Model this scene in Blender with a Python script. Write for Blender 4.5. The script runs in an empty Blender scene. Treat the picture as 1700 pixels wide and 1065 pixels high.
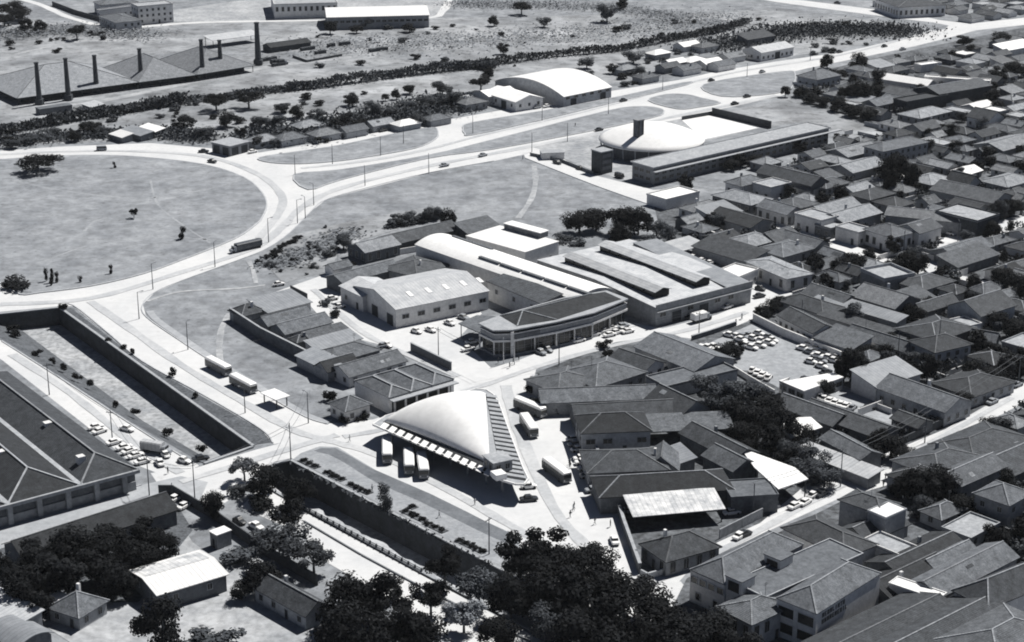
import bpy, math, random
from math import sin, cos, tan, radians, pi, hypot, atan2, sqrt, degrees
from mathutils import Vector, Matrix
from mathutils.geometry import tessellate_polygon
random.seed(7)
SC = bpy.context.scene
COL = SC.collection

# ------------------------------------------------------------------ camera, sky, sun, exposure
CAM_H, PITCH, FPX = 180.0, radians(19.5), 3000.0
cd = bpy.data.cameras.new('camera')
cam = bpy.data.objects.new('camera', cd)
COL.objects.link(cam)
cam.location = (0, 0, CAM_H)
cam.rotation_euler = (pi / 2 - PITCH, 0, 0)
cd.sensor_width = 36.0
cd.lens = 36.0 * FPX / 1700.0
cd.clip_start = 1.0
cd.clip_end = 12000.0
SC.camera = cam

SUN_EL, SUN_DIR = radians(56), Vector((0.73, 0.68, 0)).normalized()
wd = bpy.data.worlds.new('World')
SC.world = wd
wd.use_nodes = True
wn = wd.node_tree
wn.nodes.clear()
sky = wn.nodes.new('ShaderNodeTexSky')
sky.sky_type = 'NISHITA'
sky.sun_disc = False
sky.sun_elevation = SUN_EL
sky.sun_rotation = atan2(SUN_DIR.x, SUN_DIR.y)
sky.air_density = 0.35
sky.dust_density = 0.1
sky.altitude = 900.0
hs = wn.nodes.new('ShaderNodeHueSaturation')
hs.inputs['Saturation'].default_value = 0.8
bgn = wn.nodes.new('ShaderNodeBackground')
bgn.inputs['Strength'].default_value = 0.05
wo = wn.nodes.new('ShaderNodeOutputWorld')
wn.links.new(sky.outputs[0], hs.inputs['Color'])
wn.links.new(hs.outputs[0], bgn.inputs['Color'])
wn.links.new(bgn.outputs[0], wo.inputs['Surface'])

sd = bpy.data.lights.new('sun', 'SUN')
sd.energy = 5.0
sd.angle = radians(0.5)
sd.color = (1.0, 0.975, 0.93)
sun = bpy.data.objects.new('sun', sd)
COL.objects.link(sun)
sv = Vector((SUN_DIR.x * cos(SUN_EL), SUN_DIR.y * cos(SUN_EL), sin(SUN_EL)))
sun.rotation_euler = sv.to_track_quat('Z', 'Y').to_euler()
sun.location = (0, 400, 300)

SC.view_settings.view_transform = 'Standard'
SC.view_settings.look = 'None'
SC.view_settings.gamma = 1.0
SC.view_settings.use_curve_mapping = False
SC.view_settings.exposure = 0.34
try:
    SC.cycles.max_bounces = 5
    SC.cycles.diffuse_bounces = 1
    SC.cycles.glossy_bounces = 2
    SC.cycles.filter_width = 1.9
except Exception:
    pass

# ------------------------------------------------------------------ surveying helpers
CP, SP = cos(PITCH), sin(PITCH)


def G(px, py, z=0.0):
    """photo point -> the place in the world at height z"""
    dx = (px - 850) / FPX
    dy = (532.5 - py) / FPX
    d = (dx, CP + dy * SP, -SP + dy * CP)
    t = (z - CAM_H) / d[2]
    return Vector((d[0] * t, d[1] * t, z))


def PX(p):
    x, y, z = p[0], p[1], p[2] - CAM_H
    dep = y * CP - z * SP
    up = y * SP + z * CP
    return (850 + FPX * x / dep, 532.5 - FPX * up / dep)


TILES = {'a': (0, 0, 2.958), 'b': (565, 0, 2.958), 'c': (1130, 0, 2.958), 'd': (0, 350, 2.958), 'e': (0, 705, 2.958),
         'f': (380, 340, 3.805), 'g': (680, 340, 3.805), 'h': (900, 360, 3.805), 'i': (540, 600, 3.805), 'j': (860, 560, 3.805),
         'k': (1130, 350, 2.958), 'l': (1130, 705, 2.958), 'm': (480, 740, 2.982), 'n': (840, 760, 3.491), 'o': (980, 160, 3.805),
         'p': (1100, 280, 5.667), 'q': (1400, 280, 5.667), 'r': (1400, 440, 5.327), 's': (1100, 440, 5.327), 't': (0, 0, 4.474),
         'u': (380, 0, 4.474), 'w': (0, 0, 1.0)}


def T(t, x, y):
    a = TILES[t]
    return (a[0] + x / a[2], a[1] + y / a[2])


def TG(t, x, y, z=0.0):
    return G(*T(t, x, y), z)


def inside(p, poly):
    x, y = p
    c = False
    n = len(poly)
    for i in range(n):
        x1, y1 = poly[i]
        x2, y2 = poly[i - 1]
        if (y1 > y) != (y2 > y) and x < (x2 - x1) * (y - y1) / (y2 - y1) + x1:
            c = not c
    return c


# ------------------------------------------------------------------ materials
MATS = {}


def nodes_of(name):
    m = bpy.data.materials.new(name)
    m.use_nodes = True
    nt = m.node_tree
    b = nt.nodes['Principled BSDF']
    b.inputs['Specular IOR Level'].default_value = 0.25
    MATS[name] = m
    return m, nt, b


def ramp(nt, stops, cool=False):
    r = nt.nodes.new('ShaderNodeValToRGB')
    e = r.color_ramp.elements
    while len(e) < len(stops):
        e.new(0.5)
    for k, (p, v) in enumerate(stops):
        e[k].position = p
        v = v if isinstance(v, tuple) else (v, v, v)
        if cool:
            q = .10 * max(0.0, 1 - v[1] / .65)
            v = (v[0] * (1 - q), v[1], v[2] * (1 + q * 1.5))
        e[k].color = (*v, 1)
    return r


def noise(nt, scale, detail=4, rough=0.6, src='Object', vec_scale=None):
    tc = nt.nodes.new('ShaderNodeTexCoord')
    n = nt.nodes.new('ShaderNodeTexNoise')
    n.inputs['Scale'].default_value = scale
    n.inputs['Detail'].default_value = detail
    n.inputs['Roughness'].default_value = rough
    if vec_scale:
        mp = nt.nodes.new('ShaderNodeMapping')
        mp.inputs['Scale'].default_value = vec_scale
        nt.links.new(tc.outputs[src], mp.inputs['Vector'])
        nt.links.new(mp.outputs[0], n.inputs['Vector'])
    else:
        nt.links.new(tc.outputs[src], n.inputs['Vector'])
    return n


def mul(nt, a, b, fac=1.0):
    mx = nt.nodes.new('ShaderNodeMix')
    mx.data_type = 'RGBA'
    mx.blend_type = 'MULTIPLY'
    mx.inputs['Factor'].default_value = fac
    nt.links.new(a, mx.inputs['A'])
    nt.links.new(b, mx.inputs['B'])
    return mx.outputs['Result']


def rnd_mult(nt, lo, hi):
    oi = nt.nodes.new('ShaderNodeObjectInfo')
    r = ramp(nt, [(0, lo), (1, hi)])
    nt.links.new(oi.outputs['Random'], r.inputs[0])
    return r.outputs[0]


def grain_mat(name, lo, hi, scale, detail=5, rough=0.9, scale2=None, lo2=0.7, hi2=1.0, rnd=None, tint=(1, 1, 1), vs=None, bump=0.0, specks=None):
    """two noises multiplied: broad mottling and fine grain"""
    m, nt, b = nodes_of(name)
    n = noise(nt, scale, detail, 0.7, vec_scale=vs)
    t = tint
    r = ramp(nt, [(0.3, tuple(lo * q for q in t)), (0.7, tuple(hi * q for q in t))], True)
    nt.links.new(n.outputs[0], r.inputs[0])
    out = r.outputs[0]
    if scale2:
        n2 = noise(nt, scale2, 4, 0.6)
        r2 = ramp(nt, [(0.35, lo2), (0.65, hi2)])
        nt.links.new(n2.outputs[0], r2.inputs[0])
        out = mul(nt, out, r2.outputs[0])
    for sc, t0, t1, dark in (specks or ()):
        n3 = noise(nt, sc, 5, 0.75)
        r3_ = ramp(nt, [(t0, 1.0), (t1, dark)])
        nt.links.new(n3.outputs[0], r3_.inputs[0])
        out = mul(nt, out, r3_.outputs[0])
    if rnd:
        out = mul(nt, out, rnd_mult(nt, *rnd))
    nt.links.new(out, b.inputs['Base Color'])
    b.inputs['Roughness'].default_value = rough
    if bump:
        bp = nt.nodes.new('ShaderNodeBump')
        bp.inputs['Strength'].default_value = bump
        bp.inputs['Distance'].default_value = 0.3
        nt.links.new(n.outputs[0], bp.inputs['Height'])
        nt.links.new(bp.outputs[0], b.inputs['Normal'])
    return m


def tile_mat(name, lo, hi):
    """clay tile courses: bands that follow the height, streaks down the slope, lichen mottling"""
    m, nt, b = nodes_of(name)
    tc = nt.nodes.new('ShaderNodeTexCoord')
    sep = nt.nodes.new('ShaderNodeSeparateXYZ')
    nt.links.new(tc.outputs['Object'], sep.inputs[0])
    ma = nt.nodes.new('ShaderNodeMath')
    ma.operation = 'MULTIPLY'
    ma.inputs[1].default_value = 47.0
    nt.links.new(sep.outputs['Z'], ma.inputs[0])
    si = nt.nodes.new('ShaderNodeMath')
    si.operation = 'SINE'
    nt.links.new(ma.outputs[0], si.inputs[0])
    r0 = ramp(nt, [(0, 0.84), (1, 1.0)])
    mr = nt.nodes.new('ShaderNodeMapRange')
    mr.inputs['From Min'].default_value = -1
    nt.links.new(si.outputs[0], mr.inputs[0])
    nt.links.new(mr.outputs[0], r0.inputs[0])
    n = noise(nt, 0.55, 8, 0.78)
    r = ramp(nt, [(0.3, lo * .75), (0.7, hi * 1.12)], True)
    nt.links.new(n.outputs[0], r.inputs[0])
    n2 = noise(nt, 2.3, 5, 0.75)
    r2 = ramp(nt, [(0.3, 0.5), (0.7, 1.2)])
    nt.links.new(n2.outputs[0], r2.inputs[0])
    o = mul(nt, mul(nt, r.outputs[0], r0.outputs[0]), r2.outputs[0])
    o = mul(nt, o, rnd_mult(nt, 0.55, 1.45))
    nt.links.new(o, b.inputs['Base Color'])
    b.inputs['Roughness'].default_value = 0.85
    bp = nt.nodes.new('ShaderNodeBump')
    bp.inputs['Strength'].default_value = 0.25
    bp.inputs['Distance'].default_value = 0.12
    nt.links.new(si.outputs[0], bp.inputs['Height'])
    nt.links.new(bp.outputs[0], b.inputs['Normal'])
    return m


def sheet_mat(name, lo, hi, axis='X', rough=0.6, period=1.1):
    """corrugated sheets: seams every period along an axis, stains"""
    m, nt, b = nodes_of(name)
    tc = nt.nodes.new('ShaderNodeTexCoord')
    sep = nt.nodes.new('ShaderNodeSeparateXYZ')
    nt.links.new(tc.outputs['Object'], sep.inputs[0])
    ma = nt.nodes.new('ShaderNodeMath')
    ma.operation = 'MULTIPLY'
    ma.inputs[1].default_value = 2 * pi / period
    nt.links.new(sep.outputs[axis], ma.inputs[0])
    si = nt.nodes.new('ShaderNodeMath')
    si.operation = 'SINE'
    nt.links.new(ma.outputs[0], si.inputs[0])
    r0 = ramp(nt, [(0.0, 1.0), (0.86, 1.0), (1.0, 0.75)])
    mr = nt.nodes.new('ShaderNodeMapRange')
    mr.inputs['From Min'].default_value = -1
    nt.links.new(si.outputs[0], mr.inputs[0])
    nt.links.new(mr.outputs[0], r0.inputs[0])
    n = noise(nt, 0.35, 6, 0.7)
    r = ramp(nt, [(0.3, lo), (0.65, hi)], True)
    nt.links.new(n.outputs[0], r.inputs[0])
    o = mul(nt, mul(nt, r.outputs[0], r0.outputs[0]), rnd_mult(nt, 0.85, 1.1))
    nt.links.new(o, b.inputs['Base Color'])
    b.inputs['Roughness'].default_value = rough
    return m


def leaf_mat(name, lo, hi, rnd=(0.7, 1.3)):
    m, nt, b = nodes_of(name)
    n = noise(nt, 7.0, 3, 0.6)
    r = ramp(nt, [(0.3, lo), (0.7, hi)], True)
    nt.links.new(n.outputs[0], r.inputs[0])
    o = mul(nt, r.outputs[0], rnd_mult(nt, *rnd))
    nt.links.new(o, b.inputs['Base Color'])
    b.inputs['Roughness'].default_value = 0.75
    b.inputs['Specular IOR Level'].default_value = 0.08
    return m


grain_mat('grass', 0.15, 0.35, 0.05, 12, scale2=0.22, lo2=0.74, hi2=1.1, specks=((0.7, .55, .66, .62), (0.09, .52, .68, .72)))
grain_mat('turf', 0.17, 0.35, 0.06, 12, scale2=0.25, lo2=0.76, hi2=1.08, specks=((0.6, .56, .67, .6), (0.1, .53, .7, .76)))
grain_mat('scrubland', 0.15, 0.44, 0.016, 10, scale2=0.06, lo2=0.66, hi2=1.12, specks=((0.2, .52, .66, .5), (0.07, .52, .7, .6)))
grain_mat('yard_soil', 0.04, 0.22, 0.09, 9, scale2=0.6, lo2=0.5, hi2=1.1, specks=((0.4, .5, .65, .45),))
grain_mat('pale_soil', 0.24, 0.5, 0.06, 8, scale2=0.5, lo2=0.7, hi2=1.05)
grain_mat('pale_road', 0.50, 0.62, 0.04, 9, scale2=0.5, lo2=0.93, hi2=1.01, specks=((0.16, .6, .78, .72), (1.4, .62, .74, .8)))
grain_mat('grey_road', 0.30, 0.42, 0.05, 8, scale2=0.4, lo2=0.85, hi2=1.02)
grain_mat('lot_gravel', 0.26, 0.40, 0.05, 8, scale2=0.6, lo2=0.75, hi2=1.05)
grain_mat('tyre_wear', 0.36, 0.54, 0.06, 8, scale2=0.8, lo2=0.86, hi2=1.02)
grain_mat('worn_asphalt', 0.11, 0.20, 0.12, 8, scale2=1.0, lo2=0.8, hi2=1.05)
grain_mat('dusty_lawn', 0.25, 0.38, 0.12, 8, scale2=1.0, lo2=0.75, hi2=1.05, specks=((0.5, .55, .7, .6),))
grain_mat('canal_mud', 0.26, 0.5, 0.09, 8, scale2=0.7, lo2=0.6, hi2=1.05)
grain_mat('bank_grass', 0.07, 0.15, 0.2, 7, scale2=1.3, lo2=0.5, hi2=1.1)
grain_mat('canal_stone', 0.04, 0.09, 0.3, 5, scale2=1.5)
grain_mat('kerb_stone', 0.35, 0.5, 0.4, 4)
grain_mat('plaster_white', 0.6, 0.76, 0.35, 6, scale2=1.4, lo2=0.85, hi2=1.0, rnd=(0.85, 1.05))
grain_mat('plaster_grey', 0.26, 0.42, 0.4, 6, scale2=1.4, lo2=0.75, hi2=1.0, rnd=(0.7, 1.2))
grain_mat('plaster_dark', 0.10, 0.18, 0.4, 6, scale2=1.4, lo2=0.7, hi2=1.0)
grain_mat('concrete', 0.30, 0.42, 0.4, 6, scale2=1.5, lo2=0.8)
grain_mat('shell_white', 0.72, 0.82, 0.12, 6, rough=0.8, scale2=0.7, lo2=0.9, specks=((0.35, .58, .75, .82),))
grain_mat('paint_white', 0.72, 0.8, 0.5, 3, rough=0.4)
grain_mat('brick_dark', 0.05, 0.10, 0.8, 6, scale2=3.0, lo2=0.6)
grain_mat('timber_dark', 0.03, 0.06, 0.8, 5)
grain_mat('timber_pale', 0.3, 0.5, 0.8, 5, vs=(1, 8, 1))
grain_mat('roof_felt', 0.10, 0.17, 0.3, 6, scale2=1.2, lo2=0.75)
grain_mat('roof_felt_pale', 0.30, 0.44, 0.25, 6, scale2=1.0, lo2=0.75)
grain_mat('bark', 0.05, 0.10, 1.5, 5)
grain_mat('pole_metal', 0.07, 0.12, 1.0, 3, rough=0.6)
grain_mat('pole_pale', 0.5, 0.6, 1.0, 3, rough=0.6)
grain_mat('tyre', 0.02, 0.03, 2.0, 3)
grain_mat('car_white', 0.72, 0.8, 1.0, 2, rough=0.3)
grain_mat('car_grey', 0.25, 0.32, 1.0, 2, rough=0.3)
grain_mat('car_dark', 0.03, 0.05, 1.0, 2, rough=0.3)
grain_mat('bus_side', 0.07, 0.12, 0.6, 3, rough=0.4)
grain_mat('canvas_dark', 0.06, 0.1, 1.0, 4)
grain_mat('skin_dark', 0.10, 0.14, 3.0, 2)
grain_mat('cloth_pale', 0.45, 0.6, 3.0, 2)
grain_mat('cloth_dark', 0.03, 0.06, 3.0, 2)
grain_mat('skylight', 0.7, 0.85, 0.8, 3, rough=0.4)
grain_mat('painted_shade', 0.02, 0.035, 0.6, 3)  # near-black colour standing in for shade on the terminal canopy
grain_mat('letter_dark', 0.03, 0.05, 3.0, 2)
tile_mat('tile_dark', 0.032, 0.085)
tile_mat('tile_black', 0.028, 0.065)
tile_mat('tile_mid', 0.075, 0.175)
tile_mat('tile_pale', 0.18, 0.33)
tile_mat('tile_light', 0.20, 0.32)
sheet_mat('sheet_white', 0.7, 0.82)
sheet_mat('sheet_pale', 0.34, 0.52)
sheet_mat('sheet_grey', 0.20, 0.31)
sheet_mat('sheet_dark', 0.05, 0.10)
sheet_mat('sheet_mottled', 0.28, 0.72)
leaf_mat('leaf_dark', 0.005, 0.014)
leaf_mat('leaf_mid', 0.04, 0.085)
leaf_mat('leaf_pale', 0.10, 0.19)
leaf_mat('leaf_scrub', 0.13, 0.25, (0.9, 1.1))
m_, nt_, b_ = nodes_of('glass')
b_.inputs['Base Color'].default_value = (0.015, 0.017, 0.02, 1)
b_.inputs['Roughness'].default_value = 0.25
b_.inputs['Specular IOR Level'].default_value = 0.4
m_, nt_, b_ = nodes_of('dark_opening')
b_.inputs['Base Color'].default_value = (0.02, 0.02, 0.022, 1)
b_.inputs['Roughness'].default_value = 0.9


# ------------------------------------------------------------------ mesh builder
class MB:
    def __init__(s):
        s.v, s.f, s.m = [], [], []

    def poly(s, pts, mi=0):
        n = len(s.v)
        s.v += [tuple(p) for p in pts]
        s.f.append(tuple(range(n, n + len(pts))))
        s.m.append(mi)

    def mesh(s, vs, fs, mi=0):
        n = len(s.v)
        s.v += [tuple(p) for p in vs]
        for f in fs:
            s.f.append(tuple(n + i for i in f))
            s.m.append(mi)

    def hexa(s, b, t, mi=0):
        """b, t: the four lower and four upper corners, both anticlockwise"""
        s.mesh(list(b) + list(t), [(3, 2, 1, 0), (4, 5, 6, 7), (0, 1, 5, 4), (1, 2, 6, 5), (2, 3, 7, 6), (3, 0, 4, 7)], mi)

    def box(s, x0, x1, y0, y1, z0, z1, mi=0):
        s.hexa([(x0, y0, z0), (x1, y0, z0), (x1, y1, z0), (x0, y1, z0)], [(x0, y0, z1), (x1, y0, z1), (x1, y1, z1), (x0, y1, z1)], mi)

    def prism(s, pts, z0, z1, mi=0):
        pts = [(p[0], p[1]) for p in pts]
        ar = sum(pts[i - 1][0] * pts[i][1] - pts[i][0] * pts[i - 1][1] for i in range(len(pts)))
        if ar < 0:
            pts = pts[::-1]
        n = len(pts)
        tri = tessellate_polygon([[Vector((x, y, 0)) for x, y in pts]])
        vs = [(x, y, z0) for x, y in pts] + [(x, y, z1) for x, y in pts]
        fs = [(i, (i + 1) % n, n + (i + 1) % n, n + i) for i in range(n)]
        for a, b, c in tri:
            q = (pts[b][0] - pts[a][0]) * (pts[c][1] - pts[a][1]) - (pts[b][1] - pts[a][1]) * (pts[c][0] - pts[a][0])
            if q < 0:
                b, c = c, b
            fs.append((n + a, n + b, n + c))
            fs.append((c, b, a))
        s.mesh(vs, fs, mi)

    def shell(s, vs, fs, t, mi=0):
        """a surface patch thickened downward by t"""
        n = len(vs)
        s.mesh(list(vs) + [(p[0], p[1], p[2] - t) for p in vs], list(fs) + [tuple(n + i for i in reversed(f)) for f in fs] + [
            (b, a, n + a, n + b) for (a, b) in boundary(fs)], mi)

    def bar(s, p, q, w, h, mi=0):
        p, q = Vector(p), Vector(q)
        d = (q - p)
        if d.length < 1e-6:
            return
        side = Vector((-d.y, d.x, 0))
        if side.length < 1e-6:
            side = Vector((1, 0, 0))
        side = side.normalized() * (w / 2)
        up = side.cross(d).normalized()
        if up.z < 0:
            up = -up
        up = up * h
        a = [p - side, p + side, q + side, q - side]
        s.hexa([a[0], a[3], a[2], a[1]], [a[0] + up, a[3] + up, a[2] + up, a[1] + up], mi)

    def tube(s, p, q, r0, r1, n=6, mi=0, cap=True):
        p, q = Vector(p), Vector(q)
        d = (q - p).normalized()
        a = d.orthogonal().normalized()
        b = d.cross(a)
        k = len(s.v)
        for c, r in ((p, r0), (q, r1)):
            for i in range(n):
                w = 2 * pi * i / n
                s.v.append(tuple(c + a * (r * cos(w)) + b * (r * sin(w))))
        for i in range(n):
            s.f.append((k + i, k + (i + 1) % n, k + n + (i + 1) % n, k + n + i))
            s.m.append(mi)
        if cap:
            s.f.append(tuple(k + n + i for i in range(n)))
            s.m.append(mi)
            s.f.append(tuple(k + i for i in reversed(range(n))))
            s.m.append(mi)

    def data(s, name, mats, smooth=False):
        me = bpy.data.meshes.new(name)
        me.from_pydata(s.v, [], s.f)
        for m in ([mats] if isinstance(mats, str) else mats):
            me.materials.append(MATS[m])
        me.polygons.foreach_set('material_index', s.m)
        if smooth:
            me.polygons.foreach_set('use_smooth', [True] * len(s.f))
        me.update()
        return me

    def build(s, name, mats, parent=None, smooth=False, org=None):
        if org is not None:
            s.v = [(x - org[0], y - org[1], z - org[2]) for x, y, z in s.v]
        return put(name, s.data(name, mats, smooth), parent)


def boundary(fs):
    es = set()
    for f in fs:
        for i in range(len(f)):
            es.add((f[i], f[(i + 1) % len(f)]))
    return [(a, b) for (a, b) in es if (b, a) not in es]


def put(name, me, parent=None, loc=None, rz=0.0):
    o = bpy.data.objects.new(name, me)
    COL.objects.link(o)
    if parent is not None:
        o.parent = parent
    if loc is not None:
        o.location = loc
    if rz:
        o.rotation_euler = (0, 0, rz)
    return o


def struct(o, kind='structure'):
    o['kind'] = kind
    return o


REG = []       # things whose label is finished at the end: (object, look)


def thing(name, cat, loc, rz=0.0, label=None, look=None, group=None, obj=None):
    o = obj or bpy.data.objects.new(name, None)
    if obj is None:
        COL.objects.link(o)
        o.empty_display_size = 0.5
        o.location = loc
        o.rotation_euler = (0, 0, rz)
    o['category'] = cat
    o['kind'] = 'thing'
    if label:
        o['label'] = label
    else:
        REG.append((o, look, Vector(loc)))
    if group:
        o['group'] = group
    return o


def copy_tree(o, parent=None):
    c = o.copy()
    COL.objects.link(c)
    if parent is not None:
        c.parent = parent
    for ch in o.children:
        copy_tree(ch, c)
    return c


def smooth_line(pts, n=5, closed=True):
    out = []
    k = len(pts)
    for i in range(k if closed else k - 1):
        p0, p1, p2, p3 = (pts[(i + j - 1) % k] if closed else pts[min(max(i + j - 1, 0), k - 1)] for j in range(4))
        for s in range(n):
            t = s / n
            out.append(tuple(0.5 * (2 * p1[q] + (p2[q] - p0[q]) * t + (2 * p0[q] - 5 * p1[q] + 4 * p2[q] - p3[q]) * t * t +
                                    (3 * p1[q] - p0[q] - 3 * p2[q] + p3[q]) * t ** 3) for q in (0, 1)))
    if not closed:
        out.append(pts[-1])
    return out


def wpts(poly, z=0.0):
    return [G(x, y, z) for x, y in poly]


SHEET_Z = [0.012]


def sheet(name, poly, mat, sm=0, z=None):
    if sm:
        poly = smooth_line(poly, sm)
    z = z if z is not None else SHEET_Z[0]
    SHEET_Z[0] += 0.0022
    pts = [Vector((p.x, p.y, 0)) for p in wpts(poly)]
    mb = MB()
    tri = tessellate_polygon([pts])
    fs = []
    for a, b, c in tri:
        q = (pts[b] - pts[a]).cross(pts[c] - pts[a]).z
        fs.append((a, b, c) if q > 0 else (a, c, b))
    mb.mesh([(p.x, p.y, z) for p in pts], fs)
    return struct(mb.build(name, mat))


def island(name, poly, mat, sm=4, h=0.32, kerb=True):
    if sm:
        poly = smooth_line(poly, sm)
    pts = wpts(poly)
    mb = MB()
    mb.prism(pts, -0.2, h)
    o = struct(mb.build(name, mat))
    if kerb:
        kb = MB()
        for i in range(len(pts)):
            kb.bar(Vector((pts[i - 1].x, pts[i - 1].y, 0.0)), Vector((pts[i].x, pts[i].y, 0.0)), 0.5, h + 0.03)
        kb.build('kerb', 'kerb_stone', o)
    return o


def ribbon(name, pts, w, mat, z=None, even=False):
    """a narrow path along a line of photo points"""
    z = z if z is not None else SHEET_Z[0]
    SHEET_Z[0] += 0.0022
    P = [G(*p) for p in smooth_line(pts, 5, False)]
    L, R = [], []
    for i, p in enumerate(P):
        d = (P[min(i + 1, len(P) - 1)] - P[max(i - 1, 0)]).normalized()
        s = Vector((-d.y, d.x, 0)) * w * (0.5 if even else 0.4 + 0.2 * random.random())
        L.append(p + s)
        R.append(p - s)
    mb = MB()
    vs = [(p.x, p.y, z) for p in L] + [(p.x, p.y, z) for p in R]
    n = len(P)
    mb.mesh(vs, [(n + i, n + i + 1, i + 1, i) for i in range(n - 1)])
    return struct(mb.build(name, mat))


# ------------------------------------------------------------------ ground, canals, roads, lawns
HOLE1 = [(-50, 528), (98, 512), (419, 742), (338, 770), (216, 699), (3, 562)]
HOLE2 = [(425, 797), (456, 772), (482, 766), (822, 943), (965, 1018), (900, 1055), (700, 949), (505, 843)]
big = [Vector((-3000, -600, 0)), Vector((3000, -600, 0)), Vector((3000, 6000, 0)), Vector((-3000, 6000, 0))]
loops = [big, wpts(HOLE1), wpts(HOLE2)]
flat = [p for l in loops for p in l]
mb = MB()
fs = []
for a, b, c in tessellate_polygon(loops):
    q = (flat[b] - flat[a]).cross(flat[c] - flat[a]).z
    fs.append((a, b, c) if q > 0 else (a, c, b))
mb.mesh(flat, fs)
struct(mb.build('ground', 'grass'))


def canal(hole, bank, depth=4.5):
    P = wpts(hole)
    bed = MB()
    c = sum(P, Vector()) / len(P)
    big_ = [c + (p - c) * 1.1 for p in P]
    bed.prism(big_, -depth - 0.4, -depth)
    struct(bed.build('canal_bed', 'canal_mud'))
    wall = MB()
    cop = MB()
    for i in range(len(P)):
        if i in bank:
            continue
        p, q = P[i], P[(i + 1) % len(P)]
        d = (q - p).normalized()
        nrm = Vector((-d.y, d.x, 0))
        if (c - p).dot(nrm) > 0:
            nrm = -nrm
        a = [p - nrm * 0.02, q - nrm * 0.02, q + nrm * 0.6, p + nrm * 0.6]
        if (a[1] - a[0]).cross(a[2] - a[1]).z < 0:
            a = a[::-1]
        wall.hexa([Vector((v.x, v.y, -depth - 0.2)) for v in a], [Vector((v.x, v.y, 0.16)) for v in a])
        b = [p - nrm * 0.1, q - nrm * 0.1, q + nrm * 0.7, p + nrm * 0.7]
        if (b[1] - b[0]).cross(b[2] - b[1]).z < 0:
            b = b[::-1]
        cop.hexa([Vector((v.x, v.y, 0.165)) for v in b], [Vector((v.x, v.y, 0.45)) for v in b])
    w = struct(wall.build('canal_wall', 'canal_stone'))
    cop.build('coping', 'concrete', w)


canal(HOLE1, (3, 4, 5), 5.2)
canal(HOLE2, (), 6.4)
near = [G(*p) for p in ((507, 843), (600, 892), (700, 948), (895, 1054))]
mb = MB()
nv = [Vector((p.x, p.y, -.35)) for p in near]
dn = (near[-1] - near[0]).normalized()
sd_ = Vector((-dn.y, dn.x, 0))
if (G(650, 860) - near[1]).dot(sd_) < 0:
    sd_ = -sd_
rw = random.Random(2)
inner, foot = [], []
N_ = 40
for i in range(N_ + 1):
    t_ = i / N_ * 3
    j_ = min(int(t_), 2)
    p = nv[j_].lerp(nv[j_ + 1], t_ - j_)
    inner.append((p, p + sd_ * rw.uniform(2.6, 3.9) + Vector((0, 0, -1.0)), p + sd_ * 5.0 + Vector((0, 0, -6.2))))
vs_ = [q for tr in inner for q in tr]
fs_ = []
for i in range(N_):
    for k_ in (0, 1):
        a_ = i * 3 + k_
        fs_.append((a_, a_ + 3, a_ + 4, a_ + 1))
q_ = (Vector(vs_[3]) - Vector(vs_[0])).cross(Vector(vs_[4]) - Vector(vs_[0])).z
mb.mesh(vs_, fs_ if q_ > 0 else [f[::-1] for f in fs_])
struct(mb.build('canal_bank', 'pale_soil'))
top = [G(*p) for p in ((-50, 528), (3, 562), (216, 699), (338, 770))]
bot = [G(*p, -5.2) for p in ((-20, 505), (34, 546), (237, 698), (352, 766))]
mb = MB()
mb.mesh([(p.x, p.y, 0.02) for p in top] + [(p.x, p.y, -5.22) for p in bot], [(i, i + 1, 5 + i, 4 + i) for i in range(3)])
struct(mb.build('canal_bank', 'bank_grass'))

S_AVENUE = [(-150, 262), (0, 250), (100, 243), (250, 237), (340, 245), (430, 253), (480, 245), (565, 231), (700, 206), (768, 194), (903, 170),
            (1000, 153), (1135, 131), (1190, 118), (1280, 103), (1400, 86), (1480, 68), (1530, 56), (1568, 48), (1575, 42), (1550, 37), (1500, 31), (1400, 18),
            (1290, 3), (1240, -5), (1290, -5), (1420, 11), (1520, 24), (1560, 33), (1610, 39), (1700, 29), (1800, 18), (1800, 30), (1700, 41),
            (1620, 50), (1580, 61), (1520, 76), (1420, 97), (1340, 113), (1312, 120), (1312, 152), (1299, 158), (1200, 180), (1130, 197), (1000, 223),
            (900, 243), (880, 254), (820, 267), (710, 287), (565, 324), (540, 332), (517, 350), (480, 387), (440, 414), (389, 434), (304, 465),
            (257, 485), (237, 505), (243, 526), (355, 602), (440, 654), (507, 692), (545, 706), (500, 728), (455, 737), (433, 712), (237, 600),
            (122, 508), (98, 508), (-50, 522), (-150, 530)]
sheet('avenue', S_AVENUE, 'pale_road')
sheet('canal_road', [(-60, 528), (3, 566), (216, 703), (330, 772), (300, 800), (220, 769), (145, 708), (3, 597), (-60, 560)], 'pale_road')
sheet('plaza', [(335, 773), (422, 747), (460, 737), (545, 703), (620, 696), (690, 670), (745, 640), (750, 622), (800, 628), (850, 632), (880, 622),
                (884, 650), (905, 668), (954, 674), (997, 775), (1018, 825), (1036, 882), (1065, 965), (1130, 965), (1160, 1000), (1100, 1040), (975, 1022),
                (825, 938), (484, 760), (456, 766), (420, 790), (380, 830), (350, 850), (320, 832), (260, 800), (250, 785)], 'pale_road')
sheet('street', [(-60, 885), (0, 868), (130, 832), (235, 805), (300, 790), (345, 800), (330, 835), (270, 822), (140, 860), (0, 893), (-60, 912)], 'grey_road')
sheet('pavement', [(-60, 908), (0, 892), (140, 858), (270, 822), (285, 830), (160, 872), (20, 905), (-60, 930)], 'concrete')
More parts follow.
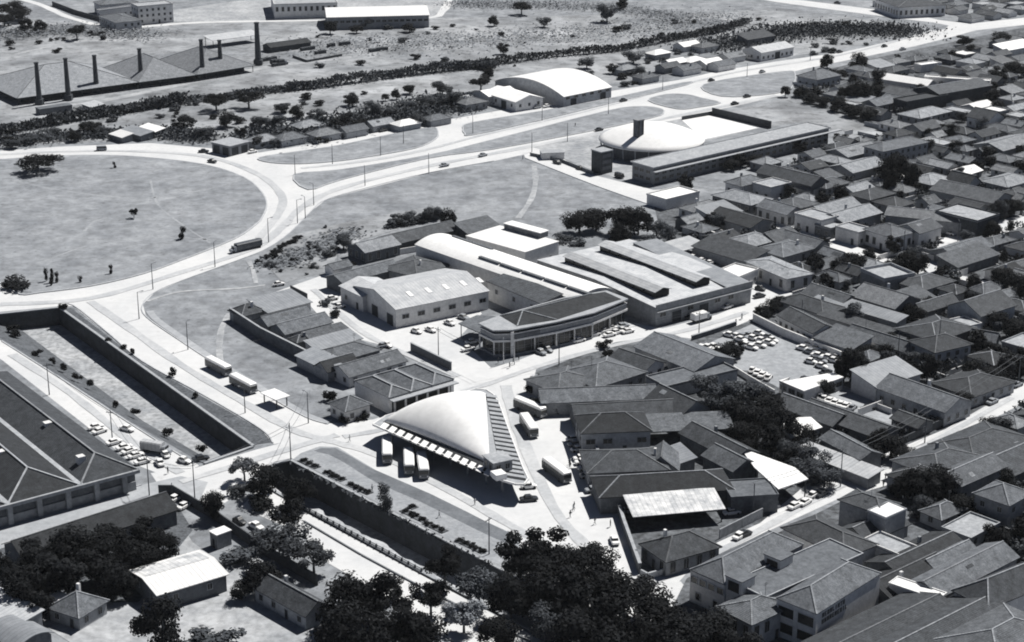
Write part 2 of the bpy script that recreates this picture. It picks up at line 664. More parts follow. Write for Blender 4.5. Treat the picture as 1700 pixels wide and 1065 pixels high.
S_MID = [(455, 485), (548, 452), (580, 470), (660, 545), (780, 500), (800, 520), (762, 560), (815, 610), (860, 598), (920, 575), (1048, 535), (1100, 545),
         (1190, 522), (1245, 500), (1250, 470), (1262, 455), (1310, 480), (1325, 490), (1290, 505), (1252, 528), (1220, 542), (1150, 562),
         (1100, 556), (1021, 568), (990, 580), (932, 593), (890, 613), (884, 636), (800, 640), (755, 634), (748, 616), (640, 574), (585, 560), (535, 530), (506, 497)]
sheet('middle_street', S_MID, 'pale_road')
S_TOWN = [(1085, 338), (1140, 345), (1200, 330), (1290, 280), (1400, 235), (1330, 165), (1330, 125), (1480, 90), (1700, 45), (1830, 40), (1830, 640), (1700, 640), (1430, 800),
          (1180, 912), (1065, 960), (1040, 885), (1000, 775), (955, 668), (890, 640), (890, 618), (1000, 575), (1150, 565), (1255, 530), (1320, 490), (1240, 440), (1100, 400)]
sheet('town_ground', S_TOWN, 'yard_soil')
sheet('yard_ground', [(1140, 960), (1700, 680), (1900, 600), (1950, 1150), (1180, 1150), (1100, 1040)], 'yard_soil')
S_DIAG = [(1065, 965), (1174, 908), (1262, 868), (1340, 803), (1428, 770), (1570, 712), (1700, 636), (1800, 580), (1800, 612), (1700, 668), (1640, 700), (1586, 725),
          (1503, 768), (1495, 797), (1470, 806), (1387, 830), (1346, 849), (1272, 883), (1150, 940), (1110, 985), (1080, 985)]
sheet('diagonal_street', S_DIAG, 'pale_road')
S_BACK = [(1240, 345), (1275, 363), (1300, 372), (1380, 392), (1434, 412), (1478, 428), (1530, 445), (1530, 425), (1549, 418), (1570, 392), (1637, 372), (1700, 355), (1800, 330),
          (1800, 350), (1700, 378), (1600, 405), (1575, 425), (1565, 445), (1600, 458), (1665, 472), (1800, 500), (1800, 515), (1640, 480), (1560, 462), (1480, 448), (1420, 425), (1340, 398), (1290, 385), (1240, 365)]
sheet('back_street', S_BACK, 'pale_road')
sheet('car_lot_ground', [(1148, 582), (1250, 537), (1405, 590), (1402, 625), (1400, 640), (1340, 655), (1290, 642), (1240, 615), (1185, 612)], 'lot_gravel')
sheet('lower_lot_ground', [(1350, 662), (1400, 640), (1480, 668), (1512, 690), (1440, 725), (1375, 695)], 'lot_gravel')
sheet('side_street', [(868, 250), (905, 246), (980, 289), (1085, 315), (1150, 312), (1160, 322), (1080, 340), (1000, 312), (930, 285), (872, 262)], 'pale_road')
sheet('gym_court', [(885, 244), (1000, 222), (1132, 197), (1182, 189), (1262, 212), (1169, 234), (1050, 262), (1085, 300), (1060, 305), (990, 285), (935, 262)], 'pale_soil')
sheet('white_court', [(1132, 199), (1180, 191), (1258, 212), (1169, 231), (1150, 215)], 'paint_white')
sheet('gym_field', [(1184, 190), (1310, 162), (1400, 190), (1470, 222), (1400, 236), (1372, 207), (1320, 203), (1270, 212)], 'scrubland')
sheet('brickworks_yard', [(-40, 170), (60, 185), (230, 150), (420, 108), (520, 92), (760, 70), (760, 40), (430, 40), (250, 42), (150, 60), (20, 85), (-40, 100)], 'scrubland')
sheet('far_field', [(-150, 40), (600, 32), (1200, 20), (1290, 12), (1500, 40), (1530, 52), (1400, 80), (1180, 112), (1000, 140), (768, 180), (600, 210), (430, 240), (250, 232), (0, 240), (-150, 250)], 'scrubland', z=0.006)
sheet('far_yard', [(250, 22), (400, 0), (780, -12), (745, 14), (712, 28), (440, 34), (260, 36)], 'pale_soil')
ribbon('far_track', [(-40, -20), (60, 5), (120, 30), (200, 45), (330, 37), (500, 34), (700, 30), (735, 18), (745, -5)], 5, 'pale_road')
ribbon('far_track', [(1195, 60), (1218, 45), (1215, 35), (1190, 25)], 5, 'pale_soil')
ribbon('far_track', [(30, 178), (150, 170), (300, 140), (440, 112), (560, 98)], 5, 'pale_soil')
ribbon('far_track', [(25, 90), (90, 75), (140, 68), (230, 66)], 3, 'pale_soil')
sheet('dirt_yard', [(300, 1000), (395, 940), (430, 920), (470, 960), (560, 1070), (200, 1120), (60, 1030), (40, 1000), (190, 975), (225, 1005)], 'pale_soil')
sheet('dirt_yard', [(285, 850), (320, 900), (360, 930), (330, 960), (260, 900)], 'pale_soil')
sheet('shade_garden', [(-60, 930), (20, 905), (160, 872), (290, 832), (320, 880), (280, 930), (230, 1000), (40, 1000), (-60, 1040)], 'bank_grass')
sheet('canal_promenade', [(400, 842), (440, 800), (455, 808), (505, 849), (700, 955), (890, 1058), (960, 1100), (900, 1150), (760, 1070), (640, 990), (545, 935), (500, 885), (445, 862)], 'pale_road')
sheet('lawn_strip', [(487, 762), (500, 752), (530, 741), (560, 742), (640, 790), (860, 890), (870, 960), (830, 940)], 'dusty_lawn')
sheet('worn_lane', [T('m', *p) for p in ((120, 25), (230, 12), (400, 108), (700, 238), (1000, 388), (1130, 455), (1080, 482), (900, 402), (640, 272), (430, 182), (300, 100), (200, 45))], 'worn_asphalt', 2)
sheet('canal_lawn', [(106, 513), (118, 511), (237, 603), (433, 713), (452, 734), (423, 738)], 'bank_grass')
sheet('dirt_lot', [(430, 425), (480, 392), (560, 372), (700, 345), (760, 345), (690, 372), (600, 398), (560, 425), (545, 450), (470, 470)], 'scrubland')
ribbon('worn_path', [(886, 272), (889, 300), (882, 330), (860, 362)], 2.2, 'pale_soil')
ribbon('worn_path', [(366, 603), (364, 575), (368, 545), (380, 520)], 1.8, 'pale_soil')
ribbon('worn_path', [(244, 500), (300, 484), (390, 479), (440, 473)], 1.4, 'pale_soil')
ribbon('worn_path', [(412, 432), (420, 448), (425, 470)], 1.6, 'pale_soil')

def kerb_line(pts, w=.35, h=.2):
    P = [G(*p) for p in smooth_line(pts, 4, False)]
    kb = MB()
    for i in range(len(P) - 1):
        kb.bar(P[i], P[i + 1], w, h)
    struct(kb.build('kerb', 'kerb_stone'))


E1_EDGE = [(480, 387), (440, 414), (389, 434), (304, 465), (257, 485), (237, 505), (243, 526), (300, 566), (355, 602), (440, 654), (507, 692), (545, 704)]
kerb_line([(820, 267), (710, 287), (600, 314), (540, 332), (517, 350)] + E1_EDGE)
ribbon('footpath', [(248, 516), (262, 532), (310, 566), (362, 601), (446, 652), (512, 690), (548, 700)], 2.2, 'grey_road', even=True)
kerb_line([(100, 508), (122, 507), (180, 553), (237, 600), (340, 657), (433, 712), (453, 735)])
kerb_line([(3, 566), (110, 634), (216, 703), (322, 770)])
kerb_line([(0, 868), (130, 832), (235, 805)])
kerb_line([(872, 262), (930, 285), (1000, 312), (1080, 340)])
kerb_line([(885, 622), (888, 650), (906, 678)], .5)
for pts, w in (([(1550, 50), (1400, 90), (1200, 124), (1000, 177), (900, 201), (800, 224), (700, 250), (600, 268), (500, 279)], 2.6), ([(1290, 158), (1130, 191), (1000, 219), (880, 243), (700, 278), (560, 314), (500, 345), (470, 375), (420, 412), (300, 452), (150, 495), (0, 505)], 3.2),
               ([(0, 256), (170, 250), (330, 258), (420, 285), (465, 320), (465, 350), (430, 395)], 3.0), ([(150, 500), (215, 545), (300, 605), (400, 665), (490, 715), (560, 735), (640, 760), (760, 822), (900, 900), (1000, 935)], 2.6),
               ([(20, 588), (120, 655), (220, 735), (300, 785)], 2.4), ([(570, 725), (640, 712), (700, 693), (760, 655), (820, 634), (900, 606), (1020, 573), (1140, 548), (1240, 518)], 2.4), ([(840, 640), (850, 680), (880, 760), (930, 860), (1010, 940)], 3.0),
               ([(1080, 968), (1180, 922), (1280, 870), (1380, 815), (1500, 760), (1680, 660)], 2.0), ([(300, 800), (400, 770), (480, 745), (560, 722)], 2.6), ([(520, 480), (600, 550), (680, 590), (760, 625)], 2.0)):
    ribbon('tyre_track', pts, w, 'tyre_wear')

OVAL = [(-80, 275), (3, 265), (101, 259), (170, 258), (237, 261), (338, 273), (406, 295), (436, 321), (443, 341), (436, 360), (426, 372), (389, 397), (304, 431), (237, 455), (152, 475),
        (68, 486), (34, 489), (5, 472), (-80, 430)]
island('grass_oval', OVAL, 'turf', 3)
for pts, w in (([(140, 385), (150, 375), (158, 368), (180, 362)], 1.3), ([(20, 300), (110, 318), (230, 330), (330, 318), (400, 300)], 1.0), ([(60, 440), (160, 405), (270, 395), (360, 400)], .9), ([(250, 300), (262, 340), (300, 372), (350, 405)], .8)):
    ribbon('worn_path', pts, w, 'dusty_lawn', z=.345)
island('grass_island', [(430, 262), (500, 251), (565, 241), (650, 223), (715, 212), (727, 218), (723, 231), (690, 246), (620, 259), (565, 267), (500, 272), (450, 270)], 'turf')
island('grass_island', [(769, 214), (782, 204), (903, 184), (1030, 160), (1135, 137), (1140, 141), (1040, 165), (903, 198), (786, 224), (772, 222)], 'turf', 3)
island('grass_island', [(488, 290), (565, 282), (710, 258), (815, 233), (1004, 185), (1060, 177), (1095, 180), (1102, 187), (1085, 195), (994, 215), (818, 248), (710, 263), (565, 299), (512, 315)], 'turf', 3)
island('grass_island', [(1164, 145), (1198, 133), (1299, 119), (1320, 122), (1312, 148), (1265, 158), (1198, 160)], 'turf', 3)
island('grass_island', [(1076, 167), (1105, 157), (1140, 157), (1165, 163), (1196, 171), (1160, 178), (1125, 181)], 'turf', 3)

# ------------------------------------------------------------------ building kit
rd = random.Random(77)
OCC = []       # taken footprints (cx, cy, yaw, L/2, W/2)


def rect3(a, b, c, z):
    """three photo corners at height z -> centre, yaw, length a-b, width"""
    A, B, C = (G(*p, z) for p in (a, b, c))
    u = (B - A)
    L = u.length
    u.normalize()
    n = Vector((-u.y, u.x, 0))
    w = (C - B).dot(n)
    cen = (A + B) / 2 + n * (w / 2)
    yaw = atan2(u.y, u.x)
    return cen.x, cen.y, yaw, L, abs(w)


_win = {}


def win_mesh(kind='small'):
    if kind in _win:
        return _win[kind]
    w, h = {'small': (1.1, 1.3), 'wide': (2.2, 1.2), 'tall': (1.3, 2.4)}[kind]
    f = MB()
    t = 0.12
    for b in ((-w / 2 - t, -w / 2, -h / 2 - t, h / 2 + t), (w / 2, w / 2 + t, -h / 2 - t, h / 2 + t), (-w / 2, w / 2, -h / 2 - t, -h / 2), (-w / 2, w / 2, h / 2, h / 2 + t)):
        f.box(b[0], b[1], -0.06, 0.10, b[2], b[3], 0)
    f.box(-w / 2, w / 2, -0.05, 0.03, -h / 2, h / 2, 1)
    f.box(-0.03, 0.03, 0.03, 0.07, -h / 2, h / 2, 0)
    _win[kind] = f.data('window', ['plaster_grey', 'glass'])
    return _win[kind]


_dr = {}


def door_mesh(kind='door'):
    if kind not in _dr:
        w, h = (1.0, 2.2) if kind == 'door' else (3.6, 3.4)
        f = MB()
        f.box(-w / 2, w / 2, -0.05, 0.05, 0.02, h, 1)
        f.box(-w / 2 - 0.1, -w / 2, -0.05, 0.1, 0.02, h + 0.1, 0)
        f.box(w / 2, w / 2 + 0.1, -0.05, 0.1, 0.02, h + 0.1, 0)
        f.box(-w / 2, w / 2, -0.05, 0.1, h, h + 0.1, 0)
        for k in range(1, 3):
            f.box(-w / 2, w / 2, 0.05, 0.08, h * k / 3 - 0.04, h * k / 3 + 0.04, 1)
        _dr[kind] = f.data(kind, ['plaster_grey', 'timber_dark'])
    return _dr[kind]


def roof_patch(kind, L, W, h, r, o):
    l, w = L / 2 + o, W / 2 + o
    if kind == 'gable':
        e = h - r * o / (W / 2)
        v = [(-l, -w, e), (l, -w, e), (l, 0, h + r), (-l, 0, h + r), (l, w, e), (-l, w, e)]
        return v, [(0, 1, 2, 3), (3, 2, 4, 5)], [(3, 2)]
    if kind == 'hip':
        e = h - r * o / (min(L, W) / 2)
        if L >= W:
            k = max((L - W) / 2, 0.05)
            v = [(-l, -w, e), (l, -w, e), (l, w, e), (-l, w, e), (-k, 0, h + r), (k, 0, h + r)]
            return v, [(0, 1, 5, 4), (1, 2, 5), (2, 3, 4, 5), (3, 0, 4)], [(4, 5), (0, 4), (3, 4), (1, 5), (2, 5)]
        k = max((W - L) / 2, 0.05)
        v = [(-l, -w, e), (l, -w, e), (l, w, e), (-l, w, e), (0, -k, h + r), (0, k, h + r)]
        return v, [(0, 1, 4), (1, 2, 5, 4), (2, 3, 5), (3, 0, 4, 5)], [(4, 5), (0, 4), (1, 4), (2, 5), (3, 5)]
    if kind == 'shed':
        e0 = h - r * o / W
        v = [(-l, -w, e0), (l, -w, e0), (l, w, h + r + r * o / W), (-l, w, h + r + r * o / W)]
        return v, [(0, 1, 2, 3)], []
    if kind == 'vault':
        n = 14
        v, f = [], []
        for i in range(n + 1):
            y = -w + 2 * w * i / n
            z = h + r * (1 - (y / w) ** 2)
            v += [(-l, y, z), (l, y, z)]
        return v, [(2 * i, 2 * i + 1, 2 * i + 3, 2 * i + 2) for i in range(n)], []


def walls(kind, L, W, h, r):
    mb = MB()
    l, w = L / 2, W / 2
    if kind in ('hip', 'flat'):
        mb.box(-l, l, -w, w, 0, h - (0.02 if kind == 'flat' else 0.12))
        return mb
    if kind == 'gable':
        pr = [(-w, 0), (w, 0), (w, h - 0.25), (0, h + r - 0.3), (-w, h - 0.25)]
    elif kind == 'shed':
        pr = [(-w, 0), (w, 0), (w, h + r - 0.3), (-w, h - 0.3)]
    else:
        pr = [(-w, 0), (w, 0)] + [(w - 2 * w * i / 12, h - 0.3 + r * (1 - (1 - 2 * i / 12) ** 2)) for i in range(13)]
    n = len(pr)
    mb.mesh([(-l, y, z) for y, z in pr] + [(l, y, z) for y, z in pr],
            [tuple(reversed(range(n))), tuple(range(n, 2 * n))] + [(i, (i + 1) % n, n + (i + 1) % n, n + i) for i in range(n)])
    return mb


def facing(cx, cy, yaw):
    """local walls turned towards the camera: 0 -y, 1 +x, 2 +y, 3 -x"""
    out = []
    for k, a in enumerate((-pi / 2, 0, pi / 2, pi)):
        n = (cos(yaw + a), sin(yaw + a))
        if n[0] * -cx + n[1] * -cy > 0.12 * hypot(cx, cy):
            out.append(k)
    return out


def fit_openings(root, cx, cy, yaw, L, W, h, kind='small', step=3.4, rows=1, z0=1.7, dz=3.0, door='door', only=None, skip=0.0):
    done = False
    for k in facing(cx, cy, yaw):
        if only is not None and k not in only:
            continue
        ln = L if k in (0, 2) else W
        off = W / 2 if k in (0, 2) else L / 2
        n = max(1, int(ln / step))
        for rr in range(rows):
            for i in range(n):
                s = -ln / 2 + ln * (i + 0.5) / n
                rz = (pi, -pi / 2, 0, pi / 2)[k]
                loc = {0: (s, -off, 0), 1: (off, s, 0), 2: (s, off, 0), 3: (-off, s, 0)}[k]
                if door and not done and rr == 0 and i == n // 2:
                    put('door', door_mesh(door), root, (loc[0], loc[1], 0.0), rz)
                    done = True
                    continue
                if random.random() < skip:
                    continue
                put('window', win_mesh(kind), root, (loc[0], loc[1], z0 + rr * dz), rz)


def building(place, h, kind, r, roof, wall, look=None, cat='house', name='house', label=None, o=0.5, group=None, wins='small', step=3.4, rows=1, z0=1.7,
             door='door', occ=True, cap=None, th=0.18, only=None, dz=3.0, skip=0.12, parapet=0.45):
    cx, cy, yaw, L, W = place
    if kind in ('gable',) and W > L * 1.02 and place[-1] != 'x':
        pass
    root = thing(name, cat, (cx, cy, 0), yaw, label, look, group)
    if occ:
        OCC.append((cx, cy, yaw, L / 2, W / 2))
    if wall:
        walls(kind, L, W, h, r).build('wall', wall, root)
    else:
        pm = MB()
        for sx in (-1, 1):
            for sy in (-1, 1):
                pm = MB()
                pm.box(sx * (L / 2 - 0.4) - 0.12, sx * (L / 2 - 0.4) + 0.12, sy * (W / 2 - 0.4) - 0.12, sy * (W / 2 - 0.4) + 0.12, 0, h - 0.3 + (r if kind == 'shed' and sy > 0 else 0) * 0.9)
                pm.build('post', 'timber_dark', root)
    if kind == 'flat':
        mb = MB()
        mb.box(-L / 2 - o * .3, L / 2 + o * .3, -W / 2 - o * .3, W / 2 + o * .3, h, h + 0.22)
        mb.build('roof', roof, root)
        if parapet:
            pb = MB()
            x, y, t = L / 2 + o * .3, W / 2 + o * .3, 0.25
            z, zz = h + 0.22, h + 0.22 + parapet
            pb.box(-x, x, -y, -y + t, z, zz)
            pb.box(-x, x, y - t, y, z, zz)
            pb.box(-x, -x + t, -y + t, y - t, z, zz)
            pb.box(x - t, x, -y + t, y - t, z, zz)
            pb.build('parapet', wall or 'concrete', root)
    else:
        v, f, rid = roof_patch(kind, L, W, h, r, o)
        mb = MB()
        mb.shell(v, f, th)
        mb.build('roof', roof, root)
        if rid and (cap or roof.startswith('tile')):
            cb = MB()
            for a, b in rid:
                cb.bar(Vector(v[a]) - Vector((0, 0, .05)), Vector(v[b]) - Vector((0, 0, .05)), 0.32, 0.16)
            cb.build('ridge_cap', cap or ('tile_light' if roof != 'tile_dark' else 'tile_pale'), root)
    if kind in ('gable', 'hip') and roof.startswith('tile') and L < 32 and cat == 'house':
        q = rd.random()
        s_ = r / (min(L, W) / 2)
        if q < .5 and kind == 'gable':
            for _ in range(rd.choice((1, 1, 2))):
                sg = rd.choice((-1, 1))
                pw, ph = rd.uniform(.7, 1.8), rd.uniform(.6, 1.3)
                x0, y0 = rd.uniform(-L * .35, L * .35), rd.uniform(W * .12, W * .36)
                pm = MB()
                ys = [sg * (y0 - ph / 2), sg * (y0 + ph / 2)]
                zs = [h + r - s_ * abs(y) + .04 for y in ys]
                b4 = [(x0 - pw, ys[0], zs[0] - .06), (x0 + pw, ys[0], zs[0] - .06), (x0 + pw, ys[1], zs[1] - .06), (x0 - pw, ys[1], zs[1] - .06)]
                if sg < 0:
                    b4 = b4[::-1]
                pm.hexa(b4, [(x, y, z + .08) for x, y, z in b4])
                pm.build('replaced_tiles', rd.choice(('tile_light', 'tile_pale', 'tile_dark')), root)
        if q > .72:
            cx_, cy_ = rd.uniform(-L * .2, L * .2), W * rd.choice((-.2, .2))
            pm = MB()
            pm.box(cx_ - .35, cx_ + .35, cy_ - .3, cy_ + .3, h, h + r + .8)
            pm.build('chimney', rd.choice(('plaster_white', 'plaster_grey')), root)
        elif q > .55:
            pm = MB()
            x_ = rd.uniform(-L * .3, L * .3)
            pm.tube((x_, 0, h + r * .8), (x_, 0, h + r + 2.6), .05, .04, 5)
            for z_ in (2.0, 2.4):
                pm.box(x_ - .6, x_ + .6, -.03, .03, h + r + z_, h + r + z_ + .06)
            pm.build('aerial', 'pole_metal', root)
    if wins and wall:
        fit_openings(root, cx, cy, yaw, L, W, h, wins, step, rows, z0, dz, door, only, skip)
    return root


def at(t, x, y, L, W, yaw, z=4.0):
    p = TG(t, x, y, z)
    return (p.x, p.y, radians(yaw), L, W)


def r3(t, a, b, c, z):
    return rect3(T(t, *a), T(t, *b), T(t, *c), z)


# ------------------------------------------------------------------ bus terminal with its shell roof
def terminal():
    Lp, Tp, Fp = G(638, 698, 5.3), G(806, 652, 10.2), G(813, 768, 5.3)
    o = G(740, 720, 0)
    root = thing('bus_terminal', 'bus terminal', o, 0, 'white thin shell roof bulging over a three cornered bus terminal with striped canopies')
    n = 26
    idx, vs, fs = {}, [], []
    for i in range(n + 1):
        for j in range(n + 1 - i):
            a, b = i / n, j / n
            c = max(0.0, 1 - a - b)
            p = Lp * a + Tp * b + Fp * c
            z = p.z + 2.4 * max(27 * a * b * c, 0) ** 0.85 + 3.0 * (4 * a * b) ** .8 * (1 - c) + 1.3 * (4 * b * c) ** .8 * (1 - a) + 0.5 * (4 * a * c) * (1 - b)
            idx[i, j] = len(vs)
            vs.append((p.x, p.y, z))
    for i in range(n):
        for j in range(n - i):
            fs.append((idx[i, j], idx[i + 1, j], idx[i, j + 1]))
            if j < n - i - 1:
                fs.append((idx[i + 1, j], idx[i + 1, j + 1], idx[i, j + 1]))
    q = (Vector(vs[fs[0][1]]) - Vector(vs[fs[0][0]])).cross(Vector(vs[fs[0][2]]) - Vector(vs[fs[0][0]])).z
    if q < 0:
        fs = [f[::-1] for f in fs]
    mb = MB()
    mb.shell(vs, fs, 0.25)
    mb.build('shell_roof', 'shell_white', root, True, o)
    for nm, ed in (('back_wall', [(n - i, i) for i in range(n + 1)]), ('side_wall', [(0, n - i) for i in range(n + 1)]), ('front_wall', [(i, 0) for i in range(n + 1)])):
        wb = MB()
        E_ = [Vector(vs[idx[e]]) for e in ed]
        cc = Vector((sum(p.x for p in E_) / len(E_), sum(p.y for p in E_) / len(E_), 0))
        mid_ = (Lp + Tp + Fp) / 3
        inn = Vector((mid_.x - cc.x, mid_.y - cc.y, 0)).normalized() * .5
        for p, q in zip(E_, E_[1:]):
            if (q - p).length > .01 and max(p.z, q.z) > 5.35:
                a4 = [Vector((p.x, p.y, 4.9)) + inn, Vector((q.x, q.y, 4.9)) + inn, Vector((q.x, q.y, q.z - .1)) + inn, Vector((p.x, p.y, p.z - .1)) + inn]
                wb.poly(a4)
        if wb.f:
            wb.build(nm, 'plaster_grey', root, org=o)
    # flat canopy slab
    out = [(619, 704), (835, 797), (856, 803), (870, 803), (877, 794), (868, 775), (828, 668), (820, 655), (808, 647), (790, 645), (715, 668), (640, 690)]
    mb = MB()
    mb.prism(wpts(out, 0), 4.55, 4.9)
    base = MB()
    base.prism([(p.x, p.y) for p in (G(x, y, 4.9) for x, y in out)], 4.5, 4.85)
    base.build('canopy_slab', 'concrete', root, org=o)
    mb = MB()
    P = [G(x, y, 4.85) for x, y in out]
    for i in range(len(P)):
        mb.bar(P[i - 1] - Vector((0, 0, .35)), P[i] - Vector((0, 0, .35)), 0.3, 0.5)
    mb.build('edge_beam', 'paint_white', root, org=o)

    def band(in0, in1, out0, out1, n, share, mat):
        """pale slabs with lower strips between them, coloured dark for shade"""
        for k in range(n):  # the strip after each panel has its shade painted in as dark colour
            for nm, u0, u1, z0, z1, m in (('canopy_panel', 0, share, 4.87, 5.06, mat), ('canopy_shade_strip', share, 1, 4.87, 4.97, 'painted_shade')):
                t0, t1 = (k + u0) / n, (k + u1) / n
                q = [Vector(in0).lerp(Vector(in1), t0), Vector(out0).lerp(Vector(out1), t0), Vector(out0).lerp(Vector(out1), t1), Vector(in0).lerp(Vector(in1), t1)]
                w = [G(p.x, p.y, 5.0) for p in q]
                b = [Vector((p.x, p.y, z0)) for p in w]
                t = [Vector((p.x, p.y, z1)) for p in w]
                if (b[1] - b[0]).cross(b[2] - b[1]).z < 0:
                    b, t = b[::-1], t[::-1]
                pb = MB()
                pb.hexa(b, t)
                pb.build(nm, m, root, org=o)
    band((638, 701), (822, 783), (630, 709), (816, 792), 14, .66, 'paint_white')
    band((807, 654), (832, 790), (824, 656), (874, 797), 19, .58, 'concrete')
    gp = MB()  # shadow along the foot of the shell, painted as a dark strip
    gp.prism([(p.x, p.y) for p in (G(x, y, 5.0) for x, y in ((636, 698), (814, 772), (822, 782), (638, 700.5)))], 4.86, 4.93)
    gp.build('shell_shade_strip', 'painted_shade', root, org=o)
    # office block at the near corner
    b0 = r3('i', (1010, 640), (1060, 680), (1150, 640), 6.0)
    blk = MB()
    c, s = cos(b0[2]), sin(b0[2])

    def loc(x, y):
        return Vector((b0[0] + x * c - y * s, b0[1] + x * s + y * c, 0))
    l, w = 2.6, 2.5
    base = [loc(-l, -w), loc(l, -w), loc(l, w), loc(-l, w)]
    blk.hexa([p + Vector((0, 0, 4.86)) for p in base], [p + Vector((0, 0, 7.7)) for p in base])
    blk.build('office', 'plaster_grey', root, org=o)
    rf = MB()
    base = [loc(-l - .3, -w - .3), loc(l + .3, -w - .3), loc(l + .3, w + .3), loc(-l - .3, w + .3)]
    rf.hexa([p + Vector((0, 0, 7.71)) for p in base], [p + Vector((0, 0, 7.9)) for p in base])
    rf.build('office_roof', 'roof_felt_pale', root, org=o)
    for k in facing(b0[0], b0[1], b0[2]):
        for sgn in (-1.2, 1.2):
            p = {0: loc(sgn, -w), 1: loc(l, sgn), 2: loc(sgn, w), 3: loc(-l, sgn)}[k]
            put('window', win_mesh(), root, (p.x - o.x, p.y - o.y, 6.4), b0[2] + (pi, -pi / 2, 0, pi / 2)[k])
    wb = MB()
    p = TG('i', 1150, 690, 6.2)
    a = [loc(x, y) for x, y in ((3.0, -3.6), (6.2, -3.6), (6.2, -0.8), (3.0, -0.8))]
    wb.hexa([v + Vector((0, 0, 4.9)) for v in a], [v + Vector((0, 0, 6.3)) for v in a])
    wb.build('tank_box', 'paint_white', root, org=o)
    # columns and the ticket hall under the slab
    cs = []
    for t in (0.04, 0.2, 0.36, 0.52, 0.68, 0.84, 0.97):
        cs.append(Vector((628, 705)).lerp(Vector((845, 796)), t))
    for t in (0.1, 0.28, 0.46, 0.64, 0.82):
        cs.append(Vector((815, 660)).lerp(Vector((866, 785)), t))
    cen = G(780, 722, 4.5)
    for q in cs:
        p = G(q.x, q.y, 4.5)
        p = p + (cen - p).normalized() * 2.2
        cb = MB()
        cb.tube((p.x, p.y, 0), (p.x, p.y, 4.5), 0.22, 0.3, 8)
        cb.build('column', 'concrete', root, org=o)
    hall = MB()
    hp = [G(x, y, 4.5) for x, y in ((690, 702), (795, 670), (803, 752))]
    hall.prism([(p.x, p.y) for p in hp], 0, 4.49)
    hall.build('ticket_hall', 'plaster_dark', root, org=o)
    OCC.append((o.x + 4, o.y - 3, 0, 26, 22))


terminal()


# ------------------------------------------------------------------ corner showroom
def showroom():
    o = G(900, 545, 0)
    root = thing('corner_showroom', 'showroom', o, 0, 'two storey corner showroom with a bent glazed front and pale ribbon bands')
    P8 = [T('g', *p) for p in ((440, 745), (530, 790), (650, 787), (930, 735), (1160, 680), (1378, 592), (1240, 540), (970, 585), (720, 655), (560, 700))]
    P = [G(*p, 8.0) for p in P8]
    cen = sum(P, Vector()) / len(P)

    def grow(d):
        return [(p.x + (cen.x - p.x) / (cen - p).length * -d, p.y + (cen.y - p.y) / (cen - p).length * -d) for p in P]
    for nm, z0, z1, d, m in (('plinth', 0, 0.5, -0.3, 'concrete'), ('glass_wall', 0.5, 4.3, -1.0, 'glass'), ('floor_band', 4.3, 4.9, 0.1, 'plaster_white'),
                             ('upper_wall', 4.9, 6.5, -0.35, 'plaster_grey'), ('sill_band', 6.5, 6.75, -0.1, 'plaster_white'), ('upper_glass', 6.75, 7.6, -1.2, 'glass'), ('roof_slab', 7.6, 8.0, 0.25, 'concrete')):
        b = MB()
        b.prism(grow(d), z0, z1)
        b.build(nm, m, root, org=o)
    R = [G(*T('g', *p), 8.0) for p in ((570, 700), (680, 765), (930, 725), (1340, 595), (1235, 548), (970, 590))]
    k0, k1 = G(*T('g', 715, 668), 9.4), G(*T('g', 1150, 560), 9.4)
    b = MB()
    v = [Vector((p.x, p.y, 8.02)) for p in R] + [k0, k1]
    b.mesh(v, [(0, 1, 6), (1, 2, 6), (2, 7, 6), (2, 3, 7), (3, 4, 7), (4, 5, 7), (5, 6, 7), (5, 0, 6)])
    b.build('tiled_roof', 'tile_dark', root, org=o)
    b = MB()
    for a, c in ((v[0], k0), (v[1], k0), (v[2], k0), (k0, k1)):
        b.bar(a, c, 0.35, 0.2)
    b.build('ridge_cap', 'tile_pale', root, org=o)
    g = grow(-0.15)
    for i in range(5):
        a, c = Vector(g[i]), Vector(g[i + 1])
        n = max(1, int((c - a).length / 5.5))
        for j in range(n):
            p = a.lerp(c, j / n)
            b = MB()
            b.box(p.x - .2, p.x + .2, p.y - .2, p.y + .2, 0.5, 4.3)
            b.build('column', 'plaster_white', root, org=o)
        for j in range(n * 3):
            q = Vector(grow(-0.95)[i]).lerp(Vector(grow(-0.95)[i + 1]), (j + .5) / (n * 3))
            b = MB()
            b.box(q.x - .05, q.x + .05, q.y - .05, q.y + .05, 0.52, 4.28)
            b.build('mullion', 'plaster_grey', root, org=o)
    # pylon and name board on the bend
    pc = Vector(grow(0.15)[2])
    b = MB()
    b.box(pc.x - .45, pc.x + .45, pc.y - .35, pc.y + .35, 0.0, 7.4)
    b.build('pylon', 'plaster_white', root, org=o)
    a, c = Vector(grow(-0.2)[2]), Vector(grow(-0.2)[3])
    b = MB()
    p0, p1 = a.lerp(c, .05), a.lerp(c, .62)
    b.bar((p0.x, p0.y, 5.1), (p1.x, p1.y, 5.1), 0.25, 1.1)
    b.build('sign_board', 'plaster_dark', root, org=o)
    # low carport wing
    w = [G(*T('g', *p), 5.0) for p in ((308, 742), (440, 800), (560, 700), (425, 690))]
    b = MB()
    b.prism([(p.x, p.y) for p in w], 4.5, 4.8)
    b.build('carport_roof', 'roof_felt', root, org=o)
    for p in w:
        q = p + (sum(w, Vector()) / 4 - p).normalized() * 0.8
        b = MB()
        b.tube((q.x, q.y, 0), (q.x, q.y, 4.5), .15, .15)
        b.build('post', 'concrete', root, org=o)
    OCC.append((o.x, o.y, radians(33), 30, 12))


showroom()


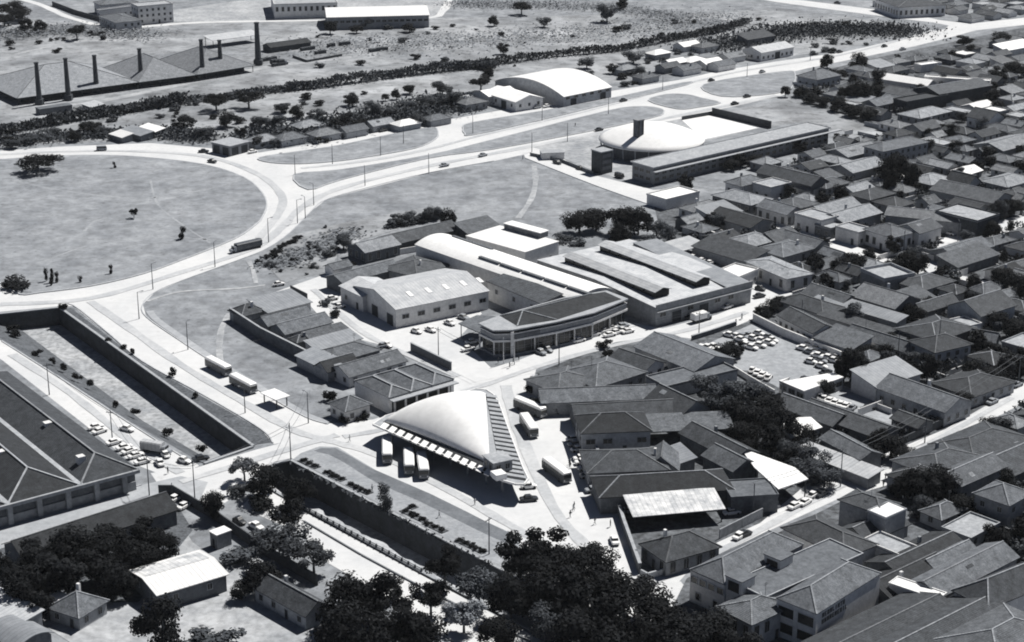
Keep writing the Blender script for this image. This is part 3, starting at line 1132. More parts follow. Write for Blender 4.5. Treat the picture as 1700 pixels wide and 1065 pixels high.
# ------------------------------------------------------------------ factory with two roof monitors
def factory():
    pl = rect3(T('h', 720, 572), T('h', 1318, 420), T('h', 100, 240), 6.0)
    cx, cy, yaw, L, W = pl
    root = building(pl, 6.0, 'gable', 1.3, 'sheet_pale', 'plaster_grey', cat='factory', name='factory', wins=None, o=0.1,
                    label='grey factory with two long raised roof monitors and a blank front parapet')
    b = MB()
    b.box(-L / 2 - .25, L / 2 + .25, -W / 2 - .55, -W / 2 - .15, 4.9, 6.9)
    b.build('parapet', 'plaster_grey', root)
    b = MB()
    b.box(-L / 2 - .2, L / 2 + .2, -W / 2 - 1.1, -W / 2 - .02, 4.55, 4.75)
    b.build('awning', 'concrete', root)
    n = 7
    for i in range(n):
        x = -L / 2 + L * (i + .5) / n
        if i in (1, 3, 6):
            put('gate', door_mesh('gate'), root, (x, -W / 2, 0), pi)
        else:
            put('window', win_mesh('wide'), root, (x, -W / 2, 3.3), pi)
    b = MB()
    b.mesh([(L * .24, -W / 2 + 1, 6.36), (L / 2, -W / 2 + 1, 6.36), (L / 2, W / 2, 6.36), (L * .24, W / 2, 6.36)], [(0, 1, 2, 3)])
    mi = Matrix.Translation((cx, cy, 0)) @ Matrix.Rotation(yaw, 4, 'Z')
    inv = mi.inverted()
    for p, q, s in (((112, 268), (745, 478), 1), ((352, 192), (985, 415), 1)):
        a, c = inv @ TG('h', *p, 7.6), inv @ TG('h', *q, 7.6)
        y0, y1 = min(a.y, c.y), max(a.y, c.y)
        x0 = (a.x + c.x) / 2
        w = 5.6
        m = MB()
        m.box(x0, x0 + w, y0, y1, 5.6, 8.4)
        m.build('monitor_wall', 'dark_opening', root)
        v = [(x0 - .5, y0 - .6, 8.3), (x0 + w / 2, y0 - .6, 9.3), (x0 + w + .5, y0 - .6, 8.3), (x0 - .5, y1 + .6, 8.3), (x0 + w / 2, y1 + .6, 9.3), (x0 + w + .5, y1 + .6, 8.3)]
        m = MB()
        m.shell(v, [(0, 1, 4, 3), (1, 2, 5, 4)], .15)
        m.build('monitor_roof', 'sheet_pale', root)
        for k in range(9):
            yy = y0 + (y1 - y0) * (k + .5) / 9
            m = MB()
            m.box(x0 - .08, x0 + .05, yy - 2.0, yy + 2.0, 7.2, 7.9)
            m.build('glazing_panel', 'glass', root)
    return pl


factory()
# strip of darker roof along the factory's far flank
building(r3('h', (1168, 442), (1322, 412), (690, 150), 6.6), 6.6, 'shed', .5, 'sheet_grey', 'plaster_grey', cat='workshop', name='workshop', wins=None, o=.1, door=None,
         label='narrow grey roofed workshop bay set against the flank of the monitor roofed factory')


def vault_hall():
    pl = r3('g', (65, 242), (1080, 592), (1225, 530), 7.0)
    cx, cy, yaw, L, W = pl
    W = max(W, 15)
    pl = (cx, cy, yaw, L, W)
    root = building(pl, 7.0, 'vault', 1.9, 'shell_white', 'plaster_white', cat='hall', name='vaulted_hall', wins=None, o=.3,
                    label='long white barrel vaulted hall with dark slot vents along its crown')
    mi = (Matrix.Translation((cx, cy, 0)) @ Matrix.Rotation(yaw, 4, 'Z')).inverted()
    for p, q in (((280, 180), (520, 268)), ((470, 305), (1120, 560))):
        a, c = mi @ TG('g', *p, 9.3), mi @ TG('g', *q, 9.3)
        y = (a.y + c.y) / 2
        x0, x1 = min(a.x, c.x), max(a.x, c.x)
        n = max(2, int((x1 - x0) / 9))
        for k in range(n):
            s0 = x0 + (x1 - x0) * k / n
            s1 = x0 + (x1 - x0) * (k + 1) / n - .5
            z = 7 + 1.9 * (1 - (y / (W / 2 + .3)) ** 2)
            m = MB()
            m.box(s0, s1, y - .55, y + .55, z - .4, z + .45)
            m.build('roof_vent', 'roof_felt', root)
    return pl


vault_hall()


def skylit_hall():
    pl = r3('f', (1055, 658), (1640, 540), (1490, 375), 6.0)
    cx, cy, yaw, L, W = pl
    root = building(pl, 6.0, 'gable', 2.6, 'sheet_pale', 'plaster_white', cat='hall', name='workshop_hall', wins=None, o=.3,
                    label='pale gabled workshop hall with five bright skylights in one roof slope')
    n = 6
    for i in range(n):
        x = -L / 2 + L * (i + .6) / n
        put('window', win_mesh('wide'), root, (x, -W / 2, 3.2), pi)
    for i, y in enumerate((-W * .36, 0.0, W * .3)):
        put('gate', door_mesh('gate'), root, (-L / 2, y, 0), pi / 2)
    mi = (Matrix.Translation((cx, cy, 0)) @ Matrix.Rotation(yaw, 4, 'Z')).inverted()
    for p in ((1165, 575), (1275, 548), (1375, 520), (1480, 495), (1570, 468)):
        a = mi @ TG('f', *p, 7.3)
        y = -W * .25
        z = 6 + 2.6 * (1 - abs(y) / (W / 2))
        s = 2.6 / (W / 2)
        m = MB()
        m.hexa([(a.x - .7, y - 1.5, z - 1.5 * s), (a.x + .7, y - 1.5, z - 1.5 * s), (a.x + .7, y + 1.5, z + 1.5 * s), (a.x - .7, y + 1.5, z + 1.5 * s)],
               [(a.x - .7, y - 1.5, z + .14 - 1.5 * s), (a.x + .7, y - 1.5, z + .14 - 1.5 * s), (a.x + .7, y + 1.5, z + .14 + 1.5 * s), (a.x - .7, y + 1.5, z + .14 + 1.5 * s)])
        m.build('skylight', 'skylight', root)


skylit_hall()
building(r3('f', (705, 508), (845, 575), (985, 480), 5.2), 5.2, 'gable', 1.6, 'sheet_pale', 'plaster_white', cat='hall', name='side_hall', wins='small', z0=2.2, step=5,
         label='smaller pale gabled bay joined to the skylit workshop hall beside the courtyard')
building(r3('f', (722, 488), (1085, 392), (1010, 345), 4.0), 4.0, 'gable', 1.5, 'tile_mid', 'plaster_dark', cat='shed', name='courtyard_shed', wins=None,
         label='grey tiled open shed along the far side of the workshop courtyard')
building(r3('f', (1190, 452), (1400, 372), (1200, 305), 4.2), 4.2, 'hip', 2.0, 'tile_mid', 'plaster_grey', cat='house', name='courtyard_house', wins=None,
         label='grey hip roofed house between the courtyard and the white vaulted hall')
building(r3('g', (495, 478), (830, 617), (965, 588), 6.3), 6.3, 'shed', 1.2, 'tile_dark', 'plaster_white', cat='building', name='lean_to', step=8, z0=3.8, door=None, skip=0,
         label='white walled lean-to with a dark roof between vaulted hall and showroom')
wh = building(r3('g', (730, 300), (942, 232), (650, 108), 6.0), 6.0, 'flat', 0, 'sheet_white', 'plaster_white', cat='workshop', name='white_workshop', step=6, wins='wide', z0=3, parapet=0,
              label='white flat roofed workshop with one raised skylight ridge behind the vaulted hall')
mi = wh.matrix_basis.inverted()
a, c = mi @ TG('g', 620, 130, 7), mi @ TG('g', 800, 205, 7)
m = MB()
x0, x1, y0, y1 = min(a.x, c.x), max(a.x, c.x), min(a.y, c.y), max(a.y, c.y)
if x1 - x0 < y1 - y0:
    m.box((x0 + x1) / 2, (x0 + x1) / 2 + 4, y0, y1, 6.2, 8.0)
else:
    m.box(x0, x1, (y0 + y1) / 2, (y0 + y1) / 2 + 4, 6.2, 8.0)
m.build('monitor', 'plaster_dark', wh)
m = MB()
if x1 - x0 < y1 - y0:
    m.box((x0 + x1) / 2 - .1, (x0 + x1) / 2 + 4.3, y0 - .3, y1 + .3, 8.02, 8.25)
else:
    m.box(x0 - .3, x1 + .3, (y0 + y1) / 2 - .1, (y0 + y1) / 2 + 4.3, 8.02, 8.25)
m.build('monitor_roof', 'sheet_white', wh)


# ------------------------------------------------------------------ gymnasium group
def gym():
    c = G(1082, 229, 5.5)
    o = Vector((c.x, c.y, 0))
    root = thing('domed_gymnasium', 'gymnasium', o, 0, 'broad white saucer dome gymnasium standing beside the avenue')
    R, n, m = 21.5, 48, 10
    vs, fs = [(0, 0, 5.5 + 6.0)], []
    for j in range(1, m + 1):
        r = R * j / m
        for i in range(n):
            a = 2 * pi * i / n
            vs.append((r * cos(a), r * sin(a), 5.5 + 6.0 * (1 - (j / m) ** 2)))
    for i in range(n):
        fs.append((0, 1 + i, 1 + (i + 1) % n))
    for j in range(m - 1):
        for i in range(n):
            a, b = 1 + j * n + i, 1 + j * n + (i + 1) % n
            fs.append((a, a + n, b + n, b))
    b = MB()
    b.shell(vs, fs, .4)
    b.build('dome', 'shell_white', root, True)
    b = MB()
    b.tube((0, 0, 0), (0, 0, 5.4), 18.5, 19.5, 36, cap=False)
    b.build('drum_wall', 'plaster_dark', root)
    for i in range(24):
        a = 2 * pi * (i + .5) / 24
        b = MB()
        b.tube((20.3 * cos(a), 20.3 * sin(a), 0), (20.9 * cos(a), 20.9 * sin(a), 5.45), .3, .22, 6)
        b.build('buttress', 'concrete', root)
    OCC.append((c.x, c.y, 0, 22, 22))
    p = G(1059, 262, 0)
    t = thing('slab_tower', 'tower', p, radians(38), 'tall slim dark slab tower rising at the rim of the white dome')
    b = MB()
    b.box(-1.7, 1.7, -1.3, 1.3, 0, 15.5)
    b.build('shaft', 'plaster_dark', t)
    b = MB()
    b.box(-1.85, 1.85, -1.45, 1.45, 15.5, 15.9)
    b.build('cap', 'plaster_grey', t)
    for s in (-1, 1):
        b = MB()
        b.box(s * 1.0 - .35, s * 1.0 + .35, -1.4, -1.3, .2, 15.4)
        b.build('pilaster', 'brick_dark', t)
    p = G(999, 285, 0)
    t = thing('water_tower', 'tower', p, radians(38), 'squat dark square tower with a pale flat cap near the dome')
    b = MB()
    b.box(-2.9, 2.9, -2.9, 2.9, 0, 8.6)
    b.build('shaft', 'brick_dark', t)
    b = MB()
    b.box(-3.1, 3.1, -3.1, 3.1, 8.6, 9.0)
    b.build('cap', 'concrete', t)
    for k in range(3):
        b = MB()
        b.box(-2.2, 2.2, -2.98, -2.9, 1.6 + k * 2.4, 2.9 + k * 2.4)
        b.build('louvre', 'plaster_dark', t)
    pl = rect3((1085, 277), (1376, 211), (1335, 204), 7.0)
    cx, cy, yaw, L, W = pl
    root = building(pl, 6.6, 'flat', 0, 'roof_felt_pale', 'plaster_grey', cat='annex', name='long_annex', wins=None, o=2.0, parapet=.25,
                    label='very long flat roofed two storey annex behind the white dome')
    b = MB()
    b.box(-L / 2 - .8, L / 2 + 6, -W / 2 - 2.2, -W / 2 - .02, 5.2, 5.5)
    b.build('eave_slab', 'concrete', root)
    for k in range(26):
        x = -L / 2 + L * (k + .5) / 26
        for z in (1.9, 4.2):
            put('window', win_mesh('wide'), root, (x, -W / 2, z), pi)
    for y in (-3, 0.5, 3.5):
        for z in (1.9, 4.6):
            put('window', win_mesh('wide'), root, (-L / 2, y, z), pi / 2)
    for a, bb, h in (((1182, 190), (1280, 213), 3.2), ((1132, 199), (1182, 190), 1.6)):
        wall_run('court_wall', [a, bb], h, 'brick_dark', 'dark brick wall closing the white court beyond the dome' if h > 2 else 'low dark wall along the avenue side of the white court')
    building(at('b', 1040, 745, 9, 5, 10, 2.5), 2.6, 'flat', 0, 'concrete', 'plaster_white', cat='kiosk', name='gatehouse', wins=None, parapet=0,
             label='small pale flat gatehouse on the corner of the gymnasium court')


def wall_run(name, pts, h, mat, label=None, look=None, group=None, w=.3, cat='wall', cap=None):
    P = [G(*p) for p in pts]
    c = P[0]
    root = thing(name, cat, c, 0, label, look, group)
    b = MB()
    cp = MB()
    for i in range(len(P) - 1):
        d = (P[i + 1] - P[i]).normalized() * (0.14 if i < len(P) - 2 else 0)
        b.bar(P[i], P[i + 1] - d, w, h)
        if cap:
            cp.bar(P[i] + Vector((0, 0, h + .002)), P[i + 1] - d + Vector((0, 0, h + .002)), w + .25, .14)
    b.build('wall', mat, root, org=c)
    if cap:
        cp.build('coping', cap, root, org=c)
    return root


gym()


# ------------------------------------------------------------------ brickworks with seven chimneys
def brickworks():
    for a, b_, c, r, lab in (((130, 722), (1020, 603), None, 8.5, 'broad grey hip roofed kiln house behind the first four chimneys'),
                             ((1030, 602), (1450, 548), None, 7.5, 'middle grey hip roofed kiln house between two chimney groups'),
                             ((1470, 545), (1885, 478), None, 7.5, 'grey hip roofed kiln house beneath the tallest end chimney')):
        A, B = TG('t', *a, 3.6), TG('t', *b_, 3.6)
        u = (B - A).normalized()
        n = Vector((-u.y, u.x, 0))
        W = 46 if r > 8 else 40
        cen = (A + B) / 2 + n * W / 2
        L = (B - A).length
        root = building((cen.x, cen.y, atan2(u.y, u.x), L, W), 3.6, 'hip', r, 'tile_light', None, cat='kiln house', name='kiln_house', wins=None, o=.6, label=lab)
        m = MB()
        m.box(-L / 2 + 3, L / 2 - 3, -W / 2 + 4, W / 2 - 3, 0, 3.4)
        m.build('kiln', 'brick_dark', root)
        for k in range(int(L / 5)):
            m = MB()
            x = -L / 2 + 1 + k * 5
            m.box(x - .15, x + .15, -W / 2 + .3, -W / 2 + .6, 0, 3.3)
            m.build('post', 'brick_dark', root)
    for k, (bx, by, ty, look) in enumerate(((66, 173, 106, 'at the outer end of the row, before the first kiln'), (114, 166, 99, 'second of the row before the broad kiln house'), (161, 154, 94, 'third of the row before the broad kiln house'),
                                            (235, 139, 83, 'fourth of the row, standing alone at mid row'), (337, 129, 68, 'fifth of the row beside the middle kiln house'), (367, 121, 69, 'slim sixth of the row'),
                                            (429, 107, 40, 'tallest and thickest, at the yard end'))):
        p = G(bx, by)
        s = FPX / (p.y * CP + CAM_H * SP)
        h = (by - ty) / (s * 0.975)
        root = thing('chimney', 'chimney', p, 0, 'dark brick chimney, ' + look, group='chimneys of the brickworks')
        r = 1.2 if k < 6 else 1.5
        m = MB()
        m.box(-r * 1.4, r * 1.4, -r * 1.4, r * 1.4, 0, 2.6)
        m.build('base', 'brick_dark', root)
        m = MB()
        m.tube((0, 0, 2.6), (0, 0, h), r * 1.05, r * .72, 12)
        m.build('shaft', 'brick_dark', root)
        m = MB()
        m.tube((0, 0, h), (0, 0, h + .6), r * .9, r * .9, 12)
        m.build('cap', 'brick_dark', root)
    building(at('w', 385, 57, 28, 9, 38, 5), 4.2, 'shed', 1.2, 'sheet_pale', None, cat='shed', name='drying_shed', wins=None, label='open drying shed with a pale roof behind the tallest chimney')
    building(at('t', 400, 790, 15, 5, 36, 2.5), 2.6, 'flat', 0, 'roof_felt', 'plaster_dark', cat='shed', name='low_shed', wins=None, parapet=0, label='low dark flat shed in front of the first chimney')
    building(at('t', 690, 775, 9, 6, -50, 2.5), 2.6, 'shed', .6, 'sheet_pale', 'plaster_dark', cat='shed', name='low_shed', wins=None, label='small pale roofed hut in front of the third chimney')
    building(at('u', 430, 320, 24, 8, 38, 3), 3.0, 'gable', 1.4, 'tile_dark', 'brick_dark', cat='shed', name='brick_store', wins=None, label='dark long store beyond the tallest chimney')
    for x, y, L in ((585, 358, 8), (680, 385, 6), (760, 333, 4), (860, 320, 6), (1110, 365, 11), (370, 475, 7), (300, 435, 8)):
        pl = at('u', x, y, L, 2.4, 38, .8)
        t = thing('brick_stack', 'brick stack', (pl[0], pl[1], 0), pl[2], look='long dark brick stack', group='brick stacks on the drying yard')
        for k in range(max(2, int(L / 2))):
            m = MB()
            w = L / max(2, int(L / 2))
            m.box(-L / 2 + k * w, -L / 2 + (k + 1) * w - .12, -1.2, 1.2, 0, 1.5 + .3 * random.random())
            m.build('brick_block', 'brick_dark', t)
    wall_run('yard_wall', [T('u', 475, 425), T('u', 580, 462), T('u', 840, 415)], 1.2, 'brick_dark', 'low angled brick wall on the drying yard')


brickworks()

# ------------------------------------------------------------------ halls along the avenue and far works
pl = rect3((936, 160), (1015, 144), (884, 122), 5.0)
bw = building(pl, 5.0, 'vault', 4.6, 'sheet_white', 'plaster_grey', cat='warehouse', name='barrel_warehouse', wins=None, o=.3, th=.25,
              label='big pale barrel roofed warehouse on the far side of the avenue')
Lb, Wb = pl[3], pl[4]


def front_openings(root, L, W, side, n, gates, z=4.0):
    for i in range(n):
        s = -L / 2 + L * (i + .5) / n
        put('window', win_mesh('wide'), root, (s, -W / 2, z), pi)
    for s in gates:
        put('gate', door_mesh('gate'), root, (s, -W / 2, 0), pi)


bw.rotation_euler[2] = pl[2]
front_openings(bw, Lb, Wb, 0, 6, (-Lb * .3, Lb * .32))
building(at('b', 850, 460, 24, 15, -54, 5), 4.6, 'gable', 2.2, 'sheet_white', 'plaster_white', cat='hall', name='white_hall', wins='small', step=5, z0=2.4, door='gate',
         label='low white gabled hall beside the barrel roofed warehouse')
building(at('b', 760, 440, 16, 12, 38, 5), 4.2, 'gable', 1.6, 'sheet_white', 'plaster_white', cat='hall', name='white_hall', wins=None, label='white shed roof tucked behind the low gabled hall')
building(at('b', 640, 490, 12, 9, 38, 4), 3.6, 'hip', 1.6, 'tile_pale', 'plaster_grey', label='pale hipped house among trees beside the white gabled hall')
building(rect3((543, 28), (712, 24), (712, 8), 7.0), 7.0, 'gable', 2.5, 'sheet_white', 'plaster_grey', cat='factory', name='far_factory', wins='wide', step=3.2, z0=4.2, door=None, skip=0,
         label='long white roofed factory with a ribbon of dark windows beyond the fields')
building(rect3((455, 8), (560, 5), (560, -15), 8.0), 8.0, 'flat', 0, 'roof_felt_pale', 'plaster_white', cat='factory', name='far_factory', wins='tall', step=3.0, z0=5.5, door=None, skip=0,
         label='white factory block with tall dark windows behind the long far shed')
building(r3('t', (735, 115), (860, 165), (1010, 130), 5.0), 5.0, 'hip', 1.8, 'tile_mid', 'plaster_white', wins='small', step=3, rows=1, z0=3, label='white walled hip roofed house at the head of the far lane')
building(r3('t', (720, 75), (740, 80), (960, 40), 5.0), 5.0, 'flat', 0, 'roof_felt_pale', 'plaster_white', cat='house', label='white flat block behind the hip roofed house on the far lane')
building(at('t', 1130, 55, 20, 12, 30, 8), 10.0, 'flat', 0, 'roof_felt_pale', 'plaster_white', cat='building', name='far_block', rows=3, z0=2, step=3.2, label='three storey white block with rows of windows at the far factory gate')
building(at('t', 860, 10, 22, 12, 30, 6), 6.0, 'hip', 2, 'tile_mid', 'plaster_white', label='wide tiled house at the top of the far lane')
wall_run('lane_wall', [T('t', 390, 40), T('t', 560, 105), T('t', 860, 190)], 2.6, 'brick_dark', 'dark wall running down beside the far lane')
building(at('d', 0, -1000, 1, 1, 0), 2, 'flat', 0, 'concrete', None, wins=None, label='x') if False else None
ar = building(rect3((1492, 11), (1570, 7), (1560, -8), 6.5), 6.5, 'hip', 2.4, 'tile_dark', 'plaster_white', cat='building', name='arcaded_block', wins='tall', step=3.0, z0=3.0, skip=0, door=None,
              label='dark roofed block with a row of tall dark arcade windows past the far road')
# kiosk on the avenue by the oval
k = building(r3('a', (1040, 700), (1130, 720), (1190, 690), 4.0), 4.2, 'flat', 0, 'concrete', 'plaster_grey', cat='filling station', name='filling_station', wins=None, parapet=0, o=1.5,
             label='flat roofed filling station with dark open bays where the avenue meets the oval')
pk = r3('a', (1040, 700), (1130, 720), (1190, 690), 4.0)
for side in facing(pk[0], pk[1], pk[2]):
    ln = pk[3] if side in (0, 2) else pk[4]
    off = pk[4] / 2 if side in (0, 2) else pk[3] / 2
    nn = max(2, int(ln / 4))
    for i in range(nn):
        s = -ln / 2 + ln * (i + .5) / nn
        loc = {0: (s, -off, 0), 1: (off, s, 0), 2: (s, off, 0), 3: (-off, s, 0)}[side]
        put('bay_door', door_mesh('gate'), k, loc, (pi, -pi / 2, 0, pi / 2)[side])


# ------------------------------------------------------------------ ridged market hall at the left edge
def market():
    A, B = G(225, 778, 5.5), G(0, 838, 5.5)
    u = (A - B).normalized()
    n = Vector((-u.y, u.x, 0))
    o = Vector((A.x, A.y, 0)) - u * 22
    yaw = atan2(u.y, u.x)
    root = thing('market_hall', 'market hall', o, yaw, 'large dark tiled market hall with parallel ridges and pale valley gutters')
    D = 80
    m = MB()
    m.box(-34, 22, 0.6, D, 0, 5.2)
    m.build('wall', 'plaster_dark', root)
    OCC.append((o.x, o.y, yaw, 34, 80))
    bays = ((22.6, 8), (8, -9.5), (-9.5, -27))
    for x1, x0 in bays:
        mid = (x0 + x1) / 2
        w = (x1 - x0) / 2
        v = [(x0, -.4, 5.3), (x1, -.4, 5.3), (mid, w * 1.0, 8.8), (x0, D, 5.3), (x1, D, 5.3), (mid, D - w, 8.8)]
        b = MB()
        b.shell(v, [(0, 1, 2), (1, 4, 5, 2), (4, 3, 5), (3, 0, 2, 5)], .2)
        b.build('roof', 'tile_black', root)
        b = MB()
        for p, q in ((0, 2), (1, 2), (2, 5)):
            b.bar(v[p], v[q], .4, .22)
        b.build('ridge_cap', 'plaster_grey', root)
    for x in (8, -9.5):
        b = MB()
        b.box(x - .7, x + .7, -.5, D, 5.2, 5.55)
        b.build('valley_gutter', 'plaster_grey', root)
    b = MB()
    b.box(-34, 22.6, -1.1, -.42, 4.7, 5.5)
    b.build('fascia', 'plaster_grey', root)
    b = MB()
    b.box(-34, 22, .3, .6, 0, 2.2)
    b.build('wall', 'plaster_grey', root)
    for i in range(8):
        b = MB()
        x = -30 + i * 7
        b.box(x - .6, x + .6, -.35, .6, 0, 4.7)
        b.build('pier', 'plaster_grey', root)
    for x, y in ((14, 32), (-2, 22), (12, 8)):
        b = MB()
        b.box(x - .9, x + .9, y - .9, y + .9, 6.4, 8.7)
        b.build('roof_lantern', 'plaster_white', root)


market()
building(r3('e', (20, 580), (760, 345), (850, 415), 4.2), 4.2, 'gable', 2.4, 'tile_dark', 'plaster_dark', cat='shed', name='long_house', wins=None,
         label='long dark tiled shed lying along the pavement opposite the market hall')
brn = building(r3('e', (775, 830), (1110, 730), (1070, 590), 4.2), 4.2, 'gable', 1.0, 'sheet_white', 'plaster_dark', cat='barn', name='barn', wins='small', step=6, door=None, z0=2.4,
               label='barn with a stained white sheet roof between dark trees')
bq = r3('e', (775, 830), (1110, 730), (1070, 590), 4.2)
sgn = 1 if (-sin(bq[2]) * -bq[0] + cos(bq[2]) * -bq[1]) < 0 else -1
m = MB()
e_, s_ = 0.06, 1.0 / (bq[4] / 2)
v_ = [(-bq[3] / 2 + .6, sgn * .25, 5.2 - s_ * .25 + e_), (bq[3] / 2 - .4, sgn * .25, 5.2 - s_ * .25 + e_), (bq[3] / 2 - .4, sgn * bq[4] * .46, 5.2 - s_ * bq[4] * .46 + e_), (-bq[3] / 2 + .6, sgn * bq[4] * .46, 5.2 - s_ * bq[4] * .46 + e_)]
m.mesh(v_, [(0, 1, 2, 3) if sgn < 0 else (3, 2, 1, 0)])
m.build('stained_sheets', 'sheet_mottled', brn)
building(r3('e', (1030, 525), (1065, 545), (1135, 520), 3.4), 3.4, 'flat', 0, 'sheet_white', 'plaster_grey', cat='hut', name='hut', wins='small', step=4, parapet=0, label='little square white capped hut by the dark yard wall')
building(r3('e', (1250, 790), (1500, 930), (1560, 850), 3.6), 3.6, 'gable', 2.0, 'tile_dark', 'plaster_grey', wins='small', label='long dark tiled cottage half hidden by the dirt yard trees')
building(at('e', 380, 860, 8, 8, -30, 4), 3.4, 'hip', 2.6, 'tile_mid', 'plaster_grey', label='small pyramid roofed cottage in the shaded garden')
building(at('e', 275, 860, 5, 4, -40, 2.4), 2.4, 'shed', .4, 'sheet_white', 'plaster_grey', cat='hut', name='hut', wins=None, label='pale sheet roofed lean-to beside the pyramid roofed cottage')
building(at('e', 30, 900, 14, 7, -40, 4), 3.8, 'shed', .8, 'sheet_pale', 'plaster_grey', cat='shed', name='shed', wins=None, label='pale sloping shed roof at the bottom corner of the shaded garden')
building(at('e', 90, 1000, 10, 8, -40, 4), 3.2, 'vault', 1.4, 'sheet_grey', 'plaster_dark', cat='shed', name='shed', wins=None, label='grey curved roof shed next to the pale sloping shed')
wall_run('yard_wall', [T('e', 780, 345), T('e', 850, 345), T('e', 1060, 470), T('e', 1300, 640), T('e', 1560, 790)], 2.6, 'brick_dark', 'dark yard wall running beside the canal promenade')
building(at('w', 457, 655, 6.5, 4, -48, 2.8), 2.8, 'flat', 0, 'paint_white', None, cat='bus shelter', name='bus_shelter', wins=None, parapet=0, o=1, label='white roofed bus shelter at the kerb behind two buses')

# ------------------------------------------------------------------ block between the field and the plaza
def H(t, x, y, L, W, yaw, kind, roof, wall, look=None, h=3.4, r=1.9, label=None, **kw):
    return building(at(t, x, y, L, W, yaw, h + r * .4), h, kind, r, roof, wall, look, label=label, **kw)


H('f', 320, 605, 15, 11, 40, 'shed', 'sheet_grey', 'plaster_white', label='broad pale sloping roof at the field end of the walled works', r=1.2, cat='workshop', name='workshop', wins=None)
H('f', 345, 690, 15, 7, 40, 'gable', 'tile_mid', 'plaster_grey', label='grey tiled gable, upper of two twin roofs behind the field wall', wins=None)
H('f', 455, 735, 16, 8, 40, 'gable', 'tile_mid', 'plaster_grey', label='grey tiled gable, lower of two twin roofs behind the field wall', wins='small')
H('f', 115, 645, 8, 7, 40, 'hip', 'tile_dark', 'plaster_grey', label='small dark hipped shed at the outer corner of the field wall', wins=None)
H('f', 620, 800, 13, 5, 40, 'shed', 'tile_mid', 'plaster_grey', label='narrow grey lean-to in the middle of the works beside the dirt street', wins=None, r=1)
H('f', 660, 850, 15, 6, 40, 'shed', 'sheet_grey', 'plaster_white', label='pale narrow sheet roof in the middle of the works block', wins=None, r=1)
H('f', 730, 905, 17, 10, 40, 'hip', 'tile_mid', 'plaster_grey', label='larger grey hipped roof in the works block beside the dirt street', wins='small')
H('f', 455, 830, 5, 4, 40, 'hip', 'tile_dark', 'plaster_grey', label='tiny dark roofed outbuilding inside the field wall', wins=None, r=1)
H('f', 880, 985, 19, 9, 40, 'gable', 'tile_mid', 'plaster_white', label='long grey gable just above the triple ridged workshop', wins='small')
H('f', 560, 960, 12, 6, -50, 'shed', 'sheet_grey', 'plaster_grey', label='grey lean-to roof against the lower stretch of the field wall', wins=None, r=1)
H('f', 680, 985, 10, 6, 40, 'gable', 'tile_dark', 'plaster_grey', label='dark gabled shed near the lower end of the field wall', wins=None)
wall_run('field_wall', [(383, 530), (433, 563), (506, 600), (545, 628)], 3.6, 'plaster_dark', 'tall dark boundary wall with pale coping along the grass field', cap='concrete', w=.4)
wall_run('street_wall', [T('f', 390, 545), T('f', 495, 598)], 2.0, 'brick_dark', 'short dark wall along the upper dirt street')
wall_run('street_wall', [T('f', 1150, 920), T('f', 1405, 1045)], 2.4, 'plaster_dark', 'long dark wall along the street opposite the parked cars', cap='concrete')
pl = r3('i', (185, 122), (400, 228), (795, 100), 4.6)
cx, cy, yaw, L, W = pl
root = thing('ridged_workshop', 'workshop', (cx, cy, 0), yaw, 'white walled workshop with three parallel tiled hips behind the bus terminal')
OCC.append((cx, cy, yaw, L / 2, W / 2))
walls('hip', L, W, 4.6, 0).build('wall', 'plaster_white', root)
for k in range(3):
    y0 = -W / 2 + W * k / 3
    y1 = y0 + W / 3
    v, f, rid = roof_patch('hip', L, W / 3, 4.6, 1.6, 0.02 if False else 0.0)
    v = [(x * 1.03, y + (y0 + y1) / 2, z) for x, y, z in v]
    m = MB()
    m.shell(v, f, .15)
    m.build('roof', 'tile_mid', root)
    m = MB()
    for a, b in rid:
        m.bar(Vector(v[a]), Vector(v[b]), .42, .18)
    m.build('ridge_cap', 'plaster_grey', root)
m = MB()
m.box(L / 2 + .02, L / 2 + 2.2, -W / 2, W / 2, 3.9, 4.15)
m.build('street_awning', 'concrete', root)
m = MB()
m.box(L / 2 - .02, L / 2 + .04, -W / 2 + 1, W / 2 - 1, .3, 3.6)
m.build('shop_front', 'dark_opening', root)
for k in range(6):
    m = MB()
    y = -W / 2 + W * (k + .5) / 6
    m.box(L / 2 + .05, L / 2 + .25, y - .3, y + .3, 0, 3.88)
    m.build('pier', 'plaster_white', root)
H('i', 155, 240, 7.5, 7, 40, 'hip', 'tile_mid', 'plaster_white', label='little white house with a pyramid roof beside the terminal approach', h=3.8, r=2)

H('f', 1180, 168, 30, 9, 40, 'gable', 'tile_mid', 'brick_dark', label='long dark fronted shed at the edge of the dry field behind the workshops', h=4, wins=None, cat='shed', name='long_shed')
H('f', 915, 235, 14, 10, 40, 'gable', 'tile_pale', 'plaster_dark', label='pale tiled house with white framed windows at the end of the long dark shed', h=4, wins='tall', step=3, skip=0, z0=2)
H('f', 1570, 125, 14, 7, 40, 'shed', 'tile_mid', 'brick_dark', label='dark open shed peeping out behind the vaulted hall', h=4, wins=None, cat='shed', name='open_shed')
H('f', 690, 370, 7, 5, 40, 'gable', 'tile_mid', 'plaster_white', label='tiny white gabled hut among the shrubs of the dirt lot', h=2.8, r=1.2, wins=None)
wall_run('lot_wall', [T('f', 870, 350), T('f', 1200, 292)], 2.0, 'plaster_white', 'white wall between the dirt lot and the vaulted hall')
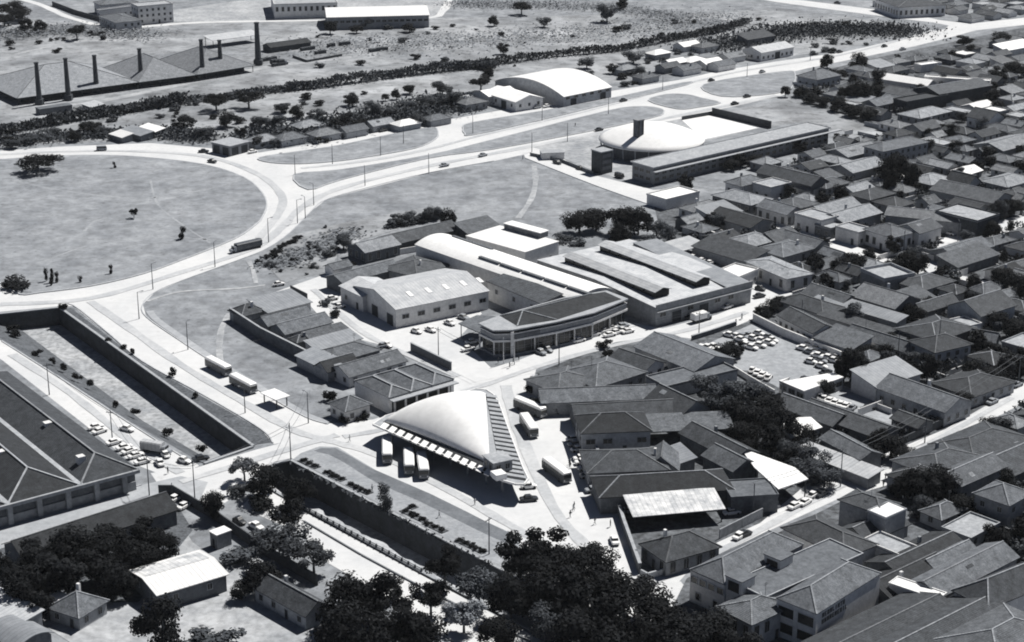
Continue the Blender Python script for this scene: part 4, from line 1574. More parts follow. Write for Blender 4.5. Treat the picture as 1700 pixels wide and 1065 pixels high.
# ------------------------------------------------------------------ block along the plaza wall
H('j', 285, 245, 15, 13, 40, 'hip', 'tile_mid', 'plaster_grey', label='grey hipped house on the rounded corner of the plaza', h=3.8, wins='small')
H('j', 530, 190, 18, 15, 40, 'hip', 'tile_mid', 'plaster_grey', label='wide grey hipped roof next to the rounded plaza corner', h=4, r=2.6)
H('j', 500, 335, 30, 9, 6, 'gable', 'tile_mid', 'plaster_grey', label='long grey gable running in from the plaza wall below the wide hips', h=4, wins=None)
building(r3('j', (588, 122), (808, 196), (912, 150), 4), 4, 'gable', 1.6, 'tile_dark', 'plaster_white', label='white walled long house with small dark windows under a dark gable', step=3, skip=0)
H('j', 1050, 70, 24, 15, -52, 'gable', 'tile_mid', 'plaster_grey', label='broad grey gable bordering the street side of the car lot', h=4, r=2.6, wins=None)
H('j', 1100, 215, 24, 9, 32, 'flat', 'roof_felt', 'plaster_grey', label='long flat grey roof beneath the car lot hedge', h=3.4, wins=None)
H('j', 1010, 385, 14, 10, -55, 'gable', 'tile_mid', 'plaster_grey', label='steep grey gable with a dark end wall above the long plaza sheds', h=4.4, r=3.0, wins=None)
H('j', 690, 430, 28, 10, 8, 'gable', 'tile_dark', 'plaster_dark', label='long dark gable, first of the big dark roofs along the plaza wall', h=4.2, wins=None)
H('j', 600, 510, 17, 11, 6, 'hip', 'tile_dark', 'plaster_grey', label='tall dark hipped house with a grey two storey end wall near the plaza wall', h=6.2, r=2.6, wins='wide', z0=3.5, step=4)
H('j', 990, 535, 28, 7, 6, 'shed', 'tile_mid', None, label='long grey open shed roof facing the inner yard', h=3.4, r=1.4, cat='shed', name='open_shed', wins=None)
H('j', 1270, 640, 20, 8, -56, 'gable', 'tile_dark', 'plaster_dark', label='dark gable running down the far side of the inner yard', h=4, wins=None)
H('j', 1345, 745, 11, 8, -56, 'gable', 'tile_mid', 'plaster_dark', label='greyer gable end bay beside the bright triangular roof', h=4, wins=None)
H('j', 670, 745, 19, 13, 6, 'hip', 'tile_dark', 'plaster_grey', label='dark hipped roof in the middle of the row along the plaza wall', h=4.2, r=2.4, wins=None)
H('j', 910, 745, 9, 8, 82, 'gable', 'tile_mid', 'plaster_grey', label='small steep roofed hut standing in the inner yard', h=3, r=3, wins=None)
H('j', 1020, 730, 9, 4, -70, 'shed', 'sheet_grey', 'plaster_grey', label='narrow grey lean-to in the inner yard', h=2.8, r=.8, wins=None)
H('j', 910, 890, 31, 11, 8, 'hip', 'tile_dark', 'plaster_dark', label='large dark hipped roof directly behind the white mottled awning', h=4.6, r=2.4, wins=None)
building(r3('n', (742, 318), (1265, 272), (1275, 175), 4.4), 3.6, 'shed', 1.2, 'sheet_mottled', None, cat='awning', name='awning', wins=None, o=.3, label='long white mottled sheet awning below the large dark hip')
tri = [TG('l', *p, 5) for p in ((292, 108), (362, 205), (480, 312), (628, 262), (560, 205))]
c0 = sum(tri, Vector()) / len(tri)
c0.z = 0
root = thing('triangle_roof', 'roof', c0, 0, 'bright white three sided sheet roof among dark trees by the diagonal street')
m = MB()
m.prism([(p.x, p.y) for p in tri], 4.6, 4.85)
m.build('roof', 'sheet_white', root, org=c0)
for p in tri:
    q = p + (Vector((c0.x, c0.y, 5)) - p) * .08
    m = MB()
    m.box(q.x - .15, q.x + .15, q.y - .15, q.y + .15, 0, 4.6)
    m.build('post', 'timber_dark', root, org=c0)
OCC.append((c0.x, c0.y, 0.7, 9, 6))
H('l', 340, 300, 11, 9, 8, 'flat', 'roof_felt', 'plaster_dark', label='squat dark flat roofed store behind the timber pile', h=4.2, wins=None, parapet=.3)
pl = at('l', 385, 385, 9, 4, 10, .6)
t = thing('timber_pile', 'timber', (pl[0], pl[1], 0), pl[2], 'pale planks stacked in steps beside the dark store')
for k in range(3):
    m = MB()
    m.box(-4.5, 4.5, -2 + k * 1.4, -1 + k * 1.4, 0, .7 + .35 * k)
    m.build('plank', 'timber_pale', t)
building(r3('n', (785, 492), (930, 592), (1150, 450), 4.0), 4.0, 'hip', 2.6, 'tile_dark', 'plaster_grey', label='hip roofed corner house where the plaza meets the diagonal street', step=3.0, skip=0, wins='tall', z0=1.9)
wall_run('plaza_wall', [(890, 636), (912, 656), (952, 668), (998, 775), (1018, 823), (1036, 880), (1062, 952)], 2.4, 'plaster_dark', 'long dark wall with a pale coping bounding the bus plaza', cap='concrete', w=.5)
wall_run('garden_wall', [(1064, 956), (1075, 962), (1100, 955), (1120, 940)], 1.6, 'plaster_grey', 'low pale garden wall curving round the hip roofed corner house', w=.4)
wall_run('street_wall', [T('l', 190, 560), T('l', 300, 505), T('l', 400, 455)], 2.4, 'plaster_grey', 'pale walled yard front on the diagonal street below the timber pile')
wall_run('street_wall', [T('l', 640, 300), T('l', 880, 205), T('l', 1020, 130), T('l', 1290, 5)], 2.2, 'brick_dark', 'long dark wall along the upper side of the diagonal street')
wall_run('inner_wall', [T('j', 820, 205), T('j', 900, 240), T('j', 1030, 180)], 2.0, 'plaster_grey', 'grey yard wall behind the white walled long house')

# ------------------------------------------------------------------ car lot, its office and walls
wall_run('lot_wall', [(1250, 533), (1300, 558), (1350, 578), (1398, 598)], 2.4, 'plaster_white', 'long white wall along the upper side of the car lot', cap='plaster_white')
wall_run('lot_wall', [T('s', 255, 665), T('s', 450, 605), T('s', 650, 535)], 1.4, 'plaster_dark', 'low dark wall between the street and the car lot', cap='concrete')
wall_run('lot_wall', [T('k', 250, 780), T('k', 330, 830), T('k', 460, 905)], 1.6, 'plaster_white', 'pale curving wall at the lower edge of the car lot')
pA, pB, pC = TG('k', 482, 832, 3.6), TG('k', 606, 884, 3.6), TG('k', 802, 815, 3.6)
c0 = Vector((pB.x, pB.y, 0))
root = thing('lot_office', 'office', c0, 0, 'bright white flat roofed office bent in an L at the foot of the car lot')
u, v = (pB - pA).normalized(), (pC - pB).normalized()
n1, n2 = Vector((-u.y, u.x, 0)), Vector((-v.y, v.x, 0))
for nm, z0, z1, d, mt in (('wall', 0, 3.3, .25, 'plaster_white'), ('roof', 3.31, 3.65, 0, 'paint_white')):
    w = 4.2 - d
    poly = [pA + n1 * d, pB + n1 * d - u * d * 0, pC + n2 * d, pC + n2 * w, pB + (n2 * w - u * w) * 1.0, pA + n1 * w]
    m = MB()
    m.prism([(p.x, p.y) for p in poly], z0, z1)
    m.build(nm, mt, root, org=c0)
ln = (pC - pB).length
for i in range(5):
    p = pB + v * (ln * (i + .5) / 5) + n2 * .22
    put('window', win_mesh('wide'), root, (p.x - c0.x, p.y - c0.y, 1.9), atan2(v.y, v.x) + pi)
ln = (pB - pA).length
for i in range(3):
    p = pA + u * (ln * (i + .5) / 3) + n1 * .22
    put('window', win_mesh('wide'), root, (p.x - c0.x, p.y - c0.y, 1.9), atan2(u.y, u.x) + pi)
OCC.append((pB.x, pB.y, 0, 9, 9))

building(r3('h', (1240, 388), (1368, 335), (1252, 288), 4.2), 4.2, 'flat', 0, 'sheet_white', 'plaster_white', cat='office', name='side_office', label='small white flat roofed office with a dark parapet beside the monitor factory', wins='small')
building(r3('k', (322, 245), (520, 330), (622, 295), 4.6), 4.6, 'hip', 1.0, 'tile_pale', 'plaster_white', label='bright white house with big dark windows across the yard from the factory', wins='tall', z0=2.2, step=5, skip=0)
H('o', 590, 930, 13, 8, 40, 'shed', 'sheet_pale', None, label='pale open carport behind the monitor factory', cat='carport', name='carport', h=3.2, r=.8, wins=None)
H('o', 880, 960, 24, 10, -48, 'shed', 'tile_dark', 'plaster_grey', label='long dark sloping roof below the pale lane wall', wins=None)
wall_run('lane_wall', [T('p', 290, 590), T('p', 430, 635), T('p', 700, 735), T('p', 960, 680)], 2.2, 'plaster_grey', 'pale bent lane wall climbing behind the carport', cap='plaster_white', w=.4)

# houses between the gymnasium and the car lot
building(r3('p', (470, 240), (830, 335), (960, 260), 4.6), 4.6, 'hip', 2.0, 'tile_pale', 'plaster_dark', label='wide pale hipped house with a shaded row of white framed windows', wins='tall', z0=2.2, step=3.2, skip=0)
H('p', 780, 90, 13, 8, 40, 'hip', 'tile_mid', 'plaster_white', label='white house with a grey hip just behind the wide pale hipped house', h=4.6)
H('p', 1030, 120, 11, 9, 40, 'flat', 'roof_felt_pale', 'plaster_white', label='white cube house between two dark roofs', h=5)
H('p', 1220, 45, 26, 10, -48, 'gable', 'tile_dark', 'plaster_dark', label='long very dark gable behind the white cube house', h=5, r=2.4, wins=None)
H('p', 1390, 130, 12, 9, 40, 'hip', 'tile_mid', 'plaster_grey', label='grey hip attached to the end of the long very dark gable')
H('p', 1560, 110, 13, 9, 40, 'hip', 'tile_mid', 'plaster_grey', label='grey hip beyond the long very dark gable')
H('p', 1110, 345, 14, 9, -50, 'gable', 'tile_mid', 'plaster_white', label='white twin gabled house along the back street', h=4.4, wins='tall', step=3)
H('p', 1240, 300, 13, 11, 40, 'hip', 'tile_mid', 'plaster_white', label='grey hip over the white twin gabled house', h=4)
H('p', 1450, 420, 12, 9, -50, 'flat', 'roof_felt_pale', 'plaster_white', label='white plain walled house on the bend of the back street', h=5.2, wins='small')
H('p', 1590, 510, 9, 7, 40, 'flat', 'roof_felt_pale', 'plaster_dark', label='small dark fronted kiosk with a pale roof on the back street', h=3.4, cat='kiosk', name='kiosk')
H('p', 1600, 330, 20, 8, 40, 'gable', 'tile_pale', 'plaster_white', label='pale long gable behind the plain walled house')
H('p', 380, 330, 15, 9, 40, 'hip', 'tile_pale', 'plaster_white', label='pale hip below the gymnasium side street', wins='small')
H('p', 530, 380, 14, 9, 40, 'shed', 'sheet_grey', 'plaster_white', label='pale grey sloping roof in front of the wide pale hipped house')
H('p', 740, 440, 20, 12, -50, 'gable', 'tile_dark', 'plaster_grey', label='big dark gable in front of the shaded window row', wins=None)
H('p', 840, 640, 15, 11, 40, 'hip', 'tile_pale', 'plaster_white', label='pale grey hip inside the bend of the lane wall')
H('p', 1080, 600, 12, 9, 40, 'gable', 'tile_mid', 'plaster_grey', label='grey gable facing the kiosk across the back street')
H('p', 1160, 720, 16, 12, 40, 'hip', 'tile_mid', 'plaster_grey', label='large grey hip above the bright white house')
H('p', 1330, 650, 16, 8, -50, 'gable', 'tile_mid', 'plaster_grey', label='long grey gable along the lower edge of the back street')
H('p', 100, 215, 17, 10, 40, 'flat', 'sheet_white', 'plaster_white', label='flat white shed roof at the end of the gymnasium side street', h=3.6, wins=None)
H('p', 60, 190, 12, 8, 40, 'flat', 'roof_felt', 'plaster_white', label='flat grey roof joined to the white shed on the side street', h=4.2, wins=None) if False else None
# upper right quarter
H('c', 680, 355, 17, 12, 40, 'hip', 'tile_mid', 'plaster_grey', label='big hipped house in a garden beside the avenue bend', h=4.6, r=2.8)
H('c', 430, 225, 24, 13, 40, 'gable', 'sheet_pale', 'plaster_white', cat='hall', name='avenue_hall', label='pale gabled hall with a dark doorway on the avenue', h=4.6, wins='small', door='gate')
H('c', 370, 170, 20, 8, 38, 'shed', 'tile_mid', 'plaster_dark', cat='shed', name='shed', label='low grey shed behind the pale avenue hall', wins=None)
H('c', 1120, 385, 24, 9, -40, 'gable', 'sheet_white', 'plaster_white', cat='shed', name='shed', label='long white sheet roof between the tall dark trees', wins=None)
H('c', 1120, 445, 20, 12, -45, 'gable', 'tile_mid', 'plaster_dark', label='grey gable against the long dark works', wins=None)
H('c', 1340, 415, 34, 15, 34, 'gable', 'tile_mid', 'brick_dark', cat='works', name='long_works', label='long grey roofed works with a deep dark front', h=6, wins=None)
H('c', 1180, 470, 26, 8, 34, 'flat', 'tile_dark', 'brick_dark', cat='works', name='long_works', label='dark low wing of the long works', h=5, wins=None)
H('c', 1360, 378, 30, 5, -20, 'flat', 'sheet_white', 'plaster_white', cat='shed', name='shed', label='thin bright white roof along the crest behind the long works', h=4, wins=None)
H('c', 975, 490, 14, 9, 40, 'gable', 'tile_mid', 'plaster_grey', label='grey gable in the shade of the tall dark trees')
H('c', 1060, 695, 26, 10, 36, 'hip', 'tile_mid', 'plaster_grey', label='long two storey house with rows of windows near the gymnasium field', h=6.6, rows=2, step=3, skip=0)
H('c', 545, 830, 24, 11, -48, 'gable', 'tile_dark', 'plaster_dark', label='large dark gable behind the row of white houses', h=4.6, r=2.4, wins=None) if False else None
H('c', 845, 725, 20, 12, 40, 'gable', 'tile_pale', 'plaster_grey', label='pale gable on the slope under the gymnasium field', wins=None)
H('c', 870, 800, 20, 12, 40, 'gable', 'tile_pale', 'plaster_grey', label='second pale gable below the first on the slope', wins=None)
H('c', 420, 780, 9, 8, 40, 'hip', 'tile_pale', 'plaster_grey', label='pale hip beside the trees of the long annex')
H('c', 1230, 865, 14, 11, 40, 'hip', 'tile_pale', 'plaster_grey', label='pale hip right beside the tall tree pair')
H('c', 1390, 870, 10, 8, -50, 'gable', 'tile_dark', 'plaster_grey', label='steep dark gable beyond the tall tree pair', r=3)
H('c', 1610, 870, 18, 12, 40, 'hip', 'tile_pale', 'plaster_grey', label='pale grey hip at the town edge beyond the steep dark gable')
H('c', 1430, 930, 26, 14, -45, 'gable', 'tile_mid', 'plaster_grey', label='very wide grey gable below the steep dark gable', r=2.4, wins=None)
H('c', 1500, 555, 11, 11, -50, 'gable', 'tile_dark', 'plaster_white', label='dark gable with a bright white end wall on the far slope', h=4.6, r=3)
H('c', 1200, 540, 22, 12, 40, 'hip', 'tile_pale', 'plaster_grey', label='wide pale hip under the long dark works')
H('c', 1190, 610, 13, 9, 40, 'gable', 'tile_mid', 'plaster_grey', label='grey gable just below the wide pale hip')
H('c', 1600, 690, 24, 14, 40, 'gable', 'tile_pale', 'plaster_grey', label='wide pale gable at the town edge on the far slope', wins=None)
H('c', 1640, 220, 24, 8, 38, 'shed', 'sheet_white', 'plaster_white', cat='shed', name='shed', label='white sloping shed far up at the town edge', wins=None)
H('c', 1215, 305, 13, 5, 30, 'flat', 'sheet_white', 'plaster_white', cat='shed', name='shed', label='small bright white roof in the far gardens', wins=None)
H('q', 1170, 400, 17, 13, -48, 'flat', 'roof_felt_pale', 'brick_dark', cat='warehouse', name='corner_warehouse', label='pale flat roofed warehouse with a deep dark front on the back street', h=6.4, wins=None)
H('q', 780, 410, 26, 11, -22, 'gable', 'tile_pale', 'plaster_grey', label='long pale gable beside the pale flat warehouse', h=5, r=1.6, wins=None)
building(r3('q', (200, 560), (460, 640), (720, 610), 5.6), 5.6, 'hip', 2.2, 'tile_mid', 'plaster_white', cat='building', name='corner_house', label='white corner house with tall dark arches on the back street crossing', wins='tall', step=2.8, z0=2.4, skip=0)
H('q', 710, 520, 12, 10, 40, 'gable', 'tile_mid', 'plaster_white', label='white gabled house adjoining the arched corner house', h=5.6)
H('q', 100, 540, 10, 7, -50, 'flat', 'roof_felt_pale', 'plaster_white', label='flat white house uphill of the arched corner house', h=4.6)
H('q', 60, 400, 20, 12, 40, 'gable', 'tile_pale', 'plaster_grey', label='broad pale gable behind the flat white house', h=4.2, wins=None)
H('q', 480, 290, 10, 10, 40, 'hip', 'tile_mid', 'plaster_grey', label='rounded looking grey hip behind the long pale gable')
H('q', 270, 210, 14, 10, 40, 'hip', 'tile_dark', 'plaster_dark', label='dark hip at the foot of the tall tree pair', wins=None)
H('q', 1120, 720, 20, 10, 40, 'gable', 'tile_mid', 'plaster_grey', label='grey gable on the far corner of the back street crossing', wins=None)
H('q', 1180, 810, 22, 8, 40, 'shed', 'tile_mid', 'plaster_dark', label='long grey lean-to below the far corner gable', wins=None)
building(r3('k', (885, 295), (1000, 345), (1105, 300), 4.6), 4.6, 'flat', 0, 'roof_felt_pale', 'plaster_grey', label='flat roofed house with a high parapet ring below the crossing', parapet=.9, wins=None)
H('k', 1010, 405, 16, 13, -48, 'gable', 'tile_pale', 'plaster_dark', label='large two toned gable below the parapet house', h=4.6, r=2.6, wins=None)
H('k', 1120, 425, 17, 8, 38, 'shed', 'tile_mid', 'plaster_dark', label='grey wing joined to the large two toned gable', wins=None)
H('k', 1245, 445, 16, 5, 38, 'gable', 'tile_mid', 'plaster_dark', label='narrow grey gable beside the two toned gable')
H('k', 1200, 330, 15, 11, 38, 'hip', 'tile_mid', 'plaster_grey', label='grey hip next to the parapet house')
H('k', 1385, 540, 8, 7, 30, 'flat', 'roof_felt_pale', 'plaster_white', label='pale square flat roof right by the white water tank', h=4.2)
H('k', 1480, 440, 16, 12, 38, 'gable', 'tile_mid', 'plaster_grey', label='tall grey gable behind the white water tank', h=6, r=3)
H('k', 1495, 605, 7, 5, -30, 'gable', 'tile_mid', 'plaster_dark', label='little grey roof in the dark gardens below the tank')
building(r3('k', (1125, 635), (1250, 690), (1345, 615), 5.8), 5.8, 'hip', 2.2, 'tile_dark', 'plaster_grey', label='tall dark hipped house with small windows among the dark gardens', wins='small', step=3, z0=4)
H('k', 1255, 560, 18, 14, 40, 'hip', 'tile_dark', 'plaster_dark', label='dark wide hip uphill of the tall dark hipped house', h=5, wins=None)
building(r3('k', (480, 508), (650, 595), (710, 545), 4.2), 4.2, 'gable', 1.8, 'tile_mid', 'plaster_white', label='white walled grey gabled house behind the car lot wall', step=2.6, skip=0)
H('k', 640, 440, 18, 10, -50, 'hip', 'tile_dark', 'plaster_grey', label='dark hip behind the house at the car lot wall', wins=None)
H('k', 740, 400, 15, 9, -50, 'gable', 'tile_mid', 'plaster_grey', label='grey gable on the slope behind the bright white house')
H('k', 800, 620, 13, 9, -50, 'shed', 'tile_mid', 'plaster_white', label='pale walled lean-to on the upper corner of the car lot wall')
H('k', 985, 615, 20, 6, -48, 'gable', 'tile_mid', 'plaster_white', label='long narrow house with a white gable end uphill of the lots')
H('k', 900, 555, 30, 4, -47, 'shed', 'tile_mid', 'plaster_grey', label='very long narrow lean-to roof running uphill behind the lots', r=.8, wins=None)
H('k', 880, 470, 30, 5, -47, 'shed', 'sheet_grey', 'plaster_grey', label='second very long narrow roof higher up the slope', r=.8, wins=None)
H('k', 1010, 790, 17, 9, 36, 'shed', 'sheet_grey', 'plaster_white', label='pale workshop with a dark cart opening beside the lower lot', h=4.4, wins=None, door='gate')
H('k', 1195, 880, 22, 11, -50, 'gable', 'tile_mid', 'plaster_grey', label='large grey gabled house between the lower lot and the diagonal street', h=4.4, r=2.4, wins='small')
H('k', 1440, 825, 18, 13, 38, 'hip', 'tile_dark', 'plaster_grey', label='dark hip on the upper side of the diagonal street', wins='small')
H('k', 650, 965, 19, 8, -48, 'gable', 'tile_mid', 'plaster_dark', label='grey gable under the lot office', wins=None)
H('k', 830, 1005, 24, 9, -48, 'gable', 'tile_mid', 'plaster_dark', label='long grey gable bordering the lower lot', wins=None)
building(r3('l', (690, 62), (882, 165), (960, 125), 4), 4, 'gable', 1.4, 'tile_mid', 'plaster_dark', cat='shed', name='shed', label='long low shed roof against the dark street wall', wins=None)
H('l', 770, 170, 22, 5, -48, 'shed', 'sheet_pale', 'plaster_grey', label='pale strip roof below the long low shed', h=3, r=.6, wins=None)
p = TG('r', 1165, 520)
t = thing('water_tank', 'water tank', p, 0, 'white topped round water tank on slim legs in the dark gardens')
m = MB()
m.tube((0, 0, 5.4), (0, 0, 7.2), 1.5, 1.5, 16)
m.build('tank', 'paint_white', t)
for k in range(4):
    a = pi / 4 + k * pi / 2
    m = MB()
    m.tube((1.1 * cos(a), 1.1 * sin(a), 0), (1.1 * cos(a), 1.1 * sin(a), 5.4), .16, .16)
    m.build('leg', 'concrete', t)
# ------------------------------------------------------------------ lower right blocks
def parted_windows(root, side, L, W, zs, n, w=1.6, h=1.4):
    """near windows: frame > pane, sill"""
    ln = L if side in (0, 2) else W
    off = W / 2 if side in (0, 2) else L / 2
    for z in zs:
        for i in range(n):
            s = -ln / 2 + ln * (i + .5) / n
            loc = {0: (s, -off, z), 1: (off, s, z), 2: (s, off, z), 3: (-off, s, z)}[side]
            rz = (pi, -pi / 2, 0, pi / 2)[side]
            f = MB()
            t_ = .14
            f.box(-w / 2 - t_, -w / 2, -.05, .14, -h / 2 - t_, h / 2 + t_)
            f.box(w / 2, w / 2 + t_, -.05, .14, -h / 2 - t_, h / 2 + t_)
            f.box(-w / 2, w / 2, -.05, .14, -h / 2 - t_, -h / 2)
            f.box(-w / 2, w / 2, -.05, .14, h / 2, h / 2 + t_)
            wn_ = put('window', f.data('window', 'plaster_white'), root, loc, rz)
            g = MB()
            g.box(-w / 2, w / 2, -.04, .02, -h / 2, h / 2)
            put('pane', g.data('pane', 'glass'), wn_)


pl = r3('l', (48, 708), (218, 782), (642, 602), 7.4)
b1 = building(pl, 7.4, 'hip', 2.8, 'tile_mid', 'plaster_white', cat='building', name='corner_hall', o=.12, label='big white walled hall under a grey hip at the foot of the diagonal street', wins=None)
L, W = pl[3], pl[4]
sides = facing(*pl[:3])
parted_windows(b1, 3 if 3 in sides else 0, L, W, (5.4,), 4) if W < L else parted_windows(b1, 0, L, W, (5.4,), 4)
for s in sides:
    parted_windows(b1, s, L, W, (1.9,), max(2, int((L if s in (0, 2) else W) / 6)), 1.2, 1.6)
for x, y in ((292, 778), (480, 672)):
    q = at('l', x, y, 4.2, 4.2, degrees(pl[2]), 7.5)
    tr = thing('stair_house', 'roof house', (q[0], q[1], 0), q[2], 'white stair turret with one dark opening, %s' % ('lower, beside the low tiled wing' if x < 300 else 'upper, on the flat terrace'), group='stair turrets of the white hall')
    m = MB()
    m.box(-2.1, 2.1, -2.1, 2.1, 0, 9.2)
    m.build('wall', 'plaster_white', tr)
    m = MB()
    m.box(-2.3, 2.3, -2.3, 2.3, 9.2, 9.4)
    m.build('roof', 'roof_felt', tr)
    m = MB()
    m.box(-1.4, 1.4, -2.16, -2.08, 6.4, 8.6)
    m.build('opening', 'dark_opening', tr)
H('l', 580, 690, 30, 9, 40, 'flat', 'roof_felt', 'plaster_grey', label='flat grey terrace roof between the white hall and the lettered block', h=7.0, wins=None, parapet=.3)
pl = r3('l', (472, 848), (668, 925), (1032, 745), 8.4)
b2 = building(pl, 8.4, 'hip', 2.6, 'tile_mid', 'plaster_white', cat='building', name='lettered_block', o=.12, label='two storey white block with two rows of dark lettering on its side wall', wins=None)
cx, cy, yaw, L, W = pl
# which local side carries the ribbon windows (towards lower left) and which the lettering (towards lower right)
best = {}
for k, a in enumerate((-pi / 2, 0, pi / 2, pi)):
    best[k] = (cos(yaw + a), sin(yaw + a))
ribs = min(best, key=lambda k: best[k][0] + best[k][1])
lett = max(best, key=lambda k: best[k][0] - best[k][1])
parted_windows(b2, ribs, L, W, (2.4, 6.0), 2, (L if ribs in (0, 2) else W) / 2 - 1.0, 2.2)
ln = L if lett in (0, 2) else W
off = (W if lett in (0, 2) else L) / 2
rz = (0, pi / 2, pi, -pi / 2)[lett]
# worn lettering: two lines of heavy capitals too blurred to read in the photograph, built as plain letter strokes
strokes = ['I', 'L', 'E', 'H', 'T', 'O', 'A', 'N']
rl = random.Random(3)
sb = MB()
x0 = -ln / 2 + 2.0 if True else 0
for row, (z, n) in enumerate(((7.1, 9), (5.7, 10))):
    x = x0
    for i in range(n):
        w = .62
        kind = rl.choice(strokes)
        bars = {'I': [(.2, .4, 0, 1)], 'L': [(0, .2, 0, 1), (.2, .6, 0, .2)], 'E': [(0, .2, 0, 1), (.2, .6, 0, .2), (.2, .55, .42, .58), (.2, .6, .8, 1)], 'H': [(0, .2, 0, 1), (.42, .62, 0, 1), (.2, .42, .42, .6)],
                'T': [(.2, .42, 0, .8), (0, .62, .8, 1)], 'O': [(0, .2, 0, 1), (.42, .62, 0, 1), (.2, .42, 0, .2), (.2, .42, .8, 1)], 'A': [(0, .2, 0, 1), (.42, .62, 0, 1), (.2, .42, .8, 1), (.2, .42, .4, .55)], 'N': [(0, .2, 0, 1), (.42, .62, 0, 1), (.2, .42, .45, .75)]}[kind]
        lt = MB()
        for a0, a1, c0_, c1 in bars:
            lt.box(x + a0, x + a1, -.1, .02, z - .5 + c0_, z - .5 + c1)
        o_ = put('letter', lt.data('letter', 'letter_dark'), b2, {0: (0, -off, 0), 1: (off, 0, 0), 2: (0, off, 0), 3: (-off, 0, 0)}[lett], rz)
        x += .92
H('l', 370, 870, 12, 9, 40, 'hip', 'tile_mid', 'plaster_grey', label='low tiled wing with tall windows between hall and lettered block', h=6.2, r=1.6, wins='tall', z0=3.8, step=2.6, skip=0)
building(r3('l', (505, 500), (800, 645), (945, 575), 5), 5, 'hip', 2.2, 'tile_mid', 'plaster_white', label='grey hipped building with a white end wall behind the white hall', wins=None)
building(r3('l', (783, 362), (985, 432), (1075, 385), 7.0), 7.0, 'hip', 1.4, 'tile_mid', 'plaster_grey', label='tall plain walled house with a white terrace corner on the diagonal street', wins=None)
H('l', 1015, 405, 7, 5, 40, 'flat', 'paint_white', 'plaster_grey', label='white terrace deck on the tall plain walled house', h=7.3, wins=None, parapet=.15)
H('l', 1030, 575, 10, 6, -48, 'flat', 'roof_felt_pale', 'plaster_white', label='white cube outbuilding in the back yard behind the grey hips', h=4.2)
H('l', 950, 480, 14, 8, 40, 'gable', 'tile_dark', 'plaster_grey', label='dark gable between the tall plain house and the white cube outbuilding', wins=None)
H('l', 1170, 620, 22, 10, 40, 'gable', 'tile_dark', 'plaster_dark', label='dark gable in the hollow behind the lettered block', wins=None)
H('l', 1100, 720, 20, 9, 40, 'gable', 'tile_dark', 'plaster_dark', label='second dark gable touching the lettered block', wins=None)
H('l', 1310, 635, 14, 7, 40, 'gable', 'tile_mid', 'plaster_grey', label='short grey gable at the top of the hollow', wins=None)
H('l', 1390, 690, 27, 8, 41, 'gable', 'tile_mid', 'plaster_grey', label='long grey ridge roof with white ends beside the dark hall', h=4.4, wins=None)
H('l', 1165, 790, 11, 3.6, -40, 'flat', 'paint_white', 'plaster_white', label='bright white flat strip roof between two large halls', h=5, wins=None, parapet=.2)
building(r3('l', (1345, 805), (1512, 890), (1760, 715), 6.6), 6.6, 'hip', 3, 'tile_dark', 'plaster_white', cat='hall', name='dark_hall', label='big dark hipped hall with a white side wall at the town edge', wins=None)
H('l', 1015, 985, 32, 15, 40, 'gable', 'tile_dark', 'plaster_dark', cat='hall', name='dark_hall', label='very large rough dark roof in front of the lettered block', h=4.4, r=2.4, wins=None)
H('l', 1270, 990, 34, 14, 40, 'gable', 'tile_dark', 'plaster_dark', cat='hall', name='dark_hall', label='second very large dark roof parallel to the first', h=5.0, r=2.4, wins=None)
H('l', 1580, 1010, 22, 15, 40, 'hip', 'tile_mid', 'plaster_white', cat='hall', name='hall', label='grey hip with pale edges at the lowest town corner', h=6.4, r=2.6, wins=None)
H('l', 1280, 150, 19, 14, 40, 'hip', 'tile_dark', 'plaster_grey', label='dark hip on the lower side of the diagonal street opposite the low shed', h=4.6, wins=None)
H('l', 1470, 60, 22, 13, 40, 'hip', 'tile_dark', 'plaster_grey', label='wide dark hip further up the diagonal street', h=4.6, wins=None)
H('l', 1420, 205, 17, 8, 40, 'gable', 'tile_mid', 'plaster_grey', label='grey gable between the dark hips and the two storey villa', h=5)
H('l', 1165, 225, 11, 9, 40, 'hip', 'tile_dark', 'plaster_grey', label='small dark hip at the street behind the walking group', h=4, wins=None)
H('l', 1640, 130, 20, 14, 40, 'gable', 'tile_dark', 'plaster_dark', label='big dark gable at the town edge above the villa', wins=None)
building(r3('l', (1445, 330), (1612, 388), (1720, 330), 6.8), 6.8, 'hip', 2.2, 'tile_mid', 'plaster_grey', cat='villa', name='villa', label='two storey villa with a grey hip deep in dark garden shade', wins='small', rows=2, step=3.4)

# gardens: houses filling the gaps of the street grid
PAVED = [S_AVENUE, S_MID, S_DIAG, S_BACK, [(1148, 582), (1250, 537), (1405, 590), (1402, 625), (1400, 640), (1340, 655), (1290, 642), (1240, 615), (1185, 612)],
         [(1350, 662), (1400, 640), (1480, 668), (1512, 690), (1440, 725), (1375, 695)], [(868, 250), (905, 246), (980, 289), (1085, 315), (1150, 312), (1160, 322), (1080, 340), (1000, 312), (930, 285), (872, 262)],
         [(1184, 190), (1310, 162), (1400, 190), (1470, 222), (1400, 236), (1372, 207), (1320, 203), (1270, 212)]]
FILL = [[(1140, 345), (1200, 330), (1290, 280), (1400, 235), (1400, 195), (1330, 165), (1330, 130), (1480, 100), (1700, 62), (1800, 50), (1800, 560), (1700, 625), (1570, 700), (1430, 765),
         (1340, 800), (1220, 700), (1240, 660), (1350, 720), (1420, 640), (1410, 590), (1300, 540), (1330, 490), (1260, 440), (1150, 400)],
        [(1500, 780), (1800, 630), (1800, 1000), (1600, 900), (1480, 860)],
        [(1450, 0), (1800, -20), (1800, 15), (1600, 34), (1480, 15)]]


